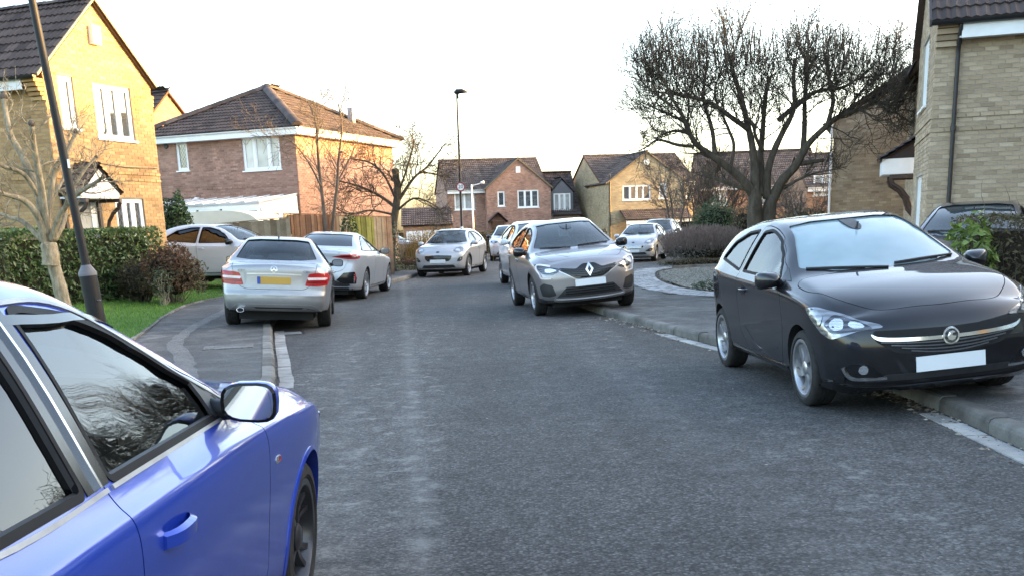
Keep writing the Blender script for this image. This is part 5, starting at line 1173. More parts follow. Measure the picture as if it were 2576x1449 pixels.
class Car:
    def __init__(s, P):
        s.P = P; s.L = P['L']; s.xf = P['wb']/2+P['fo']; s.T = pchip(P['T']); s.S = pchip(P['S']); s.Wf = pchip(P['W']); s.ZB = pchip(P['ZB'])
        s.Fp = pchip(P['F']); s.Rp = pchip(P['R']); s.res = P.get('res', 4); s.build_body()
    def section(s, q):
        P = s.P; w = float(s.Wf(q)); zb = float(s.ZB(q)); zt = float(s.T(q)); cF, cR = P.get('cF', .16), P.get('cR', .14)
        zt9 = float(min(s.T(max(0, q-cF)), s.T(min(s.L, q+cR)))); zt10 = float(min(s.T(max(0, q-cF*.35)), s.T(min(s.L, q+cR*.35))))
        zt9 = min(zt9, zt-.004); zs = min(float(s.S(q)), zt9-.012); h9 = zt9-zs; e = float(sstep(.10, .34, h9)); Hg = P['Hg']
        ins = P.get('ins', .03); yw = w-ins
        y9 = lerp(.86*w, yw-(yw-P['wr'])*min(1, h9/Hg)**.9, e); z9 = zt9-lerp(.30*h9, .035, e)
        zm = lerp(zb, zs, .55); cr = P.get('crease', .012); tk = P.get('tuck', .05)
        c = [(0,zb),(.55*w,zb),(w-.16,zb),(w-tk-.025,zb+.015),(w-tk,zb+.06),(w-tk*.55,zb+.15),(w-.012-P.get('scal',.0),zm-.06),(w-.004-P.get('scal',.0)*.5,zm+.08),
             (w,zs-.09),(w-cr*.4,zs-.035),(w-cr,zs-.006),(w-ins-.006,zs+.012*e),
             (lerp(yw,y9,.33)+.010*e,lerp(zs,z9,.33)),(lerp(yw,y9,.68)+.014*e,lerp(zs,z9,.68)),(y9+.004*e,z9-.02*e),(y9-.05*e-.1*(1-e)*w*.4,z9+.028*e+(1-e)*(zt9-z9)*.6),
             (y9*.62,lerp(z9,zt10,.86)),(y9*.3,lerp(zt10,zt,.75)),(0,zt)]
        return np.array(c), w, zb, zt
    def sect_curve(s, q):
        c, w, zb, zt = s.section(q); c = np.vstack([[-c[1][0], c[1][1]], c, [-c[-2][0], c[-2][1]]])
        out = []; R_ = s.res
        for i in range(len(c)-3):
            for k in range(R_):
                t = k/R_; b = [(1-t)**3/6, (3*t**3-6*t*t+4)/6, (-3*t**3+3*t*t+3*t+1)/6, t**3/6]; out.append(sum(b[j]*c[i+j] for j in range(4)))
        b = [1/6, 4/6, 1/6]; out.append(sum(b[j]*c[len(c)-3+j] for j in range(3)))
        o = np.array(out); o[0, 0] = 0; o[-1, 0] = 0; return o, w, zb, zt
    def find_edge(s):
        """where the side of the glasshouse turns into roof, so that no opening runs past it"""
        P = dict(s.P); Q = []; E = []
        for q in np.arange(.3*s.L, .97*s.L, .05):
            o, w, zb, zt = s.sect_curve(q); up = o[len(o)//2:]; d = np.diff(up, axis=0); ok = (-d[:, 0] > d[:, 1]) & (up[:-1, 1] > float(s.S(q))+.06)
            k = int(np.argmax(ok)) if ok.any() else 0; Q.append(q); E.append(up[k] if ok.any() else (w-.05, float(s.S(q))+.03))
        E = np.array(E); Q = np.array(Q); top = int(np.argmax(E[:, 1])); m = P.get('pillar', .035)
        def dd(o): return o[np.linalg.norm(o-np.roll(o, 1, 0), axis=1) > .004]
        def cl(ol, mg): o = densify(ol, .04); o[:, 1] = np.minimum(o[:, 1], np.interp(o[:, 0], Q, E[:, 1])-mg); return dd(o)
        if 'win' in P: P['win'] = [cl(o, m) for o in P['win']]
        if 'door' in P: P['door'] = [cl(o, .004) for o in P['door']]
        fz, fy = np.maximum.accumulate(E[:top+1, 1]), E[:top+1, 0]; rz, ry = np.maximum.accumulate(E[top:, 1][::-1]), E[top:, 0][::-1]
        def cw(ol, zz, yy): o = densify(ol, .05); lim_ = np.interp(o[:, 1], zz, yy)-P.get('pw', .055); o[:, 0] = np.clip(o[:, 0], -lim_, lim_); return dd(o)
        if P.get('ws'): P['ws'] = cw(P['ws'], fz, fy)
        if P.get('rw'): P['rw'] = cw(P['rw'], rz, ry)
        s.P = P
    def build_body(s):
        s.find_edge(); P = s.P; L = s.L; rF, rR = P.get('rF', .09), P.get('rR', .09)
        st = .035 if s.res >= 4 else .07
        qs = sorted(set([round(x, 4) for x in list(rF*(1-np.cos(np.linspace(0, math.pi/2, 7))))+list(np.arange(rF, L-rR, st))+list(L-rR*(1-np.cos(np.linspace(0, math.pi/2, 7))))]))
        rings = []
        def place(o, q, w):
            y, z = o[:, 0], o[:, 1]
            wtF = max(0, 1-q/P.get('dF', .7))**1.6; wtR = max(0, 1-(L-q)/P.get('dR', .6))**1.6
            yy = np.abs(y)/P['W'][len(P['W'])//2][1]
            x = s.xf-q-(P.get('bowF', .26)*yy**P.get('bowp', 2.4)-s.Fp(z))*wtF+(P.get('bowR', .16)*yy**2.4-s.Rp(z))*wtR
            return np.stack([x, y, z], 1)
        for q in qs:
            o, w, zb, zt = s.sect_curve(q); zc = (zb+zt)/2; hh = (zt-zb)/2; ins = 0
            if q < rF: ins = rF*(1-math.sqrt(max(0, 1-(1-q/rF)**2)))
            if q > L-rR: ins = rR*(1-math.sqrt(max(0, 1-(1-(L-q)/rR)**2)))
            o = o.copy(); o[:, 0] *= 1-ins/w; o[:, 1] = zc+(o[:, 1]-zc)*(1-ins/hh); rings.append((o, q, w, zc))
        allr = []
        for kk in (.0, .3, .55, .75, .9):
            o, q, w, zc = rings[0]; o2 = o.copy(); o2[:, 0] *= kk; o2[:, 1] = zc+(o2[:, 1]-zc)*kk; allr.append((o2, q, w))
        for o, q, w, zc in rings: allr.append((o, q, w))
        for kk in (.9, .75, .55, .3, .0):
            o, q, w, zc = rings[-1]; o2 = o.copy(); o2[:, 0] *= kk; o2[:, 1] = zc+(o2[:, 1]-zc)*kk; allr.append((o2, q, w))
        vs_ = []; n = len(allr[0][0]); idx = []
        for r_, (o, q, w) in enumerate(allr):
            p = place(o, q, w)
            if r_ in (0, len(allr)-1):
                vs_.append(tuple(p[0])); idx.append([len(vs_)-1]*(2*n-2)); continue
            row = []
            for i in range(n): vs_.append(tuple(p[i])); row.append(len(vs_)-1)
            for i in range(n-2, 0, -1): vs_.append((p[i][0], -p[i][1], p[i][2])); row.append(len(vs_)-1)
            idx.append(row)
        fs = []; m = 2*n-2
        for a, b in zip(idx[:-1], idx[1:]):
            for k in range(m):
                f = [a[k], a[(k+1) % m], b[(k+1) % m], b[k]]; g = []
                for v in f:
                    if v not in g: g.append(v)
                if len(g) > 2: fs.append(tuple(g))
        mb = MB(); mb.raw(vs_, fs); me = mb.mesh('body', [P['paint'], M['under'], M['cabin']]); bm = bmesh.new(); bm.from_mesh(me); bmesh.ops.recalc_face_normals(bm, faces=bm.faces)
        if bm.calc_volume(signed=True) < 0: bmesh.ops.reverse_faces(bm, faces=bm.faces)
        s.bvh = BVHTree.FromBMesh(bm); bm.to_mesh(me); bm.free(); s.me = me
        # inner cabin volume
        if P.get('cab'):
            a, b, fl = P['cab']; th = .05; rows = []; rp = None
            for q in np.arange(a, b, .08):
                c, w, zb, zt = s.section(q); y9, z9 = c[14]; zs = float(s.S(q)); top = zt-th; zs = min(zs, top-.05); flz = np.interp(q, [f[0] for f in fl], [f[1] for f in fl])
                if top < flz+.1: continue
                z9 = min(z9-.04, top-.01); pts = [(-(w-.11),flz),((w-.11),flz),((w-.10),zs-.04),(y9-.045,max(z9,zs)),(y9*.55,lerp(z9,top,.8)),(-y9*.55,lerp(z9,top,.8)),(-(y9-.045),max(z9,zs)),(-(w-.10),zs-.04)]
                rows.append([(s.xf-q, y, max(z, flz+.02*(i > 1))) for i, (y, z) in enumerate(pts)])
            mb = MB(); v = sum(rows, []); k = 8; f = [(i*k+j, i*k+(j+1) % k, (i+1)*k+(j+1) % k, (i+1)*k+j) for i in range(len(rows)-1) for j in range(k)]
            f += [tuple(range(k))[::-1], tuple((len(rows)-1)*k+j for j in range(k))]; mb.raw(v, f); c = mb.mesh('cab', M['cabin']); bm = bmesh.new(); bm.from_mesh(c); bmesh.ops.recalc_face_normals(bm, faces=bm.faces)
            if bm.calc_volume(signed=True) < 0: bmesh.ops.reverse_faces(bm, faces=bm.faces)
            bm.to_mesh(c); bm.free(); s.me = boolean(s.me, c, 'DIFFERENCE')
        # wheel arches
        cyl = []; n = 40
        for q, rr in ((P['fo'], P['ar']), (P['fo']+P['wb'], P['ar'])):
            ol = [(q+rr*math.cos(2*math.pi*i/n), P['r']+.01+rr*math.sin(2*math.pi*i/n)) for i in range(n)]
            for sg in (1, -1): cyl.append((ol, (lambda u, v, t, sg=sg: (s.xf-u, sg*t, v)), P['Wd']-.36, P['Wd']+.2))
        s.me = boolean(s.me, prism(cyl, M['under']), 'DIFFERENCE')
        cuts = []
        for ol in P.get('win', []): cuts.append((ol, (lambda u, v, t: (s.xf-u, t, v)), -1.3, 1.3))
        if cuts: s.me = boolean(s.me, prism(cuts, M['plastic']), 'DIFFERENCE')
        if P.get('ws') is not None: s.me = boolean(s.me, prism([(densify(rc(P['ws'], .06), .1), (lambda u, v, t: (t, u, v)), s.xf-P['wsx'], s.xf+.3)], M['plastic']), 'DIFFERENCE')
        if P.get('rw') is not None: s.me = boolean(s.me, prism([(densify(rc(P['rw'], .06), .1), (lambda u, v, t: (t, u, v)), s.xf-P['rwx'], s.xf-s.L-.3)], M['plastic']), 'DIFFERENCE')
        s.doors = []
        gap = P.get('gap', .006)
        def split(items_f, name, both=True):
            small = boolean(s.me.copy(), prism(items_f(0), P['paint']), 'INTERSECT'); s.me = boolean(s.me, prism(items_f(gap), M['under']), 'DIFFERENCE'); s.doors.append((name, small))
        for ol in P.get('door', []):
            o = densify(rc(ol, .09), .06)
            split(lambda g, o=o: [((grow(o, g) if g else o), (lambda u, v, t, sg=sg: (s.xf-u, sg*t, v)), P['Wd']-.33, P['Wd']+.2) for sg in (1, -1)], 'door')
        if P.get('bonnet'):
            o = densify(rc(P['bonnet'], .12), .06); split(lambda g: [((grow(o, g) if g else o), (lambda u, v, t: (s.xf-u, v, t)), P.get('bz', .55), 1.3)], 'bonnet')
        if P.get('boot'):
            o = densify(rc(P['boot'], .06), .06); split(lambda g: [((grow(o, g) if g else o), (lambda u, v, t: (t, u, v)), s.xf-s.L-.3, s.xf-s.L+P.get('bootd', .35))], P.get('bootname', 'boot_lid'))
        for i, mm in enumerate([s.me]+[d[1] for d in s.doors]): pass
    # --- features laid on the body surface
    def project(s, view, u, v):
        if view == 'T': o = Vector((s.xf-u, v, 3)); d = Vector((0,0,-1))
        elif view == 'S': o = Vector((s.xf-u, 3, v)); d = Vector((0,-1,0))
        elif view == 'SR': o = Vector((s.xf-u, -3, v)); d = Vector((0,1,0))
        else:
            a = R(0 if view == 'F' else 180 if view == 'B' else view); dv = Vector((math.cos(a), math.sin(a), 0)); la = Vector((-math.sin(a), math.cos(a), 0))
            if view == 'B': la = -la
            o = dv*6+la*u+Vector((0,0,v)); d = -dv
        h = s.bvh.ray_cast(o, d)
        if h[0] is None:
            h = s.bvh.find_nearest(o+d*(6-2.0) if view not in ('S','SR','T') else o+d*2.2)
        return h[0], h[1]
    def patch(s, name, view, ol, mat, off=.004, depth=.02, res=.045, rnd=2, parent=None, label=None, off_c=None, mirror=False):
        o = densify(rc(ol, [0,.014,.03][rnd]) if rnd else np.array(ol, float), res); o = o if area2(o) > 0 else o[::-1]
        pts = [Vector(p) for p in o]; n = len(pts); x0, y0 = o.min(0); x1, y1 = o.max(0); grid = []
        x = x0+res/2
        while x < x1:
            y = y0+res/2
            while y < y1:
                c = False; j = n-1
                for i in range(n):
                    if ((o[i][1] > y) != (o[j][1] > y)) and (x < (o[j][0]-o[i][0])*(y-o[i][1])/(o[j][1]-o[i][1])+o[i][0]): c = not c
                    j = i
                if c and np.min(np.hypot(o[:, 0]-x, o[:, 1]-y)) > res*.45: grid.append(Vector((x, y)))
                y += res
            x += res
        v, e, f, *_ = delaunay_2d_cdt(pts+grid, [], [list(range(n))], 1, 1e-6)
        co = []; nr = []
        for p in v:
            loc, no = s.project(view, p.x, p.y); co.append(loc+no*off); nr.append(no)
        fs = [tuple(q) for q in f]; cnt = {}
        for q in fs:
            for a, b in zip(q, q[1:]+q[:1]): cnt[(a, b)] = 1
        bd = [(a, b) for a, b in cnt if (b, a) not in cnt]; mp = {}; co2 = list(co)
        for a, b in bd:
            for k in (a, b):
                if k not in mp: mp[k] = len(co2); co2.append(co[k]-nr[k]*depth)
        fs += [(a, mp[a], mp[b], b) for a, b in bd]
        m = MB(); m.raw(co2, fs); me = m.mesh(name, mat); bm = bmesh.new(); bm.from_mesh(me)
        bmesh.ops.recalc_face_normals(bm, faces=bm.faces); bm.faces.ensure_lookup_table()
        f0 = bm.faces[0]
        if f0.normal.dot(nr[fs[0][0]]) < 0: bmesh.ops.reverse_faces(bm, faces=bm.faces)
        bm.to_mesh(me); bm.free(); smooth_mesh(me, .9)
        ob = link(name, me, parent or s.root)
        if label: ob['label'] = label
        if mirror:
            me2 = me.copy(); me2.transform(Matrix.Scale(-1, 4, (0,1,0))); me2.flip_normals(); o2 = link(name, me2, parent or s.root)
            if label: o2['label'] = label
            return ob, o2
        return ob
    def line(s, name, view, pts, w, mat, off=.003, parent=None, n=6, h=.006, mirror=False):
        """raised strip following the body along a polyline"""
        P = spline(pts, n); t = np.gradient(P, axis=0); t /= np.linalg.norm(t, axis=1)[:, None]+1e-9; nn = np.stack([-t[:,1], t[:,0]], 1)
        ww = np.array(w) if hasattr(w, '__len__') else w
        m = MB(); rows = []
        for i, p in enumerate(P):
            wi = np.interp(i/(len(P)-1), np.linspace(0,1,len(ww)), ww) if hasattr(ww, '__len__') else ww
            a, na = s.project(view, *(p+nn[i]*wi/2)); b, nb = s.project(view, *(p-nn[i]*wi/2)); rows.append((a-na*.01, a+na*(off+h), b+nb*(off+h), b-nb*.01))
        v = [q for r_ in rows for q in r_]; fs = [(i*4+k, i*4+k+1, i*4+5+k, i*4+4+k) for i in range(len(rows)-1) for k in range(3)]+[(0,1,2,3), tuple(len(v)-4+k for k in (3,2,1,0))]
        m.raw(v, fs); me = m.mesh(name, mat); bm = bmesh.new(); bm.from_mesh(me); bmesh.ops.recalc_face_normals(bm, faces=bm.faces); bm.to_mesh(me); bm.free(); smooth_mesh(me, .7)
        ob = link(name, me, parent or s.root)
        if mirror:
            me2 = me.copy(); me2.transform(Matrix.Scale(-1, 4, (0,1,0))); me2.flip_normals(); link(name, me2, parent or s.root)
        return ob
    def assemble(s, name, label, loc, yaw, roll=0.0, pitch=0.0, group=None, z=0.0):
        P = s.P; s.root = thing(name, label, 'car', (loc[0], loc[1], z), yaw, group); s.root.rotation_euler = (roll, pitch, yaw)
        smooth_mesh(s.me, .42); s.body = link('body', s.me, s.root); s.dob = []
        for nm, me in s.doors:
            if nm == 'door':
                for sg in (1, -1):
                    bm = bmesh.new(); bm.from_mesh(me); bmesh.ops.delete(bm, geom=[v for v in bm.verts if v.co.y*sg < 0], context='VERTS')
                    m2 = bpy.data.meshes.new('door'); bm.to_mesh(m2); bm.free()
                    for k in me.materials: m2.materials.append(k)
                    smooth_mesh(m2, .42); d = link('door', m2, s.root); d['side'] = sg; s.dob.append(d)
            else: smooth_mesh(me, .42); o = link(nm, me, s.root); setattr(s, nm, o)
        g = P.get('glass', {})
        for i, ol in enumerate(P.get('win', [])):
            mt = (P.get('wing') or ['cg_side']*9)[i]
            s.patch('side_window', 'S', grow(densify(rc(ol, .05), .08), .012), M[mt], -.012, .004, .12, 0, mirror=True)
        for ol in P.get('win', []):
            w_ = densify(rc(ol, .05), .06); w_ = grow(w_, .008); s.line('window_seal', 'S', list(w_)+[w_[0]], P.get('seal', .022), M['seal'], .0005, n=1, h=.003, mirror=True)
        if P.get('ws') is not None: s.windscreen = s.patch('windscreen', 'F', grow(densify(rc(P['ws'], .06), .1), .014), M[P.get('wsg', 'cg')], -.010, .004, .09, 0)
        if P.get('rw') is not None: s.rear_window = s.patch('rear_window', 'B', grow(densify(rc([(-u, v) for u, v in P['rw']], .06), .1), .014), M[P.get('rwg', 'cg')], -.010, .004, .09, 0)
        s.wheels()
        if P.get('cab') and P.get('interior', True): s.interior()
        # underbody
        m = MB(); m.box(s.xf-s.L+.35, s.xf-.35, -P['Wd']+.3, P['Wd']-.3, .15, .3); m.build('underbody', M['under'], s.root)
        return s.root
    def wheels(s):
        P = s.P; r, w = P['r'], P.get('tw', .21); rr = P['rim']; st = P['spokes']; mt = M[P.get('rimmat', 'alloy')]
        ty = MB(); RX = Matrix.Rotation(R(-90), 4, 'X')   # lathe axis Z -> +Y
        prof = [(rr-.008,-w*.42),(rr+.01,-w*.46),(r-.06,-w*.5),(r-.022,-w*.47),(r-.006,-w*.40),(r,-w*.33)]
        nrib = 4
        for k in range(nrib):
            a = -w*.33+(2*w*.33)*k/nrib; b = -w*.33+(2*w*.33)*(k+1)/nrib; prof += [(r, b-.008), (r-.007, b-.007), (r-.007, b-.001), (r, b)] if k < nrib-1 else [(r, b)]
        prof += [(r-.006,w*.40),(r-.022,w*.47),(r-.06,w*.5),(rr+.012,w*.46),(rr-.008,w*.42)]
        ty.lathe(prof, 40 if s.res >= 4 else 24, M=RX, closed=True); tme = ty.mesh('wheel', M['rubber'], True, .6)
        rm = MB(); rm.lathe([(rr-.004,w*.44),(rr+.004,w*.46),(rr-.008,w*.475),(rr-.022,w*.46),(rr-.03,w*.40),(rr-.045,w*.1),(rr-.05,-w*.35),(rr-.004,-w*.44)], 40, M=RX)
        hub = .058; yo = w*.40
        def spoke(a0, a1, w0, w1, dish):
            n = 7
            for k in range(n):
                pass
            pts = []
            for k in range(n):
                t = k/(n-1); rad = lerp(hub*.8, rr-.018, t); a = lerp(a0, a1, t**1.2); y = yo-dish*math.sin(math.pi*min(1, t*1.0))*.6-dish*.4*(1-t)
                wd = lerp(w0, w1, t); c = Vector((math.cos(a), 0, math.sin(a))); tt = Vector((-math.sin(a), 0, math.cos(a))); ce = c*rad+Vector((0,y,0))
                pts.append((ce-tt*wd/2-Vector((0,.03,0)), ce-tt*wd/2*.8, ce+tt*wd/2*.8, ce+tt*wd/2-Vector((0,.03,0))))
            v = [q for p in pts for q in p]; rm.raw(v, [(i*4+k, i*4+4+k, i*4+5+k, i*4+k+1) for i in range(n-1) for k in range(3)])
        for i in range(st['n']):
            a = 2*math.pi*i/st['n']+.3
            if st['kind'] == 'twin':
                for d in (-1, 1): spoke(a+d*st.get('s0',.10), a+d*st.get('s1',.16), st['w0'], st['w1'], st.get('dish',.02))
            elif st['kind'] == 'vee':
                for d in (-1, 1): spoke(a, a+d*st.get('s1',.2), st['w0'], st['w1'], st.get('dish',.02))
            elif st['kind'] == 'twist': spoke(a, a+st.get('s1',.35), st['w0'], st['w1'], st.get('dish',.02)); spoke(a+.22, a+st.get('s1',.35)+.42, st['w0']*.7, st['w1']*.6, st.get('dish',.02)+.005)
            else: spoke(a, a, st['w0'], st['w1'], st.get('dish',.02))
        rm.lathe([(0,yo+.004),(hub*.7,yo+.002),(hub,yo-.01),(hub*1.02,yo-.05)], 18, M=RX)
        rme = rm.mesh('rim', mt, True, .6)
        bk = MB(); bk.lathe([(0,w*.02),(rr*.62,w*.02),(rr*.62,-w*.1),(0,-w*.1)], 24, M=RX); bme = bk.mesh('brake_disc', M['galv'])
        dk = MB(); dk.lathe([(rr*.62,w*-.12),(rr-.05,-w*.12)], 24, M=RX); dme = dk.mesh('hub_shadow', M['under'])  # near-black ring paints the shade behind the spokes
        steer = P.get('steer', 0)
        for q in (P['fo'], P['fo']+P['wb']):
            for sg in (1, -1):
                o = link('wheel', tme, s.root); o.location = (s.xf-q, sg*(P['Wd']-w/2-P.get('win_',.025)), r); o.rotation_euler = (0, random.uniform(0, 6), 0 if sg > 0 else math.pi)
                if q == P['fo'] and steer: o.rotation_euler[2] += steer
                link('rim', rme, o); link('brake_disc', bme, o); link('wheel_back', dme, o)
    def interior(s):
        P = s.P; a, b, fl = P['cab']; sx = P.get('seatx', a+1.05)
        def pad(name, bx, rx=0, r_=.05):
            x0,x1,y0,y1,z0,z1 = bx; me = MB(); me.box(-(x1-x0)/2,(x1-x0)/2,-(y1-y0)/2,(y1-y0)/2,-(z1-z0)/2,(z1-z0)/2); m_ = me.mesh(name, M['seat']); bm = bmesh.new(); bm.from_mesh(m_); bmesh.ops.bevel(bm, geom=bm.edges[:], offset=r_, segments=2, profile=.5, affect='EDGES'); bm.to_mesh(m_); bm.free(); smooth_mesh(m_, .8)
            o = link(name, m_, s.root); o.location = (s.xf-(x0+x1)/2, (y0+y1)/2, (z0+z1)/2); o.rotation_euler = (0, rx, 0); return o
        hz = P['H']
        for y in (-.36, .36):
            pad('seat', (sx-.25,sx+.27,y-.25,y+.25,.38,.56)); pad('seat_back', (sx+.20,sx+.34,y-.24,y+.24,.50,min(1.02,hz-.42)), -.22); pad('headrest', (sx+.36,sx+.46,y-.13,y+.13,min(1.05,hz-.40),min(1.26,hz-.19)), -.15, .04)
        pad('rear_seat', (sx+.95,sx+1.10,-.6,.6,.45,min(1.0,hz-.45)), -.25)
        for y in (-.36, .36): pad('rear_headrest', (sx+1.12,sx+1.20,y-.12,y+.12,min(1.0,hz-.46),min(1.13,hz-.32)), -.2, .035)
        m = MB(); m.box(-.28,.30,-.66,.66,-.18,.03); m_ = m.mesh('dashboard', M['cabin']); bm = bmesh.new(); bm.from_mesh(m_); bmesh.ops.bevel(bm, geom=bm.edges[:], offset=.06, segments=2, affect='EDGES'); bm.to_mesh(m_); bm.free(); smooth_mesh(m_, .8); o = link('dashboard', m_, s.root); o.location = (s.xf-a-.30, 0, P.get('dashz', .93))
        m = MB(); n = 20; m.tube([(0, .18*math.cos(6.2832*k/n), .18*math.sin(6.2832*k/n)) for k in range(n+1)], .016, 6); m.tube([(0,-.17,0),(0,.17,0)], .02, 6); o = m.build('steering_wheel', M['cabin'], s.root, True); o.location = (s.xf-a-.72, -.36, P.get('dashz', .93)-.02); o.rotation_euler = (0, -.4, 0)
        m = MB(); m.box(-.02,.02,-.11,.11,-.03,.03); m.tube([(0,0,.02),(.05,0,.10)], .01, 6); o = m.build('rear_view_mirror', M['cabin'], s.root); o.location = (s.xf-P.get('rvx', a+.62), 0, P.get('rvz', hz-.20))
    def mirror(s, q, z, y0, mat, w=.20, h=.13, glass=True, arm='plastic', yaw=0.12, d=.11):
        for sg in (1, -1):
            m = MB(); n = 18; rows = []
            prof = [(-.5,1.0),(-.42,1.04),(-.1,1.03),(.25,.93),(.6,.72),(.85,.42),(1.0,.0)]
            for t, k in prof:
                for j in range(n):
                    a = 2*math.pi*j/n; ca, sa = math.cos(a), math.sin(a); e = .62
                    yy = math.copysign(abs(ca)**e, ca)*w/2*k; zz = math.copysign(abs(sa)**e, sa)*h/2*k*(1.0+.10*ca)
                    rows.append((t*d, yy-.03*max(0,t)*1, zz))
            fs = [(i*n+j, i*n+(j+1) % n, (i+1)*n+(j+1) % n, (i+1)*n+j) for i in range(len(prof)-1) for j in range(n)]; m.raw(rows, fs)
            me = m.mesh('mirror', mat, True, .9)
            if sg < 0: me.transform(Matrix.Scale(-1, 4, (0,1,0))); me.flip_normals()
            o = link('mirror', me, s.root); o.location = (s.xf-q, sg*(y0+w/2), z); o.rotation_euler = (0, 0, sg*-yaw)
            g = MB(); pts = []
            for j in range(n):
                a = 2*math.pi*j/n; ca, sa = math.cos(a), math.sin(a); pts.append((-.5*d-.004, sg*math.copysign(abs(ca)**.62, ca)*w/2*.9, math.copysign(abs(sa)**.62, sa)*h/2*.88*(1+.1*ca)))
            g.face(pts if sg > 0 else pts[::-1]); g.build('mirror_glass', M['mirror'], o)
            bz = MB(); outer = [(p[0]+.001, p[1]/.9*1.02, p[2]/.88*1.02) for p in pts]; inn = [(p[0]-.004, p[1]*1.0, p[2]*1.0) for p in pts]; bz.raw(outer+inn, [(j, (j+1) % n, n+(j+1) % n, n+j) for j in range(n)]); bz.build('mirror_bezel', M['gloss_black'], o)
            a = MB(); a.tube([(0,sg*-(w/2+.05),-.035),(.0,sg*-(w/2-.05),-.03)], [.035,.028], 8); a.build('mirror_arm', M[arm], o, True)
    def handle(s, q, z, mat, L=.19, w=.034, sides=(1, -1), proud=.035, cup=True):
        for sg in sides:
            v = 'S' if sg > 0 else 'SR'; ps = []
            for t in np.linspace(-.5, .5, 9):
                loc, no = s.project(v, q+t*L, z+.004*(1-4*t*t)); ps.append(loc+no*(proud*(1-(2*abs(t))**3)+.002))
            m = MB(); rows = []
            for p in ps: rows += [(p.x, p.y+sg*-.010, p.z-w/2), (p.x, p.y+sg*.006, p.z-w/2*.7), (p.x, p.y+sg*.006, p.z+w/2*.7), (p.x, p.y-sg*.010, p.z+w/2)]
            m.raw(rows, [(i*4+k, i*4+(k+1) % 4, i*4+4+(k+1) % 4, i*4+4+k) for i in range(8) for k in range(4)]+[(0,1,2,3),(35,34,33,32)])
            me = m.mesh('handle', mat); bm = bmesh.new(); bm.from_mesh(me); bmesh.ops.recalc_face_normals(bm, faces=bm.faces); bm.to_mesh(me); bm.free(); smooth_mesh(me, .9)
            par = s.root
            for d in s.dob:
                if d['side'] == sg:
                    xs = [c[0] for c in d.bound_box]
                    if min(xs) < s.xf-q < max(xs): par = d
            link('handle', me, par)
            if cup: s.patch('handle_recess', v, [(q-.055,z-.045),(q+.055,z-.045),(q+.06,z+.05),(q-.06,z+.05)], M['gloss_black'], .0015, .003, .03, 2, parent=par)  # flat black patch paints the shade of the finger recess
    def plate(s, view, z, mat, u=0, w=.52, h=.111, tilt=0, band=None, off=.012):
        loc, no = s.project(view, u, z); m = MB(); fx = 1 if view == 'F' else -1
        m.box(-.006,.006,-w/2,w/2,-h/2,h/2); o = m.build('number_plate', mat, s.root); l2, n2 = s.project(view, u+w/2, z); l3, n3 = s.project(view, u-w/2, z)
        x = max(loc.x*fx, l2.x*fx-.01, l3.x*fx-.01)*fx+fx*off; o.location = (x, fx*u if view == 'B' else u, z); o.rotation_euler = (0, tilt, 0)
        if band:
            b = MB(); b.box(-.001,.001,-.025,.025,-h/2,h/2); bo = b.build('plate_band', band, o); bo.location = (fx*.0078, -fx*-1*(w/2-.025)*-1*-1, 0)
            bo.location = (fx*.0078, (w/2-.025), 0)
        return o
    def strip_arc(s, q, rr, wd, mat, name='arch_trim', a0=-10, a1=190, off=.006):
        for v in ('S', 'SR'):
            n = 22; m = MB(); rows = []
            for i in range(n+1):
                a = R(lerp(a0, a1, i/n)); r0, r1 = rr-.004, rr+wd
                z0, z1 = s.P['r']+.01+r0*math.sin(a), s.P['r']+.01+r1*math.sin(a)
                p0, n0 = s.project(v, q+r0*math.cos(a), max(z0, float(s.ZB(q))+.02)); p1, n1 = s.project(v, q+r1*math.cos(a), max(z1, float(s.ZB(q))+.02)); sg = 1 if v == 'S' else -1
                rows += [p0-Vector((0,sg*.05,0)), p0+n0*(off+.006), p1+n1*off, p1-n1*.01]
            m.raw(rows, [(i*4+k, i*4+4+k, i*4+5+k, i*4+k+1) for i in range(n) for k in range(3)]); me = m.mesh(name, mat); bm = bmesh.new(); bm.from_mesh(me); bmesh.ops.recalc_face_normals(bm, faces=bm.faces); bm.to_mesh(me); bm.free(); smooth_mesh(me, .8); link(name, me, s.root)
M['mirror'] = NT('mirror glass').set(Base=(.75,.8,.85), Metallic=1.0, Roughness=.02)
M['trim_grey'] = plain('dark grey plastic', (.075,.075,.08), .4, .2, 15)
def p3(car, yaw, pts):
    a = R(yaw); la = (-math.sin(a), math.cos(a)); return [((car.xf-q)*la[0]+y*la[1], z) for q, y, z in pts]
def circ(u, v, r, n=10, ry=None): return [(u+r*math.cos(2*math.pi*i/n), v+(ry or r)*math.sin(2*math.pi*i/n)) for i in range(n)]
def disc_badge(car, view, z, r, mat, u=0, name='badge', off=.012, parent=None):
    return car.patch(name, view, circ(u, z, r, 18), mat, off, .02, .03, 0, parent=parent)
def wiper(car, a, b, lift=.02):
    P = []
    for t in np.linspace(0, 1, 8):
        u, z = lerp(a[0], b[0], t), lerp(a[1], b[1], t); l, n = car.project('F', u, z); P.append(l+n*(lift*(.6+.4*math.sin(3.14*t))))
    m = MB(); m.tube(P, .010, 6); m.tube([p+Vector((-.004,0,-.012)) for p in P[2:]], .008, 5); m.build('wiper', M['plastic'], car.root, True)
def aerial(car, q, L=.18, rake=.5):
    z = float(car.T(q))-.01; m = MB(); m.tube([(car.xf-q,0,z),(car.xf-q-L*rake,0,z+L*.8)], [.008,.004], 6); m.lathe([(.03,0),(.02,.025),(.008,.03)], 10, M=Matrix.Translation((car.xf-q,0,z-.005))); m.build('aerial', M['plastic'], car.root)
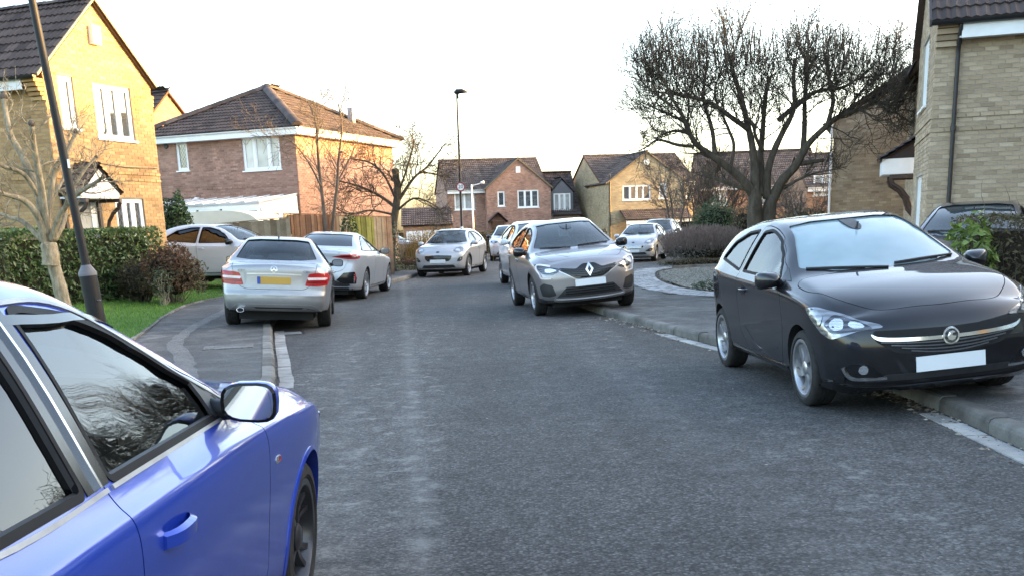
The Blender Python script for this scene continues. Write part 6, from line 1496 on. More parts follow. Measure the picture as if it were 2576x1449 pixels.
# ---- black three-door hatchback on the right kerb
CORSA = dict(L=4.02, wb=2.511, fo=.83, Wd=.873, H=1.48, r=.312, rim=.236, tw=.215, ar=.352, paint=M['p_black'],
    T=[(0,.765),(.2,.855),(.5,.935),(.85,1.0),(1.08,1.04),(1.18,1.08),(1.5,1.245),(1.85,1.39),(2.15,1.455),(2.5,1.48),(2.9,1.475),(3.3,1.43),(3.58,1.36),(3.72,1.22),(3.86,1.02),(3.95,.95),(4.02,.92)],
    S=[(0,.66),(.4,.80),(.9,.895),(1.4,.935),(2.2,.965),(3.0,1.0),(3.5,1.03),(3.85,.98),(4.02,.88)], W=[(0,.77),(.3,.84),(.8,.868),(1.6,.866),(2.2,.862),(3.2,.873),(3.6,.85),(4.02,.76)],
    ZB=[(0,.19),(.4,.18),(1.2,.19),(2.8,.2),(3.6,.24),(4.02,.28)], F=[(.17,-.08),(.24,-.03),(.36,-.005),(.5,0),(.62,-.015),(.72,-.05),(.82,-.10),(1.1,-.16)], R=[(.2,-.1),(.4,-.02),(.6,0),(.9,-.03),(1.1,-.05)],
    wr=.555, Hg=.50, ins=.035, cF=.15, cR=.12, bowF=.25, bowp=3.0, bowR=.18, cab=(1.25,3.62,[(0,.35),(3.6,.35)]),
    win=[[(1.47,1.00),(2.56,1.035),(2.50,1.36),(2.22,1.385),(1.98,1.36),(1.70,1.20)], [(2.70,1.04),(3.36,1.13),(3.22,1.27),(2.95,1.355),(2.66,1.375)]],
    ws=[(-.665,1.078),(-.40,1.04),(.40,1.04),(.665,1.078),(.50,1.41),(.3,1.435),(-.3,1.435),(-.50,1.41)], wsx=2.3, wsg='cg_fog', rw=[(-.5,1.06),(.5,1.06),(.44,1.33),(-.44,1.33)], rwx=3.3, rwg='cg_priv',
    door=[[(1.30,.95),(1.25,.62),(1.36,.30),(2.35,.27),(2.60,.46),(2.645,1.0),(2.57,1.415),(2.2,1.425),(1.92,1.39),(1.62,1.22)]], bonnet=[(.19,-.44),(.14,0),(.19,.44),(.46,.66),(.8,.78),(1.14,.775),(1.05,0),(1.14,-.775),(.8,-.78),(.46,-.66)],
    spokes=dict(n=5, kind='twist', w0=.05, w1=.085, s1=.42, dish=.02), rvx=1.78, rvz=1.3, dashz=.92)
def make_corsa(name, label, loc, yaw, **k):
    c = Car(CORSA); c.assemble(name, label, loc, yaw, **k)
    hl = [(.12,.43,.675),(.17,.60,.66),(.24,.67,.63),(.33,.75,.60),(.42,.80,.645),(.58,.845,.76),(.66,.85,.82),(.52,.81,.825),(.38,.70,.79),(.24,.56,.735),(.15,.45,.70)]
    for sg in (1, -1):
        y = 38*sg; f = lambda pts: p3(c, y, [(q, sg*v, z) for q, v, z in pts])
        h = c.patch('headlight', y, f(hl), M['lamp_in'], .006, .03, .04, 2)
        c.patch('bezel', y, f([(.16,.48,.672),(.24,.62,.655),(.34,.73,.64),(.43,.765,.71),(.40,.71,.775),(.24,.56,.728)]), M['lamp_dark'], .0085, .01, .03, 2, parent=h)
        c.patch('reflector', y, f([(.20,.52,.682),(.24,.60,.678),(.28,.63,.70),(.28,.61,.73),(.23,.55,.715)]), M['lamp_ref'], .011, .01, .03, 2, parent=h)
        c.patch('reflector', y, f([(.29,.655,.668),(.35,.71,.665),(.40,.735,.71),(.38,.70,.75),(.31,.65,.735)]), M['lamp_ref'], .011, .01, .03, 2, parent=h)
        c.patch('indicator', y, f([(.44,.795,.68),(.56,.835,.76),(.62,.845,.805),(.52,.80,.805),(.45,.76,.76)]), M['lamp_in'], .011, .01, .03, 2, parent=h)
        fg = c.patch('fog_light', 25*sg, p3(c, 25*sg, [(.05,sg*.47,.305),(.06,sg*.70,.315),(.1,sg*.78,.385),(.08,sg*.72,.42),(.05,sg*.60,.415)]), M['gloss_black'], .004, .02, .03, 2)
        c.patch('fog_lens', 25*sg, p3(c, 25*sg, [(.05,sg*(.64+.04*math.cos(a)),.37+.036*math.sin(a)) for a in np.linspace(0,5.8,9)]), M['lamp_ref'], .010, .01, .02, 1, parent=fg)
        c.line('fog_trim', 25*sg, p3(c, 25*sg, [(.06,sg*.80,.39),(.06,sg*.74,.31),(.05,sg*.60,.298),(.05,sg*.46,.30)]), .018, M['chrome'], .006, parent=fg)
        c.patch('quarter_light', 'S' if sg > 0 else 'SR', [(1.24,.985),(1.42,.995),(1.445,1.09)], M['cg_priv'], .004, .01, .03, 1)
    g = c.patch('grille', 'F', [(-.55,.655),(0,.64),(.55,.655),(.54,.58),(.40,.485),(.15,.45),(-.15,.45),(-.40,.485),(-.54,.58)], M['under'], .004, .02, .05, 2)
    for k, z in enumerate((.545, .52, .495, .47)):
        x = .50-.07*k; c.line('grille_bar', 'F', [(-x+.0,z+.022),(-x*.5,z+.002),(0,z-.006),(x*.5,z+.002),(x,z+.022)], .009, M['trim_grey'], .006, parent=g)
    c.line('chrome_bar', 'F', [(-.56,.628),(-.50,.592),(-.3,.575),(0,.568),(.3,.575),(.50,.592),(.56,.628)], [.006,.028,.026,.026,.026,.028,.006], M['chrome'], .010, parent=g)
    b = disc_badge(c, 'F', .572, .063, M['chrome'], parent=g, off=.022); disc_badge(c, 'F', .572, .050, M['lamp_dark'], name='badge_field', off=.027, parent=g)
    c.patch('badge_emblem', 'F', [(-.032,.565),(-.018,.598),(.008,.606),(.028,.594),(.008,.588),(.002,.573),(.032,.566),(.024,.545),(.0,.537),(-.024,.546)], M['chrome'], .031, .01, .02, 0, parent=g)
    c.patch('lower_grille', 'F', [(-.62,.275),(.62,.275),(.46,.325),(-.46,.325)], M['plastic'], .004, .02, .05, 2)
    c.line('front_lip', 'F', [(-.84,.26),(-.6,.215),(0,.205),(.6,.215),(.84,.26)], .055, M['gloss_black'], .012)
    c.plate('F', .385, M['plate_w'], tilt=-.08)
    wiper(c, (-.02,1.03), (-.62,1.068), .012); wiper(c, (.62,1.058), (.06,1.05), .016)
    c.mirror(1.42, 1.0, .82, M['p_black'], w=.19, h=.14)
    c.handle(2.42, .855, M['p_black'])
    c.patch('sensor_pod', 'F', [(-.07,1.44),(.07,1.44),(.055,1.36),(0,1.335),(-.055,1.36)], M['plastic'], -.006, .01, .03, 2)
    c.line('sill', 'S', [(1.25,.245),(2.2,.235),(3.0,.25)], .07, M['gloss_black'], .006, mirror=True)
    c.line('swage', 'S', [(1.45,.42),(1.75,.36),(2.1,.36),(2.45,.52)], .010, M['p_black'], .0, mirror=True, h=.004)
    aerial(c, 3.3, .12, .9)
    for sg in (1, -1): c.patch('tail_light', 180-sg*35, p3(c, 180-sg*35, [(4.0,sg*.55,.82),(3.85,sg*.80,.80),(3.75,sg*.84,.98),(3.9,sg*.62,1.0)]), M['red_lamp'], .006, .02, .04, 2)
    return c
def derive(b, L=None, H=None, Wd=None, **k):
    a, h, w = (L or b['L'])/b['L'], (H or b['H'])/b['H'], (Wd or b['Wd'])/b['Wd']; n = dict(b)
    for key in ('T','S','ZB'): n[key] = [(q*a, z*(h if key != 'ZB' else 1)) for q, z in b[key]]
    n['W'] = [(q*a, y*w) for q, y in b['W']]; n['F'] = [(z*h, x) for z, x in b['F']]; n['R'] = [(z*h, x) for z, x in b['R']]
    for key in ('win','door'): 
        if key in b: n[key] = [[(q*a, z*h) for q, z in ol] for ol in b[key]]
    for key in ('ws','rw','boot'):
        if key in b: n[key] = [(y*w, z*h) for y, z in b[key]]
    if 'bonnet' in b: n['bonnet'] = [(q*a, y*w) for q, y in b['bonnet']]
    for key in ('wsx','rwx','rvx'):
        if key in b: n[key] = b[key]*a
    if 'rvz' in b: n['rvz'] = b['rvz']*h
    if b.get('cab'): n['cab'] = (b['cab'][0]*a, b['cab'][1]*a, [(q*a, z) for q, z in b['cab'][2]])
    n.update(L=L or b['L'], H=H or b['H'], Wd=Wd or b['Wd'], wr=b['wr']*w, Hg=b['Hg']*h, dashz=b.get('dashz',.93)*h); n.update(k); return n
# ---- silver saloon seen from behind
SALOON = dict(L=4.59, wb=2.76, fo=.80, Wd=.885, H=1.447, r=.317, rim=.215, tw=.225, ar=.35, paint=M['p_silver'],
    T=[(0,.72),(.2,.80),(.6,.88),(1.2,.96),(1.38,.99),(1.8,1.215),(2.2,1.38),(2.6,1.44),(3.0,1.445),(3.35,1.415),(3.65,1.32),(4.0,1.12),(4.12,1.06),(4.2,1.045),(4.45,1.035),(4.59,1.0)],
    S=[(0,.60),(.5,.77),(1.2,.87),(2.5,.925),(3.5,.96),(4.2,.965),(4.59,.90)], W=[(0,.74),(.4,.84),(1,.88),(2.5,.885),(3.6,.885),(4.2,.85),(4.59,.80)],
    ZB=[(0,.20),(1,.19),(3.4,.21),(4.0,.27),(4.59,.30)], F=[(.18,-.08),(.3,-.02),(.5,0),(.65,-.03),(.8,-.1)], R=[(.27,-.07),(.36,-.03),(.48,0),(.56,0),(.62,-.025),(.8,-.045),(.95,-.05),(1.05,-.02)],
    wr=.545, Hg=.49, ins=.03, cF=.2, cR=.14, bowF=.28, bowR=.16, rR=.07, cab=(1.45,4.02,[(0,.35),(3.4,.35),(3.5,.90),(4.1,.94)]),
    win=[[(1.78,1.0),(2.62,1.01),(2.58,1.36),(2.3,1.355),(2.05,1.27)], [(2.72,1.01),(3.50,1.045),(3.66,1.12),(3.42,1.30),(3.05,1.37),(2.69,1.37)]],
    ws=[(-.68,1.04),(.68,1.04),(.52,1.385),(-.52,1.385)], wsx=2.5, rw=[(-.645,1.095),(-.4,1.075),(.4,1.075),(.645,1.095),(.50,1.375),(.3,1.395),(-.3,1.395),(-.50,1.375)], rwx=3.2, rwg='cg_clear',
    door=[[(1.55,.9),(1.5,.4),(1.6,.28),(2.55,.27),(2.67,.4),(2.675,1.41),(2.3,1.40),(1.95,1.27)], [(2.70,.4),(2.72,.28),(3.2,.28),(3.55,.62),(3.68,1.0),(3.70,1.12),(3.45,1.33),(3.05,1.41),(2.695,1.41)]],
    boot=[(-.64,1.12),(.64,1.12),(.66,1.0),(.57,.72),(.47,.645),(-.47,.645),(-.57,.72),(-.66,1.0)], bootd=.47, spokes=dict(n=5, kind='twin', w0=.03, w1=.035), rvx=2.05, rvz=1.27, seatx=2.25)
def make_saloon(name, label, loc, yaw, **k):
    c = Car(SALOON); c.assemble(name, label, loc, yaw, **k)
    for sg in (1, -1):
        y = 180-sg*22; f = lambda pts: p3(c, y, [(q, sg*v, z) for q, v, z in pts])
        t = c.patch('tail_light', y, f([(4.55,.485,.70),(4.5,.66,.695),(4.35,.82,.72),(4.2,.875,.80),(4.12,.865,.90),(4.35,.80,.905),(4.5,.64,.90),(4.55,.56,.885)]), M['red_lamp'], .006, .02, .04, 2)
        c.patch('reversing_lens', y, f([(4.55,.54,.79),(4.4,.78,.80),(4.3,.83,.825),(4.4,.78,.835),(4.55,.53,.83)]), M['clear_lamp'], .009, .01, .03, 1, parent=t)
        c.patch('lens_lower', y, f([(4.55,.52,.745),(4.4,.78,.755),(4.3,.83,.765),(4.4,.78,.775),(4.55,.52,.765)]), M['red_dark'], .008, .01, .03, 1, parent=t)
    c.patch('plate_recess', 'B', [(-.42,.86),(.42,.86),(.33,.705),(.24,.665),(-.24,.665),(-.33,.705)], M['p_silver'], .0035, .008, .04, 2)
    c.line('boot_chrome', 'B', [(-.42,.868),(0,.878),(.42,.868)], .020, M['satin'], .008)
    c.plate('B', .775, M['plate_y'], band=M['plate_b'], off=.014)
    b = c.line('badge_ring', 'B', [(.075*math.cos(a)*.62,.945+.046*math.sin(a)) for a in np.linspace(0,6.2832,17)], .008, M['chrome'], .006, n=2)
    for a in (90, 210, 330): c.line('badge_star', 'B', [(0,.945),(.046*math.cos(R(a)),.945+.046*math.sin(R(a)))], [.014,.003], M['chrome'], .007, parent=b)
    for txt, u in (('C220', .50), ('CDI', -.50)):
        l, n_ = c.project('B', -u, .915); text_mesh('lettering', txt, .055, M['chrome'], c.root, Matrix.Translation((l.x-.006, u, .915)) @ Matrix(((0,0,-1,0),(-1,0,0,0),(0,1,0,0),(0,0,0,1))), .003)
    c.line('bumper_crease', 'B', [(-.80,.535),(-.5,.545),(0,.55),(.5,.545),(.80,.535)], .014, M['p_silver'], .0, h=.010)
    c.patch('diffuser', 'B', [(-.70,.27),(.70,.27),(.60,.335),(.46,.365),(-.46,.365),(-.60,.335)], M['plastic'], .004, .02, .05, 2)
    c.line('bumper_lower', 'B', [(-.72,.31),(-.6,.385),(-.45,.405),(.45,.405),(.6,.385),(.72,.31)], .016, M['p_silver'], .0, h=.010)
    m = MB(); m.lathe([(.045,-.12),(.05,.02),(.047,.025),(.040,.02),(.038,-.1)], 16, M=Matrix.Translation((c.xf-c.L+.03,.53,.315)) @ Matrix.Rotation(R(-90),4,'Y') @ Matrix.Diagonal((.75,1.25,1,1))); m.build('exhaust_tip', M['chrome'], c.root, True)
    m = MB(); m.lathe([(0,0),(.04,0)], 16, M=Matrix.Translation((c.xf-c.L+.02,.53,.315)) @ Matrix.Rotation(R(-90),4,'Y') @ Matrix.Diagonal((.75,1.25,1,1))); m.build('exhaust_bore', M['under'], c.root)
    for sg in (-.1, .1): pass
    m = MB(); q = 3.25; z = float(c.T(q)); m.raw([(c.xf-q,.02,z-.01),(c.xf-q,-.02,z-.01),(c.xf-q-.12,-.012,z-.02),(c.xf-q-.12,.012,z-.02),(c.xf-q-.10,0,z+.06)], [(0,1,4),(1,2,4),(2,3,4),(3,0,4)]); m.build('aerial', M['plastic'], c.root)
    c.mirror(1.75, 1.0, .84, M['p_silver'], w=.2, h=.13); c.handle(2.48, .86, M['p_silver'], cup=False); c.handle(3.35, .88, M['p_silver'], cup=False)
    m = MB(); m.box(-.03,.03,-.035,.035,-.03,.03); o = m.build('dash_camera', M['cabin'], c.root); o.location = (c.xf-2.0,.0,1.33)
    return c
# ---- white saloon ahead of it
SALOON2 = dict(L=5.06, wb=2.995, fo=.86, Wd=.95, H=1.515, r=.355, rim=.275, tw=.25, ar=.39, paint=M['p_ice'],
    T=[(0,.80),(.2,.87),(.7,.95),(1.35,1.03),(1.52,1.065),(2.0,1.31),(2.45,1.46),(2.85,1.51),(3.25,1.505),(3.65,1.445),(4.05,1.33),(4.42,1.185),(4.6,1.14),(4.85,1.135),(4.98,1.135),(5.06,1.11)],
    S=[(0,.66),(.5,.82),(1.3,.92),(2.5,.985),(3.8,1.02),(4.6,1.05),(5.06,1.0)], W=[(0,.78),(.4,.89),(1,.94),(2.5,.945),(3.9,.95),(4.6,.92),(5.06,.86)],
    ZB=[(0,.19),(1,.19),(4.0,.21),(5.06,.26)], F=[(.18,-.08),(.3,-.02),(.5,0),(.7,-.02),(.85,-.08)], R=[(.25,-.10),(.36,-.03),(.50,0),(.7,-.02),(.9,-.05),(1.05,-.04),(1.12,-.02)],
    wr=.56, Hg=.50, ins=.03, cF=.2, cR=.16, bowF=.3, bowR=.2, rR=.07, cab=(1.6,4.45,[(0,.35),(3.7,.35),(3.8,.98),(4.5,1.02)]), tuck=.06,
    win=[[(1.98,1.07),(2.85,1.08),(2.82,1.42),(2.55,1.42),(2.25,1.32)], [(2.95,1.08),(3.95,1.12),(4.12,1.19),(3.75,1.36),(3.35,1.43),(2.92,1.435)]], wing=['cg_side','cg_side'],
    ws=[(-.72,1.12),(.72,1.12),(.54,1.45),(-.54,1.45)], wsx=2.7, rw=[(-.66,1.20),(.66,1.20),(.52,1.44),(.3,1.455),(-.3,1.455),(-.52,1.44)], rwx=3.3, rwg='cg_priv',
    door=[[(1.72,.95),(1.68,.42),(1.78,.30),(2.78,.29),(2.90,.42),(2.90,1.46),(2.5,1.455),(2.15,1.33)], [(2.93,.42),(2.95,.30),(3.5,.30),(3.85,.62),(4.08,1.05),(4.16,1.19),(3.8,1.39),(3.35,1.465),(2.925,1.465)]],
    boot=[(-.72,1.22),(.72,1.22),(.74,1.02),(.62,.72),(.50,.66),(-.50,.66),(-.62,.72),(-.74,1.02)], bootd=.52, spokes=dict(n=5, kind='twin', w0=.04, w1=.05, s0=.12, s1=.10), seatx=2.5, rvx=2.3)
def make_saloon2(name, label, loc, yaw, **k):
    c = Car(SALOON2); c.assemble(name, label, loc, yaw, **k)
    for sg in (1, -1):
        y = 180-sg*30; f = lambda pts: p3(c, y, [(q, sg*v, z) for q, v, z in pts])
        t = c.patch('tail_light', y, f([(5.02,.36,.985),(4.95,.70,.94),(4.7,.92,.945),(4.6,.93,1.0),(4.8,.88,1.045),(5.0,.62,1.03)]), M['red_lamp'], .006, .02, .04, 2)
        c.patch('lens_dark', y, f([(5.0,.40,.995),(4.9,.74,.975),(4.72,.90,.975),(4.75,.89,.995),(4.95,.66,1.01)]), M['gloss_black'], .009, .01, .04, 1, parent=t)
        c.patch('bumper_insert', y, f([(5.0,.44,.47),(4.95,.60,.64),(4.82,.82,.665),(4.76,.87,.52),(4.78,.87,.40),(4.95,.6,.40)]), M['gloss_black'], .005, .02, .05, 1)
        c.patch('reflector', y, f([(4.8,.84,.46),(4.78,.86,.46),(4.8,.84,.62),(4.83,.81,.62)]), M['red_lamp'], .009, .02, .04, 0)
    c.patch('diffuser', 'B', [(-.80,.27),(.80,.27),(.74,.40),(.5,.44),(.35,.50),(-.35,.50),(-.5,.44),(-.74,.40)], M['plastic'], .004, .02, .06, 2)
    l, n_ = c.project('B', -.52, 1.06); text_mesh('lettering', 'i5', .05, M['chrome'], c.root, Matrix.Translation((l.x-.006, -.52, 1.07)) @ Matrix(((0,0,-1,0),(-1,0,0,0),(0,1,0,0),(0,0,0,1))), .003)
    c.line('sill', 'S', [(1.45,.25),(2.6,.24),(3.7,.26)], .10, M['gloss_black'], .004, mirror=True)
    c.plate('B', .80, M['plate_y'], off=.012)
    c.mirror(1.95, 1.07, .90, M['p_ice'], w=.22, h=.14); c.handle(2.72, .93, M['p_ice'], cup=False, proud=.012); c.handle(3.75, .95, M['p_ice'], cup=False, proud=.012)
    m = MB(); q = 3.5; z = float(c.T(q)); m.lathe([(.035,0),(.03,.03),(.01,.05)], 10, M=Matrix.Translation((c.xf-q,0,z-.01))); m.build('aerial', M['p_white'], c.root)
    return c
# ---- crossover facing us on the right kerb
CROSS = dict(L=4.227, wb=2.639, fo=.84, Wd=.90, H=1.576, r=.345, rim=.228, tw=.215, ar=.39, paint=M['p_mink'],
    T=[(0,.875),(.15,.93),(.5,1.0),(.9,1.05),(1.06,1.075),(1.16,1.12),(1.5,1.31),(1.85,1.465),(2.2,1.55),(2.6,1.576),(3.1,1.56),(3.5,1.49),(3.75,1.38),(3.95,1.15),(4.1,1.03),(4.227,.99)],
    S=[(0,.72),(.4,.88),(1.0,.965),(2,1.0),(3,1.05),(3.6,1.10),(4.0,1.04),(4.227,.95)], W=[(0,.78),(.3,.86),(.8,.895),(2.1,.885),(3.2,.90),(3.7,.87),(4.227,.78)],
    ZB=[(0,.24),(.4,.22),(1.2,.22),(3,.23),(4.227,.3)], F=[(.22,-.10),(.32,-.025),(.45,0),(.6,0),(.74,-.02),(.84,-.06),(.95,-.12),(1.1,-.16)], R=[(.25,-.1),(.45,-.01),(.6,0),(.9,-.03),(1.1,-.06)],
    wr=.57, Hg=.50, ins=.035, cF=.15, cR=.12, bowF=.30, bowR=.18, cab=(1.28,3.75,[(0,.4),(3.8,.4)]),
    win=[[(1.52,1.075),(2.42,1.09),(2.40,1.46),(2.1,1.45),(1.82,1.33)], [(2.52,1.095),(3.28,1.16),(3.42,1.24),(3.15,1.40),(2.75,1.465),(2.50,1.465)]],
    ws=[(-.735,1.125),(-.4,1.09),(.4,1.09),(.735,1.125),(.55,1.49),(.3,1.515),(-.3,1.515),(-.55,1.49)], wsx=2.35, rw=[(-.55,1.12),(.55,1.12),(.45,1.40),(-.45,1.40)], rwx=3.4, rwg='cg_priv',
    door=[[(1.40,1.0),(1.36,.50),(1.46,.33),(2.36,.32),(2.47,.45),(2.47,1.505),(2.1,1.495),(1.72,1.33)], [(2.495,.45),(2.52,.33),(2.95,.33),(3.2,.60),(3.42,1.05),(3.48,1.24),(3.18,1.43),(2.75,1.505),(2.49,1.505)]],
    bonnet=[(.30,-.58),(.24,0),(.30,.58),(.7,.76),(1.10,.72),(1.04,0),(1.10,-.72),(.7,-.76)], spokes=dict(n=5, kind='vee', w0=.06, w1=.045, s1=.24), rvx=1.8, rvz=1.38, dashz=.99, seatx=2.2)
def make_cross(name, label, loc, yaw, **k):
    c = Car(CROSS); c.assemble(name, label, loc, yaw, **k)
    for sg in (1, -1):
        y = 32*sg; f = lambda pts: p3(c, y, [(q, sg*v, z) for q, v, z in pts])
        h = c.patch('headlight', y, f([(.12,.42,.765),(.14,.58,.70),(.20,.68,.70),(.28,.76,.735),(.44,.84,.84),(.50,.85,.885),(.36,.78,.875),(.22,.62,.825),(.14,.46,.79)]), M['lamp_dark'], .006, .03, .04, 2)
        c.patch('reflector', y, f([(.15,.50,.762),(.17,.62,.735),(.24,.70,.745),(.26,.70,.80),(.2,.6,.80)]), M['lamp_ref'], .011, .01, .03, 2, parent=h)
        c.line('running_light', y, f([(.24,.60,.832),(.40,.80,.868),(.42,.82,.82),(.30,.79,.72),(.24,.77,.655),(.15,.62,.64)]), .022, M['clear_lamp'], .012, parent=h)
        v = c.patch('side_vent', y, f([(.10,.58,.36),(.14,.70,.34),(.26,.80,.36),(.30,.82,.52),(.22,.76,.575),(.14,.62,.53)]), M['plastic'], .004, .02, .04, 2)
    g = c.patch('grille', 'F', [(-.50,.80),(-.22,.765),(-.10,.835),(.10,.835),(.22,.765),(.50,.80),(.50,.755),(.34,.665),(.22,.605),(-.22,.605),(-.34,.665),(-.50,.755)], M['gloss_black'], .005, .02, .05, 2)
    for i, z in enumerate((.75,.715,.68,.645)):
        x = .46-.07*i; c.line('grille_bar', 'F', [(-x,z+.015),(-.12,z-.01),(0,z-.012),(.12,z-.01),(x,z+.015)], .012, M['plastic'], .008, parent=g)
    d = [(0,.845),(.068,.735),(0,.625),(-.068,.735)]; di = [(0,.79),(.030,.735),(0,.68),(-.030,.735)]
    c.patch('badge', 'F', d, M['chrome'], .022, .02, .03, 0, parent=g); c.patch('badge_field', 'F', di, M['gloss_black'], .026, .02, .03, 0, parent=g)
    c.line('grille_trim', 'F', [(-.50,.752),(-.36,.672),(-.22,.592),(0,.588),(.22,.592),(.36,.672),(.50,.752)], .014, M['satin'], .006, parent=g)
    c.patch('lower_grille', 'F', [(-.56,.325),(.56,.325),(.40,.485),(-.40,.485)], M['plastic'], .005, .02, .05, 1)
    for z in (.37,.41,.45): c.line('grille_bar', 'F', [(-.42,z),(0,z),(.42,z)], .012, M['gloss_black'], .008)
    c.line('skid_bar', 'F', [(-.60,.315),(-.52,.275),(0,.262),(.52,.275),(.60,.315)], .035, M['satin'], .014)
    c.line('lower_lip', 'F', [(-.85,.30),(-.6,.25),(0,.235),(.6,.25),(.85,.30)], .05, M['plastic'], .008)
    c.plate('F', .535, M['plate_w'], off=.018, tilt=-.06)
    c.line('sill', 'S', [(1.3,.28),(2.2,.27),(3.05,.29)], .10, M['plastic'], .004, mirror=True); c.strip_arc(.84, .39, .03, M['plastic']); c.strip_arc(.84+2.639, .39, .03, M['plastic'])
    for sgn in (1, -1): c.line('bonnet_crease', 'T', [(1.0,sgn*.50),(.6,sgn*.42),(.34,sgn*.26)], .012, M['p_mink'], .0, h=.004)
    wiper(c, (-.08,1.09), (-.60,1.115), .012); wiper(c, (.62,1.11), (.06,1.105), .016)
    c.mirror(1.50, 1.08, .84, M['gloss_black'], w=.2, h=.15); c.handle(2.30, .93, M['p_mink']); c.handle(3.18, .99, M['p_mink'])
    c.patch('sensor_pod', 'F', [(-.12,1.50),(.12,1.50),(.09,1.42),(0,1.40),(-.09,1.42)], M['gloss_black'], -.006, .01, .03, 2)
    m = MB(); m.box(-.003,.003,-.09,.09,-.13,.0); m.box(-.003,.003,-.02,.12,-.05,-.035); o = m.build('hanging_card', M['plate_w'], c.root); o.location = (c.xf-1.95,-.03,1.40)
    aerial(c, 3.0, .16, .7)
    for sg in (1, -1): c.patch('tail_light', 180-sg*35, p3(c, 180-sg*35, [(4.2,sg*.50,.92),(4.0,sg*.84,.92),(3.9,sg*.86,1.06),(4.1,sg*.6,1.04)]), M['red_lamp'], .006, .02, .04, 2)
    return c
# ---- small pale crossover facing us on the left
def make_oval(name, label, loc, yaw, P, kind='oval', **k):
    c = Car(P); c.assemble(name, label, loc, yaw, **k); pt = P['paint']; hk = P['H']/1.576; wk = P['Wd']/.9
    F = lambda pts: [(u*wk, z*hk) for u, z in pts]
    for sg in (1, -1):
        y = 30*sg; f = lambda pts: p3(c, y, [(q, sg*v*wk, z*hk) for q, v, z in pts])
        if kind == 'oval':
            h = c.patch('headlight', y, f([(.16,.50,.86),(.16,.56,.80),(.22,.68,.78),(.34,.79,.83),(.40,.82,.92),(.34,.76,.97),(.24,.62,.95)]), M['lamp_in'], .006, .03, .04, 2); c.patch('reflector', y, f([(.2,.58,.84),(.24,.68,.83),(.3,.73,.88),(.26,.66,.92),(.21,.58,.90)]), M['lamp_ref'], .011, .01, .03, 2, parent=h)
            v = c.patch('fog_surround', y, f([(.12,.60,.52),(.16,.70,.50),(.24,.76,.54),(.26,.78,.66),(.18,.70,.64)]), M['plastic'], .005, .02, .04, 2); c.patch('fog_lens', y, f([(.17,.69,.555),(.20,.73,.56),(.22,.75,.62),(.19,.71,.61)]), M['lamp_ref'], .009, .01, .03, 2, parent=v)
        elif kind == 'swept':
            h = c.patch('headlight', y, f([(.12,.44,.78),(.16,.58,.735),(.26,.72,.75),(.5,.84,.90),(.72,.86,.99),(.56,.82,.99),(.34,.66,.92),(.18,.50,.84)]), M['lamp_in'], .006, .03, .04, 2); c.patch('reflector', y, f([(.18,.54,.80),(.24,.66,.80),(.34,.74,.87),(.3,.68,.88),(.2,.56,.84)]), M['lamp_ref'], .011, .01, .03, 2, parent=h)
            v = c.patch('fog_surround', y, f([(.08,.48,.44),(.12,.66,.42),(.22,.78,.47),(.24,.80,.55),(.12,.64,.54)]), M['plastic'], .005, .02, .04, 2); c.patch('fog_lens', y, f([(.14,.66,.46),(.17,.71,.46),(.18,.72,.51),(.15,.67,.515)]), M['lamp_ref'], .009, .01, .03, 2, parent=v)
        else:
            h = c.patch('headlight', y, f([(.12,.48,.82),(.16,.62,.78),(.28,.78,.79),(.40,.84,.85),(.44,.85,.90),(.28,.74,.885),(.16,.54,.875)]), M['lamp_dark'], .006, .03, .04, 2); c.patch('reflector', y, f([(.17,.58,.82),(.24,.70,.815),(.34,.79,.84),(.26,.70,.86)]), M['lamp_ref'], .011, .01, .03, 2, parent=h)
    if kind == 'oval': gr = [(-.46,.70),(0,.725),(.46,.70),(.44,.60),(.36,.52),(-.36,.52),(-.44,.60)]; pz = .52
    elif kind == 'swept': gr = [(-.42,.66),(0,.69),(.42,.66),(.44,.61),(.34,.53),(-.34,.53),(-.44,.61)]; pz = .46
    else: gr = [(-.46,.87),(.46,.87),(.44,.76),(-.44,.76)]; pz = .62
    g = c.patch('grille', 'F', F(gr), M['gloss_black'], .005, .02, .05, 2)
    zs = [z for u, z in gr]
    for t in (.25,.5,.75):
        z = lerp(min(zs), max(zs), t); c.line('grille_bar', 'F', F([(-.36,z),(0,z+.01),(.36,z)]), .010, M['chrome' if kind == 'swept' else 'plastic'], .008, parent=g)
    c.patch('lower_grille', 'F', F([(-.58,.30),(.58,.30),(.50,.40),(-.50,.40)]), M['plastic'], .005, .02, .05, 2)
    c.line('skid_bar', 'F', F([(-.62,.30),(0,.272),(.62,.30)]), .03, M['satin'], .010)
    c.plate('F', pz*hk, M['plate_w'], off=.02)
    if kind != 'box': c.patch('badge', 'F', [(u, z+.80*hk if kind != 'oval' else z+.82*hk) for u, z in circ(0, 0, .06, 14, .025)], M['p_navy'], .004, .01, .03, 0)
    if P.get('clad', True):
        c.strip_arc(P['fo'], P['ar'], .04, M['plastic']); c.strip_arc(P['fo']+P['wb'], P['ar'], .04, M['plastic']); c.line('sill', 'S', [(P['fo']+.5,.28),(P['L']/2,.27),(P['fo']+P['wb']-.5,.29)], .10, M['plastic'], .004, mirror=True)
    a = P['ws'][0][1]; wiper(c, (-.05,a-.0), (-.55,a+.02)); wiper(c, (.55,a+.0), (.02,a+.03), .022)
    c.mirror(P['wsx']*.63, P['win'][0][0][1]+.01, P['Wd']-.06, pt if kind != 'box' else M['gloss_black'], w=.2, h=.15); c.handle(P['win'][0][1][0]-.10, P['win'][0][1][1]-.16, pt, cup=False); 
    if len(P['door']) > 1: c.handle(P['win'][1][1][0]-.06, P['win'][0][1][1]-.12, pt, cup=False)
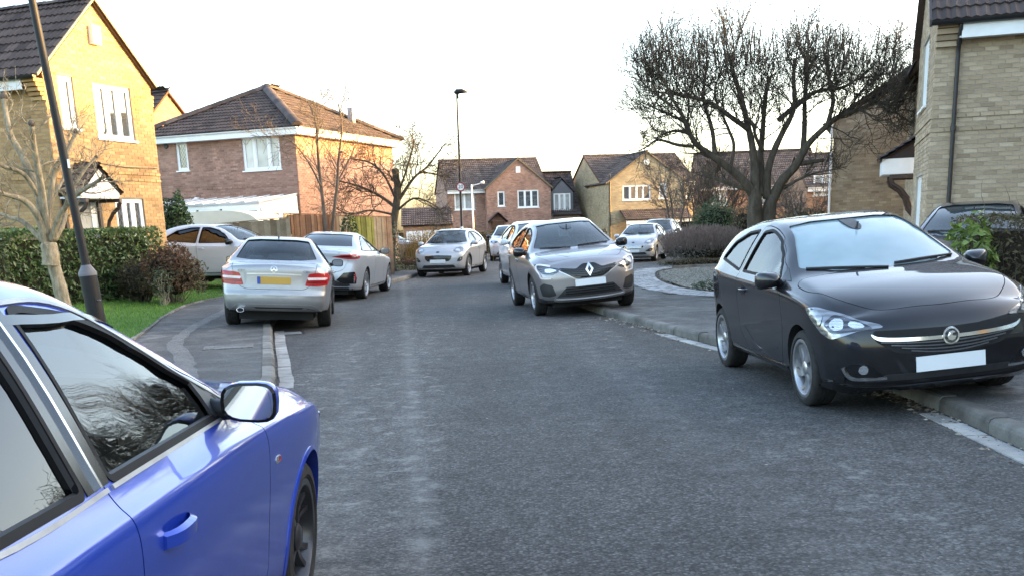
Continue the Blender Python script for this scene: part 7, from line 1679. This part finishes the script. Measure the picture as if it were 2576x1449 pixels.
    for sg in (1, -1): c.patch('tail_light', 180-sg*35, p3(c, 180-sg*35, [(P['L'],sg*.50,.92*hk),(P['L']-.2,sg*.84,.92*hk),(P['L']-.32,sg*.86,1.06*hk),(P['L']-.12,sg*.6,1.04*hk)]), M['red_lamp'], .006, .02, .04, 2)
    return c
PUMA = derive(CROSS, 4.186, 1.536, .903, wb=2.588, fo=.82, r=.335, rim=.238, ar=.375, paint=M['p_pale'], spokes=dict(n=5, kind='twin', w0=.035, w1=.05), rimmat='alloy')
PUMA['T'] = [(0,.84),(.15,.93),(.45,1.0),(.9,1.045)]+[t for t in PUMA['T'] if t[0] > 1.0]
KUGA = derive(CROSS, 4.52, 1.66, .92, wb=2.69, fo=.90, r=.35, ar=.39, paint=M['p_white'], res=3)
EVOQ = derive(CROSS, 4.37, 1.63, .95, wb=2.68, fo=.86, r=.37, rim=.26, ar=.42, paint=M['p_white'], res=3)
SUVW = derive(CROSS, 4.62, 1.62, .92, wb=2.78, fo=.88, r=.36, rim=.26, ar=.41, paint=M['p_white'], res=3, wing=['cg_priv','cg_priv'])
FIES = derive(CORSA, 3.97, 1.495, .861, wb=2.489, fo=.79, r=.31, rim=.215, ar=.345, paint=M['p_pale'], res=3, wsg='cg', clad=False, spokes=dict(n=7, kind='twin', w0=.025, w1=.03))
FIES['win'] = [[(1.45,1.0),(2.28,1.03),(2.26,1.38),(1.98,1.365),(1.70,1.21)], [(2.38,1.035),(3.10,1.10),(3.28,1.18),(3.0,1.34),(2.6,1.385),(2.36,1.39)]]
FIES['door'] = [[(1.30,.95),(1.25,.55),(1.35,.30),(2.22,.28),(2.32,.42),(2.32,1.42),(1.95,1.405),(1.62,1.22)], [(2.345,.42),(2.37,.29),(2.75,.30),(3.0,.58),(3.2,1.0),(3.34,1.18),(3.02,1.37),(2.6,1.425),(2.34,1.425)]]
MPV = derive(CROSS, 4.4, 1.66, .90, wb=2.70, fo=.88, r=.33, ar=.37, paint=M['p_grey'], res=3, clad=False)
NAVY = derive(FIES, 3.85, 1.52, .86, wb=2.45, fo=.78, paint=M['p_navy'], wing=['cg_priv','cg_priv']); NAVY['clad'] = False
SILV = derive(FIES, 3.9, 1.5, .86, wb=2.45, fo=.78, paint=M['p_silver']); SILV['clad'] = False
BLUE = derive(FIES, 4.2, 1.52, .88, wb=2.6, fo=.80, paint=M['p_navy']); BLUE['clad'] = False
# ---- blue five-door hatchback beside the camera
AUDI = dict(L=4.31, wb=2.636, fo=.86, Wd=.893, H=1.425, r=.318, rim=.238, tw=.23, ar=.355, paint=M['p_blue'], rimmat='alloy_dark', res=6, seal=.016,
    T=[(0,.74),(.2,.82),(.6,.90),(1.1,.965),(1.32,1.0),(1.44,1.04),(1.8,1.24),(2.2,1.392),(2.6,1.432),(3.0,1.425),(3.5,1.375),(3.85,1.26),(4.08,1.05),(4.22,.96),(4.31,.92)],
    S=[(0,.62),(.5,.80),(1.0,.865),(1.5,.90),(2.5,.935),(3.4,.965),(4,.95),(4.31,.87)], W=[(0,.75),(.35,.85),(.9,.89),(1.6,.884),(2.6,.884),(3.4,.893),(3.9,.86),(4.31,.78)],
    ZB=[(0,.18),(1,.18),(3.4,.19),(4.31,.26)], F=[(.18,-.08),(.3,-.02),(.5,0),(.65,-.03),(.8,-.1)], R=[(.25,-.1),(.45,-.01),(.6,0),(.9,-.03),(1.1,-.06)],
    wr=.56, Hg=.47, ins=.045, cF=.10, cR=.12, crease=.02, scal=.006, bowF=.28, bowR=.18, cab=(1.52,3.9,[(0,.35),(3.9,.35)]),
    win=[[(1.66,.985),(2.56,1.005),(2.50,1.325),(2.30,1.345),(2.08,1.29)], [(2.70,1.008),(3.45,1.035),(3.60,1.10),(3.35,1.27),(3.0,1.345),(2.65,1.345)]],
    ws=[(-.69,1.05),(.69,1.05),(.535,1.36),(-.535,1.36)], wsx=2.55, rw=[(-.5,1.02),(.5,1.02),(.42,1.26),(-.42,1.26)], rwx=3.5, rwg='cg_priv', wing=['cg_side','cg_priv'],
    door=[[(1.49,.90),(1.45,.40),(1.55,.26),(2.42,.26),(2.56,.42),(2.60,.98),(2.555,1.37),(2.28,1.38),(1.95,1.285)], [(2.59,.42),(2.62,.27),(3.0,.27),(3.28,.58),(3.48,1.0),(3.62,1.10),(3.38,1.30),(3.0,1.385),(2.585,1.385)]],
    bonnet=[(.30,-.56),(.26,0),(.30,.56),(.7,.72),(1.36,.68),(1.30,0),(1.36,-.68),(.7,-.72)], spokes=dict(n=5, kind='twin', w0=.022, w1=.034, s0=.08, s1=.22, dish=.03), seatx=2.35, rvx=2.0, rvz=1.25)
AUDI = derive(AUDI, 4.78, 1.45, .90, wb=2.924, fo=.954)
def make_audi(name, label, loc, yaw, **k):
    c = Car(AUDI); c.assemble(name, label, loc, yaw, **k); ka, kh = 4.78/4.31, 1.45/1.425
    def SZ(pts): return [(q*ka, z*kh) for q, z in pts]
    c.mirror(1.93, 1.045, .825, M['p_blue'], w=.16, h=.115, d=.12, yaw=.06)
    c.handle(2.38*ka, .845, M['p_blue'], L=.20, w=.042, proud=.030, cup=False); c.handle(3.25*ka, .84, M['p_blue'], L=.20, w=.042, proud=.030, cup=False)
    c.line('belt_trim', 'S', SZ([(1.62,.965),(2.1,.975),(2.575,.985)]), .009, M['galv'], .002, mirror=True, h=.004); c.line('belt_trim', 'S', SZ([(2.60,.985),(3.0,.995),(3.58,1.055)]), .009, M['galv'], .002, mirror=True, h=.004)
    c.line('window_trim', 'S', SZ([(1.60,.985),(1.80,1.09),(2.05,1.245),(2.28,1.335),(2.60,1.352),(3.0,1.352),(3.36,1.28),(3.60,1.11)]), .009, M['galv'], .002, mirror=True, h=.004)
    c.patch('pillar_trim', 'S', SZ([(2.575,.995),(2.685,.995),(2.64,1.355),(2.525,1.355)]), M['gloss_black'], .0035, .006, .05, 0, mirror=True)
    c.line('pillar_strip', 'S', SZ([(2.632,.995),(2.585,1.355)]), .010, M['chrome'], .006, mirror=True)
    c.patch('mirror_sail', 'S', SZ([(1.57,.975),(1.80,.98),(1.80,1.10)]), M['plastic'], .004, .01, .04, 1, mirror=True)
    c.line('roof_strip', 'T', [(1.95*ka,.58),(2.4*ka,.605),(3.0*ka,.605),(3.5*ka,.575)], .016, M['gloss_black'], .001, mirror=True, h=.003)
    c.line('sill', 'S', SZ([(1.3,.215),(2.2,.205),(3.1,.22)]), .06, M['p_blue'], .006, mirror=True)
    for v in ('S', 'SR'):
        b = c.patch('wing_badge', v, SZ([(1.345,.745),(1.40,.745),(1.40,.770),(1.345,.770)]), M['satin'], .003, .006, .02, 1); c.patch('badge_stripe', v, SZ([(1.347,.748),(1.362,.748),(1.362,.767),(1.347,.767)]), M['red_lamp'], .005, .006, .02, 0, parent=b)
    c.strip_arc(AUDI['fo'], .355, .012, M['p_blue'], off=.003)
    for sg in (1, -1):
        c.patch('headlight', 30*sg, p3(c, 30*sg, [(.12,sg*.45,.66),(.2,sg*.66,.60),(.36,sg*.80,.66),(.55,sg*.86,.76),(.36,sg*.74,.75),(.2,sg*.56,.71)]), M['lamp_in'], .006, .03, .04, 2)
        c.patch('tail_light', 180-sg*35, p3(c, 180-sg*35, [(4.3,sg*.45,.80),(4.1,sg*.82,.78),(3.95,sg*.86,.92),(4.2,sg*.6,.93)]), M['red_lamp'], .006, .02, .04, 2)
    c.patch('grille', 'F', [(-.35,.66),(.35,.66),(.28,.30),(-.28,.30)], M['gloss_black'], .005, .02, .05, 2); c.plate('F', .45, M['plate_w'], off=.014); c.plate('B', .62, M['plate_y'], off=.014)
    wiper(c, (-.05,1.045), (-.55,1.07)); wiper(c, (.55,1.05), (.02,1.08), .022)
    return c
# ---------------------------------------------------------------- parked cars
TIL = math.atan(.105/1.55)
make_audi('parked_car', 'metallic blue hatchback with dark alloy wheels and silver window trim', (-1.74,2.58), R(90), roll=TIL, z=.05)
make_corsa('parked_car', 'black three-door hatchback with misted windscreen straddling the right kerb', (3.2,9.72), R(-87), roll=TIL, z=.05)
make_saloon('parked_car', 'silver saloon with amber rear plate parked half on the left footpath', (-4.01,18.95), R(98), roll=TIL, z=.05)
make_saloon2('parked_car', 'white saloon with dark rear window in front of the silver saloon', (-4.09,26.4), R(86), roll=TIL, z=.05)
make_cross('parked_car', 'warm grey crossover with diamond badge straddling the right kerb', (1.2,19.75), R(-82.8), roll=TIL, z=.05)
make_oval('parked_car', 'pale silver crossover with oval headlights facing the camera below the lamp column', (-1.77,36.8), R(-101), PUMA, 'oval')
make_oval('parked_car', 'white car with grey fog lamp hidden behind the warm grey crossover', (.92,28.3), R(-84), KUGA, 'swept')
make_oval('parked_car', 'white boxy sport utility car with black grille beyond the pale crossover', (.3,51.6), R(-91), EVOQ, 'box')
make_oval('parked_car', 'pale silver small hatchback with swept headlights beside the lavender bush', (5.7,43.8), R(-107), FIES, 'swept')
make_oval('parked_car', 'grey people carrier tucked behind the small silver hatchback', (7.2,49.0), R(-107), MPV, 'box')
make_oval('parked_car', 'white crossover with black glass parked side-on beside the buff house', (-7.55,29.3), R(-20), SUVW, 'box', z=.28)
make_oval('parked_car', 'dark navy small car on the drive behind the right hedge', (6.75,15.2), R(-117), NAVY, 'swept', z=.12)
make_oval('parked_car', 'silver hatchback glimpsed behind the ivy-clad tree trunk', (-5.6,52.5), R(-10), SILV, 'swept')
make_oval('parked_car', 'dark blue car whose roof shows behind the white boxy car', (.5,59.0), R(-92), BLUE, 'swept')
# ---------------------------------------------------------------- fences, lamp columns, caravan
def fence(label, A, B, za, zb_, mats, w=.125, zbase=.05, group=None):
    A, B = np.array(A), np.array(B); L = np.linalg.norm(B-A); ang = math.atan2(B[1]-A[1], B[0]-A[0]); t = thing('board_fence', label, 'fence', (A[0], A[1], 0), ang, group); n = int(L/(w-.012))
    for k in range(n):
        x = k*(w-.012); z = lerp(za, zb_, x/L)+random.uniform(-.012,.012); m = MB(); y = -.006 if k % 2 else .0
        sl = random.uniform(-.006,.006); m.raw([(x,y,zbase),(x+w,y+.008,zbase),(x+w,y+.008,z),(x+sl,y,z),(x,y+.018,zbase),(x+w,y+.02,zbase),(x+w,y+.02,z),(x+sl,y+.018,z)], [(0,1,2,3),(7,6,5,4),(3,2,6,7),(1,5,6,2),(0,3,7,4)], col=random.random()); m.build('board', mats(x/L), t)
    for z in (.4, 1.5):
        m = MB(); m.box(0,L,.03,.08,z-.04,z+.04, col=.4); m.build('rail', mats(.3), t)
    for x in np.arange(0, L+.1, 1.83):
        m = MB(); m.box(x-.04,x+.04,.05,.13,0,lerp(za,zb_,min(1,x/L))-.03, col=.3); m.build('post', mats(.3), t)
    m = MB(); m.raw([(0,-.03,za+.01),(L,-.03,zb_+.01),(L,.05,zb_+.01),(0,.05,za+.01),(0,-.03,za+.035),(L,-.03,zb_+.035),(L,.05,zb_+.035),(0,.05,za+.035)], [(0,3,2,1),(4,5,6,7),(0,1,5,4),(1,2,6,5),(2,3,7,6),(3,0,4,7)], col=.6); m.build('capping', mats(.3), t)
    return t
a, b = YP(415, 578, 34.6), YP(728, 549, 33.0); f1 = fence('pale weathered board fence behind the white crossover', a[:2], b[:2], a[2], b[2], lambda t: M['fence_pale'])
m = MB(); m.box(-.1,.1,-.02,0,-.05,.05); o = m.build('fence_sign', M['white'], f1); o.location = (2.7,-.012,1.72)
a, b = YP(730, 540, 33.4), YP(985, 548, 36.5); fence('patchy brown and mossy green board fence behind the white saloon', a[:2], b[:2], a[2], b[2], lambda t: M['fence_brown'] if t < .42 else M['fence_pale'] if (t < .56 or .8 < t < .9) else M['fence_green'] if t < .8 else M['fence_brown'])
# near lamp column, leaning a little
def column_pt(t): return YP(lerp(264, 80, t), lerp(905, 0, t), 13.0)
p0 = Vector(column_pt(0)); p0.z = .1; d = (Vector(column_pt(1))-Vector(column_pt(.0))).normalized()
M['column_grey'] = plain('grey collar paint', (.10,.10,.11), .6, .3, 9)
lc = thing('lamp_column', 'black lamp column leaning beside the pale-barked tree', 'lamp column', p0)
m = MB(); H1 = 1.02; m.tube([d*-.05, d*H1], [.104,.104], 16); m.build('base', M['post_black'], lc, True, .9)
m = MB(); m.tube([d*(H1-.01), d*(H1+.03), d*(H1+.11), d*(H1+.12)], [.108,.108,.06,.054], 16); m.build('collar', M['column_grey'], lc, True, .9)
m = MB(); m.tube([d*(H1+.1), d*3.0, d*6.0], [.052,.048,.040], 14); m.build('shaft', M['post_black'], lc, True, .9)
m = MB(); m.box(-.33,.02,-.09,.09,-.03,.05); o = m.build('lantern', M['post_black'], lc); o.location = d*6.0
m = MB(); m.box(-.006,.006,-.02,.02,-.05,.05); o = m.build('tag', M['white'], lc); o.location = d*2.33+Vector((.05,-.03,0))
m = MB(); m.box(-.035,.035,-.004,.004,-.16,.16); o = m.build('door', M['post_black'], lc); o.location = d*.6+Vector((.02,-.086,0))
m = MB(); m.tube([d*.72+Vector((.07,-.06,0)), d*.72+Vector((.12,-.07,.0))], .006, 6); m.build('lock', M['galv'], lc)
# lamp column with 20 sign
Yc = 42.0; pb = Vector(YP(1167, 700, Yc)); pb.z = .08; pt_ = Vector(YP(1149, 235, Yc)); L20 = thing('lamp_column', 'tall dark lamp column carrying a round 20 speed sign', 'lamp column', pb); dv = pt_-pb
m = MB(); m.tube([dv*0, dv*.18, dv*.185, dv*.6, dv], [.085,.085,.05,.045,.032], 12); m.build('shaft', M['post_black'], L20, True, .9)
m = MB(); hd = [(-.10,0,.0),(.0,0,.05),(.2,0,.06),(.42,0,.02)]; m.tube([dv+Vector(p) for p in hd], [.05,.10,.09,.03], 8); m.build('lantern', M['post_black'], L20, True)
m = MB(); m.tube([dv+Vector((.03,0,-.02)), dv+Vector((.03,0,-.2))], [.05,.04], 8); m.build('neck', M['post_black'], L20, True)
ps = Vector(YP(1159, 471, Yc))-pb; fm_ = Matrix.Translation(ps+Vector((0,-.09,0))) @ Matrix.Rotation(R(90),4,'X')
m = MB(); m.lathe([(0,-.02),(.185,-.02),(.185,.0),(0,.0)], 28, M=fm_); sg = m.build('speed_sign', M['galv'], L20)
m = MB(); m.lathe([(0,.004),(.165,.004)], 28, M=fm_); m.build('sign_face', M['white'], sg)
M['sign_red'] = plain('sign red ring', (.22,.03,.035), .5, .15, 6)
m = MB(); m.lathe([(.132,.008),(.182,.008)], 28, M=fm_); m.build('sign_ring', M['sign_red'], sg)
text_mesh('sign_number', '20', .20, M['black'], sg, fm_ @ Matrix.Translation((0,0,.010)), .001)
m = MB(); m.tube([dv*.19, dv*.235], [.052,.052], 12); m.build('band', M['white'], L20, True)
# white pole with side arm by the far red house
pb = Vector(YP(1192, 590, 72)); pb.z = 0; tp = Vector(YP(1186, 465, 72))-pb; wp = thing('white_pole', 'slim white pole with short side arm before the far red house', 'pole', pb)
m = MB(); m.tube([tp*0, tp], [.055,.05], 8); m.build('pole', M['white'], wp, True); m = MB(); m.tube([tp+Vector((0,0,-.08)), tp+Vector((.5,0,.02)), tp+Vector((.72,0,.10))], .03, 6); m.tube([tp+Vector((.62,0,.08)), tp+Vector((.86,0,.14))], .08, 8); m.build('arm', M['white'], wp, True)
# touring caravan behind the board fence
c = YP(575, 545, 37.0); cv = thing('caravan', 'cream touring caravan showing above the pale board fence', 'caravan', (c[0], c[1], .15), R(-14))
M['cream'] = plain('cream caravan panel', (.62,.60,.50), .4, .08, 2)
prof = [(-2.0,.35),(-2.05,1.0),(-1.75,1.85),(-1.3,2.22),(.4,2.26),(1.35,2.12),(1.75,1.75),(1.9,1.0),(1.8,.35)]; pp = chaikin(prof, 2); n = len(pp)
m = MB(); m.raw([(x,-1.05,z) for x, z in pp]+[(x,1.05,z) for x, z in pp], [tuple(range(n)), tuple(range(n,2*n))[::-1]]+[(i, n+i, n+(i+1) % n, (i+1) % n) for i in range(n)]); m.build('body', M['cream'], cv, True, .6)
m = MB(); wp_ = chaikin([(-1.9,1.15),(-1.0,1.15),(-1.05,1.75),(-1.35,1.95),(-1.65,1.7)], 2); m.raw([(x,-1.065,z) for x, z in wp_], [tuple(range(len(wp_)))]); m.build('window', M['pane'], cv)
m = MB(); m.box(-.6,.7,-1.07,-1.055,1.25,1.75); m.build('window', M['pane'], cv)
m = MB(); m.tube([(-1.95,-1.06,1.1),(1.7,-1.06,1.1)], .02, 6); m.build('trim_strip', M['galv'], cv)
for sg_ in (-1.02, 1.02):
    m = MB(); m.lathe([(.15,-.08),(.3,-.08),(.3,.08),(.15,.08)], 18, M=Matrix.Translation((-.1,sg_,.15)) @ Matrix.Rotation(R(90),4,'X'), closed=True); m.build('wheel', M['rubber'], cv, True)
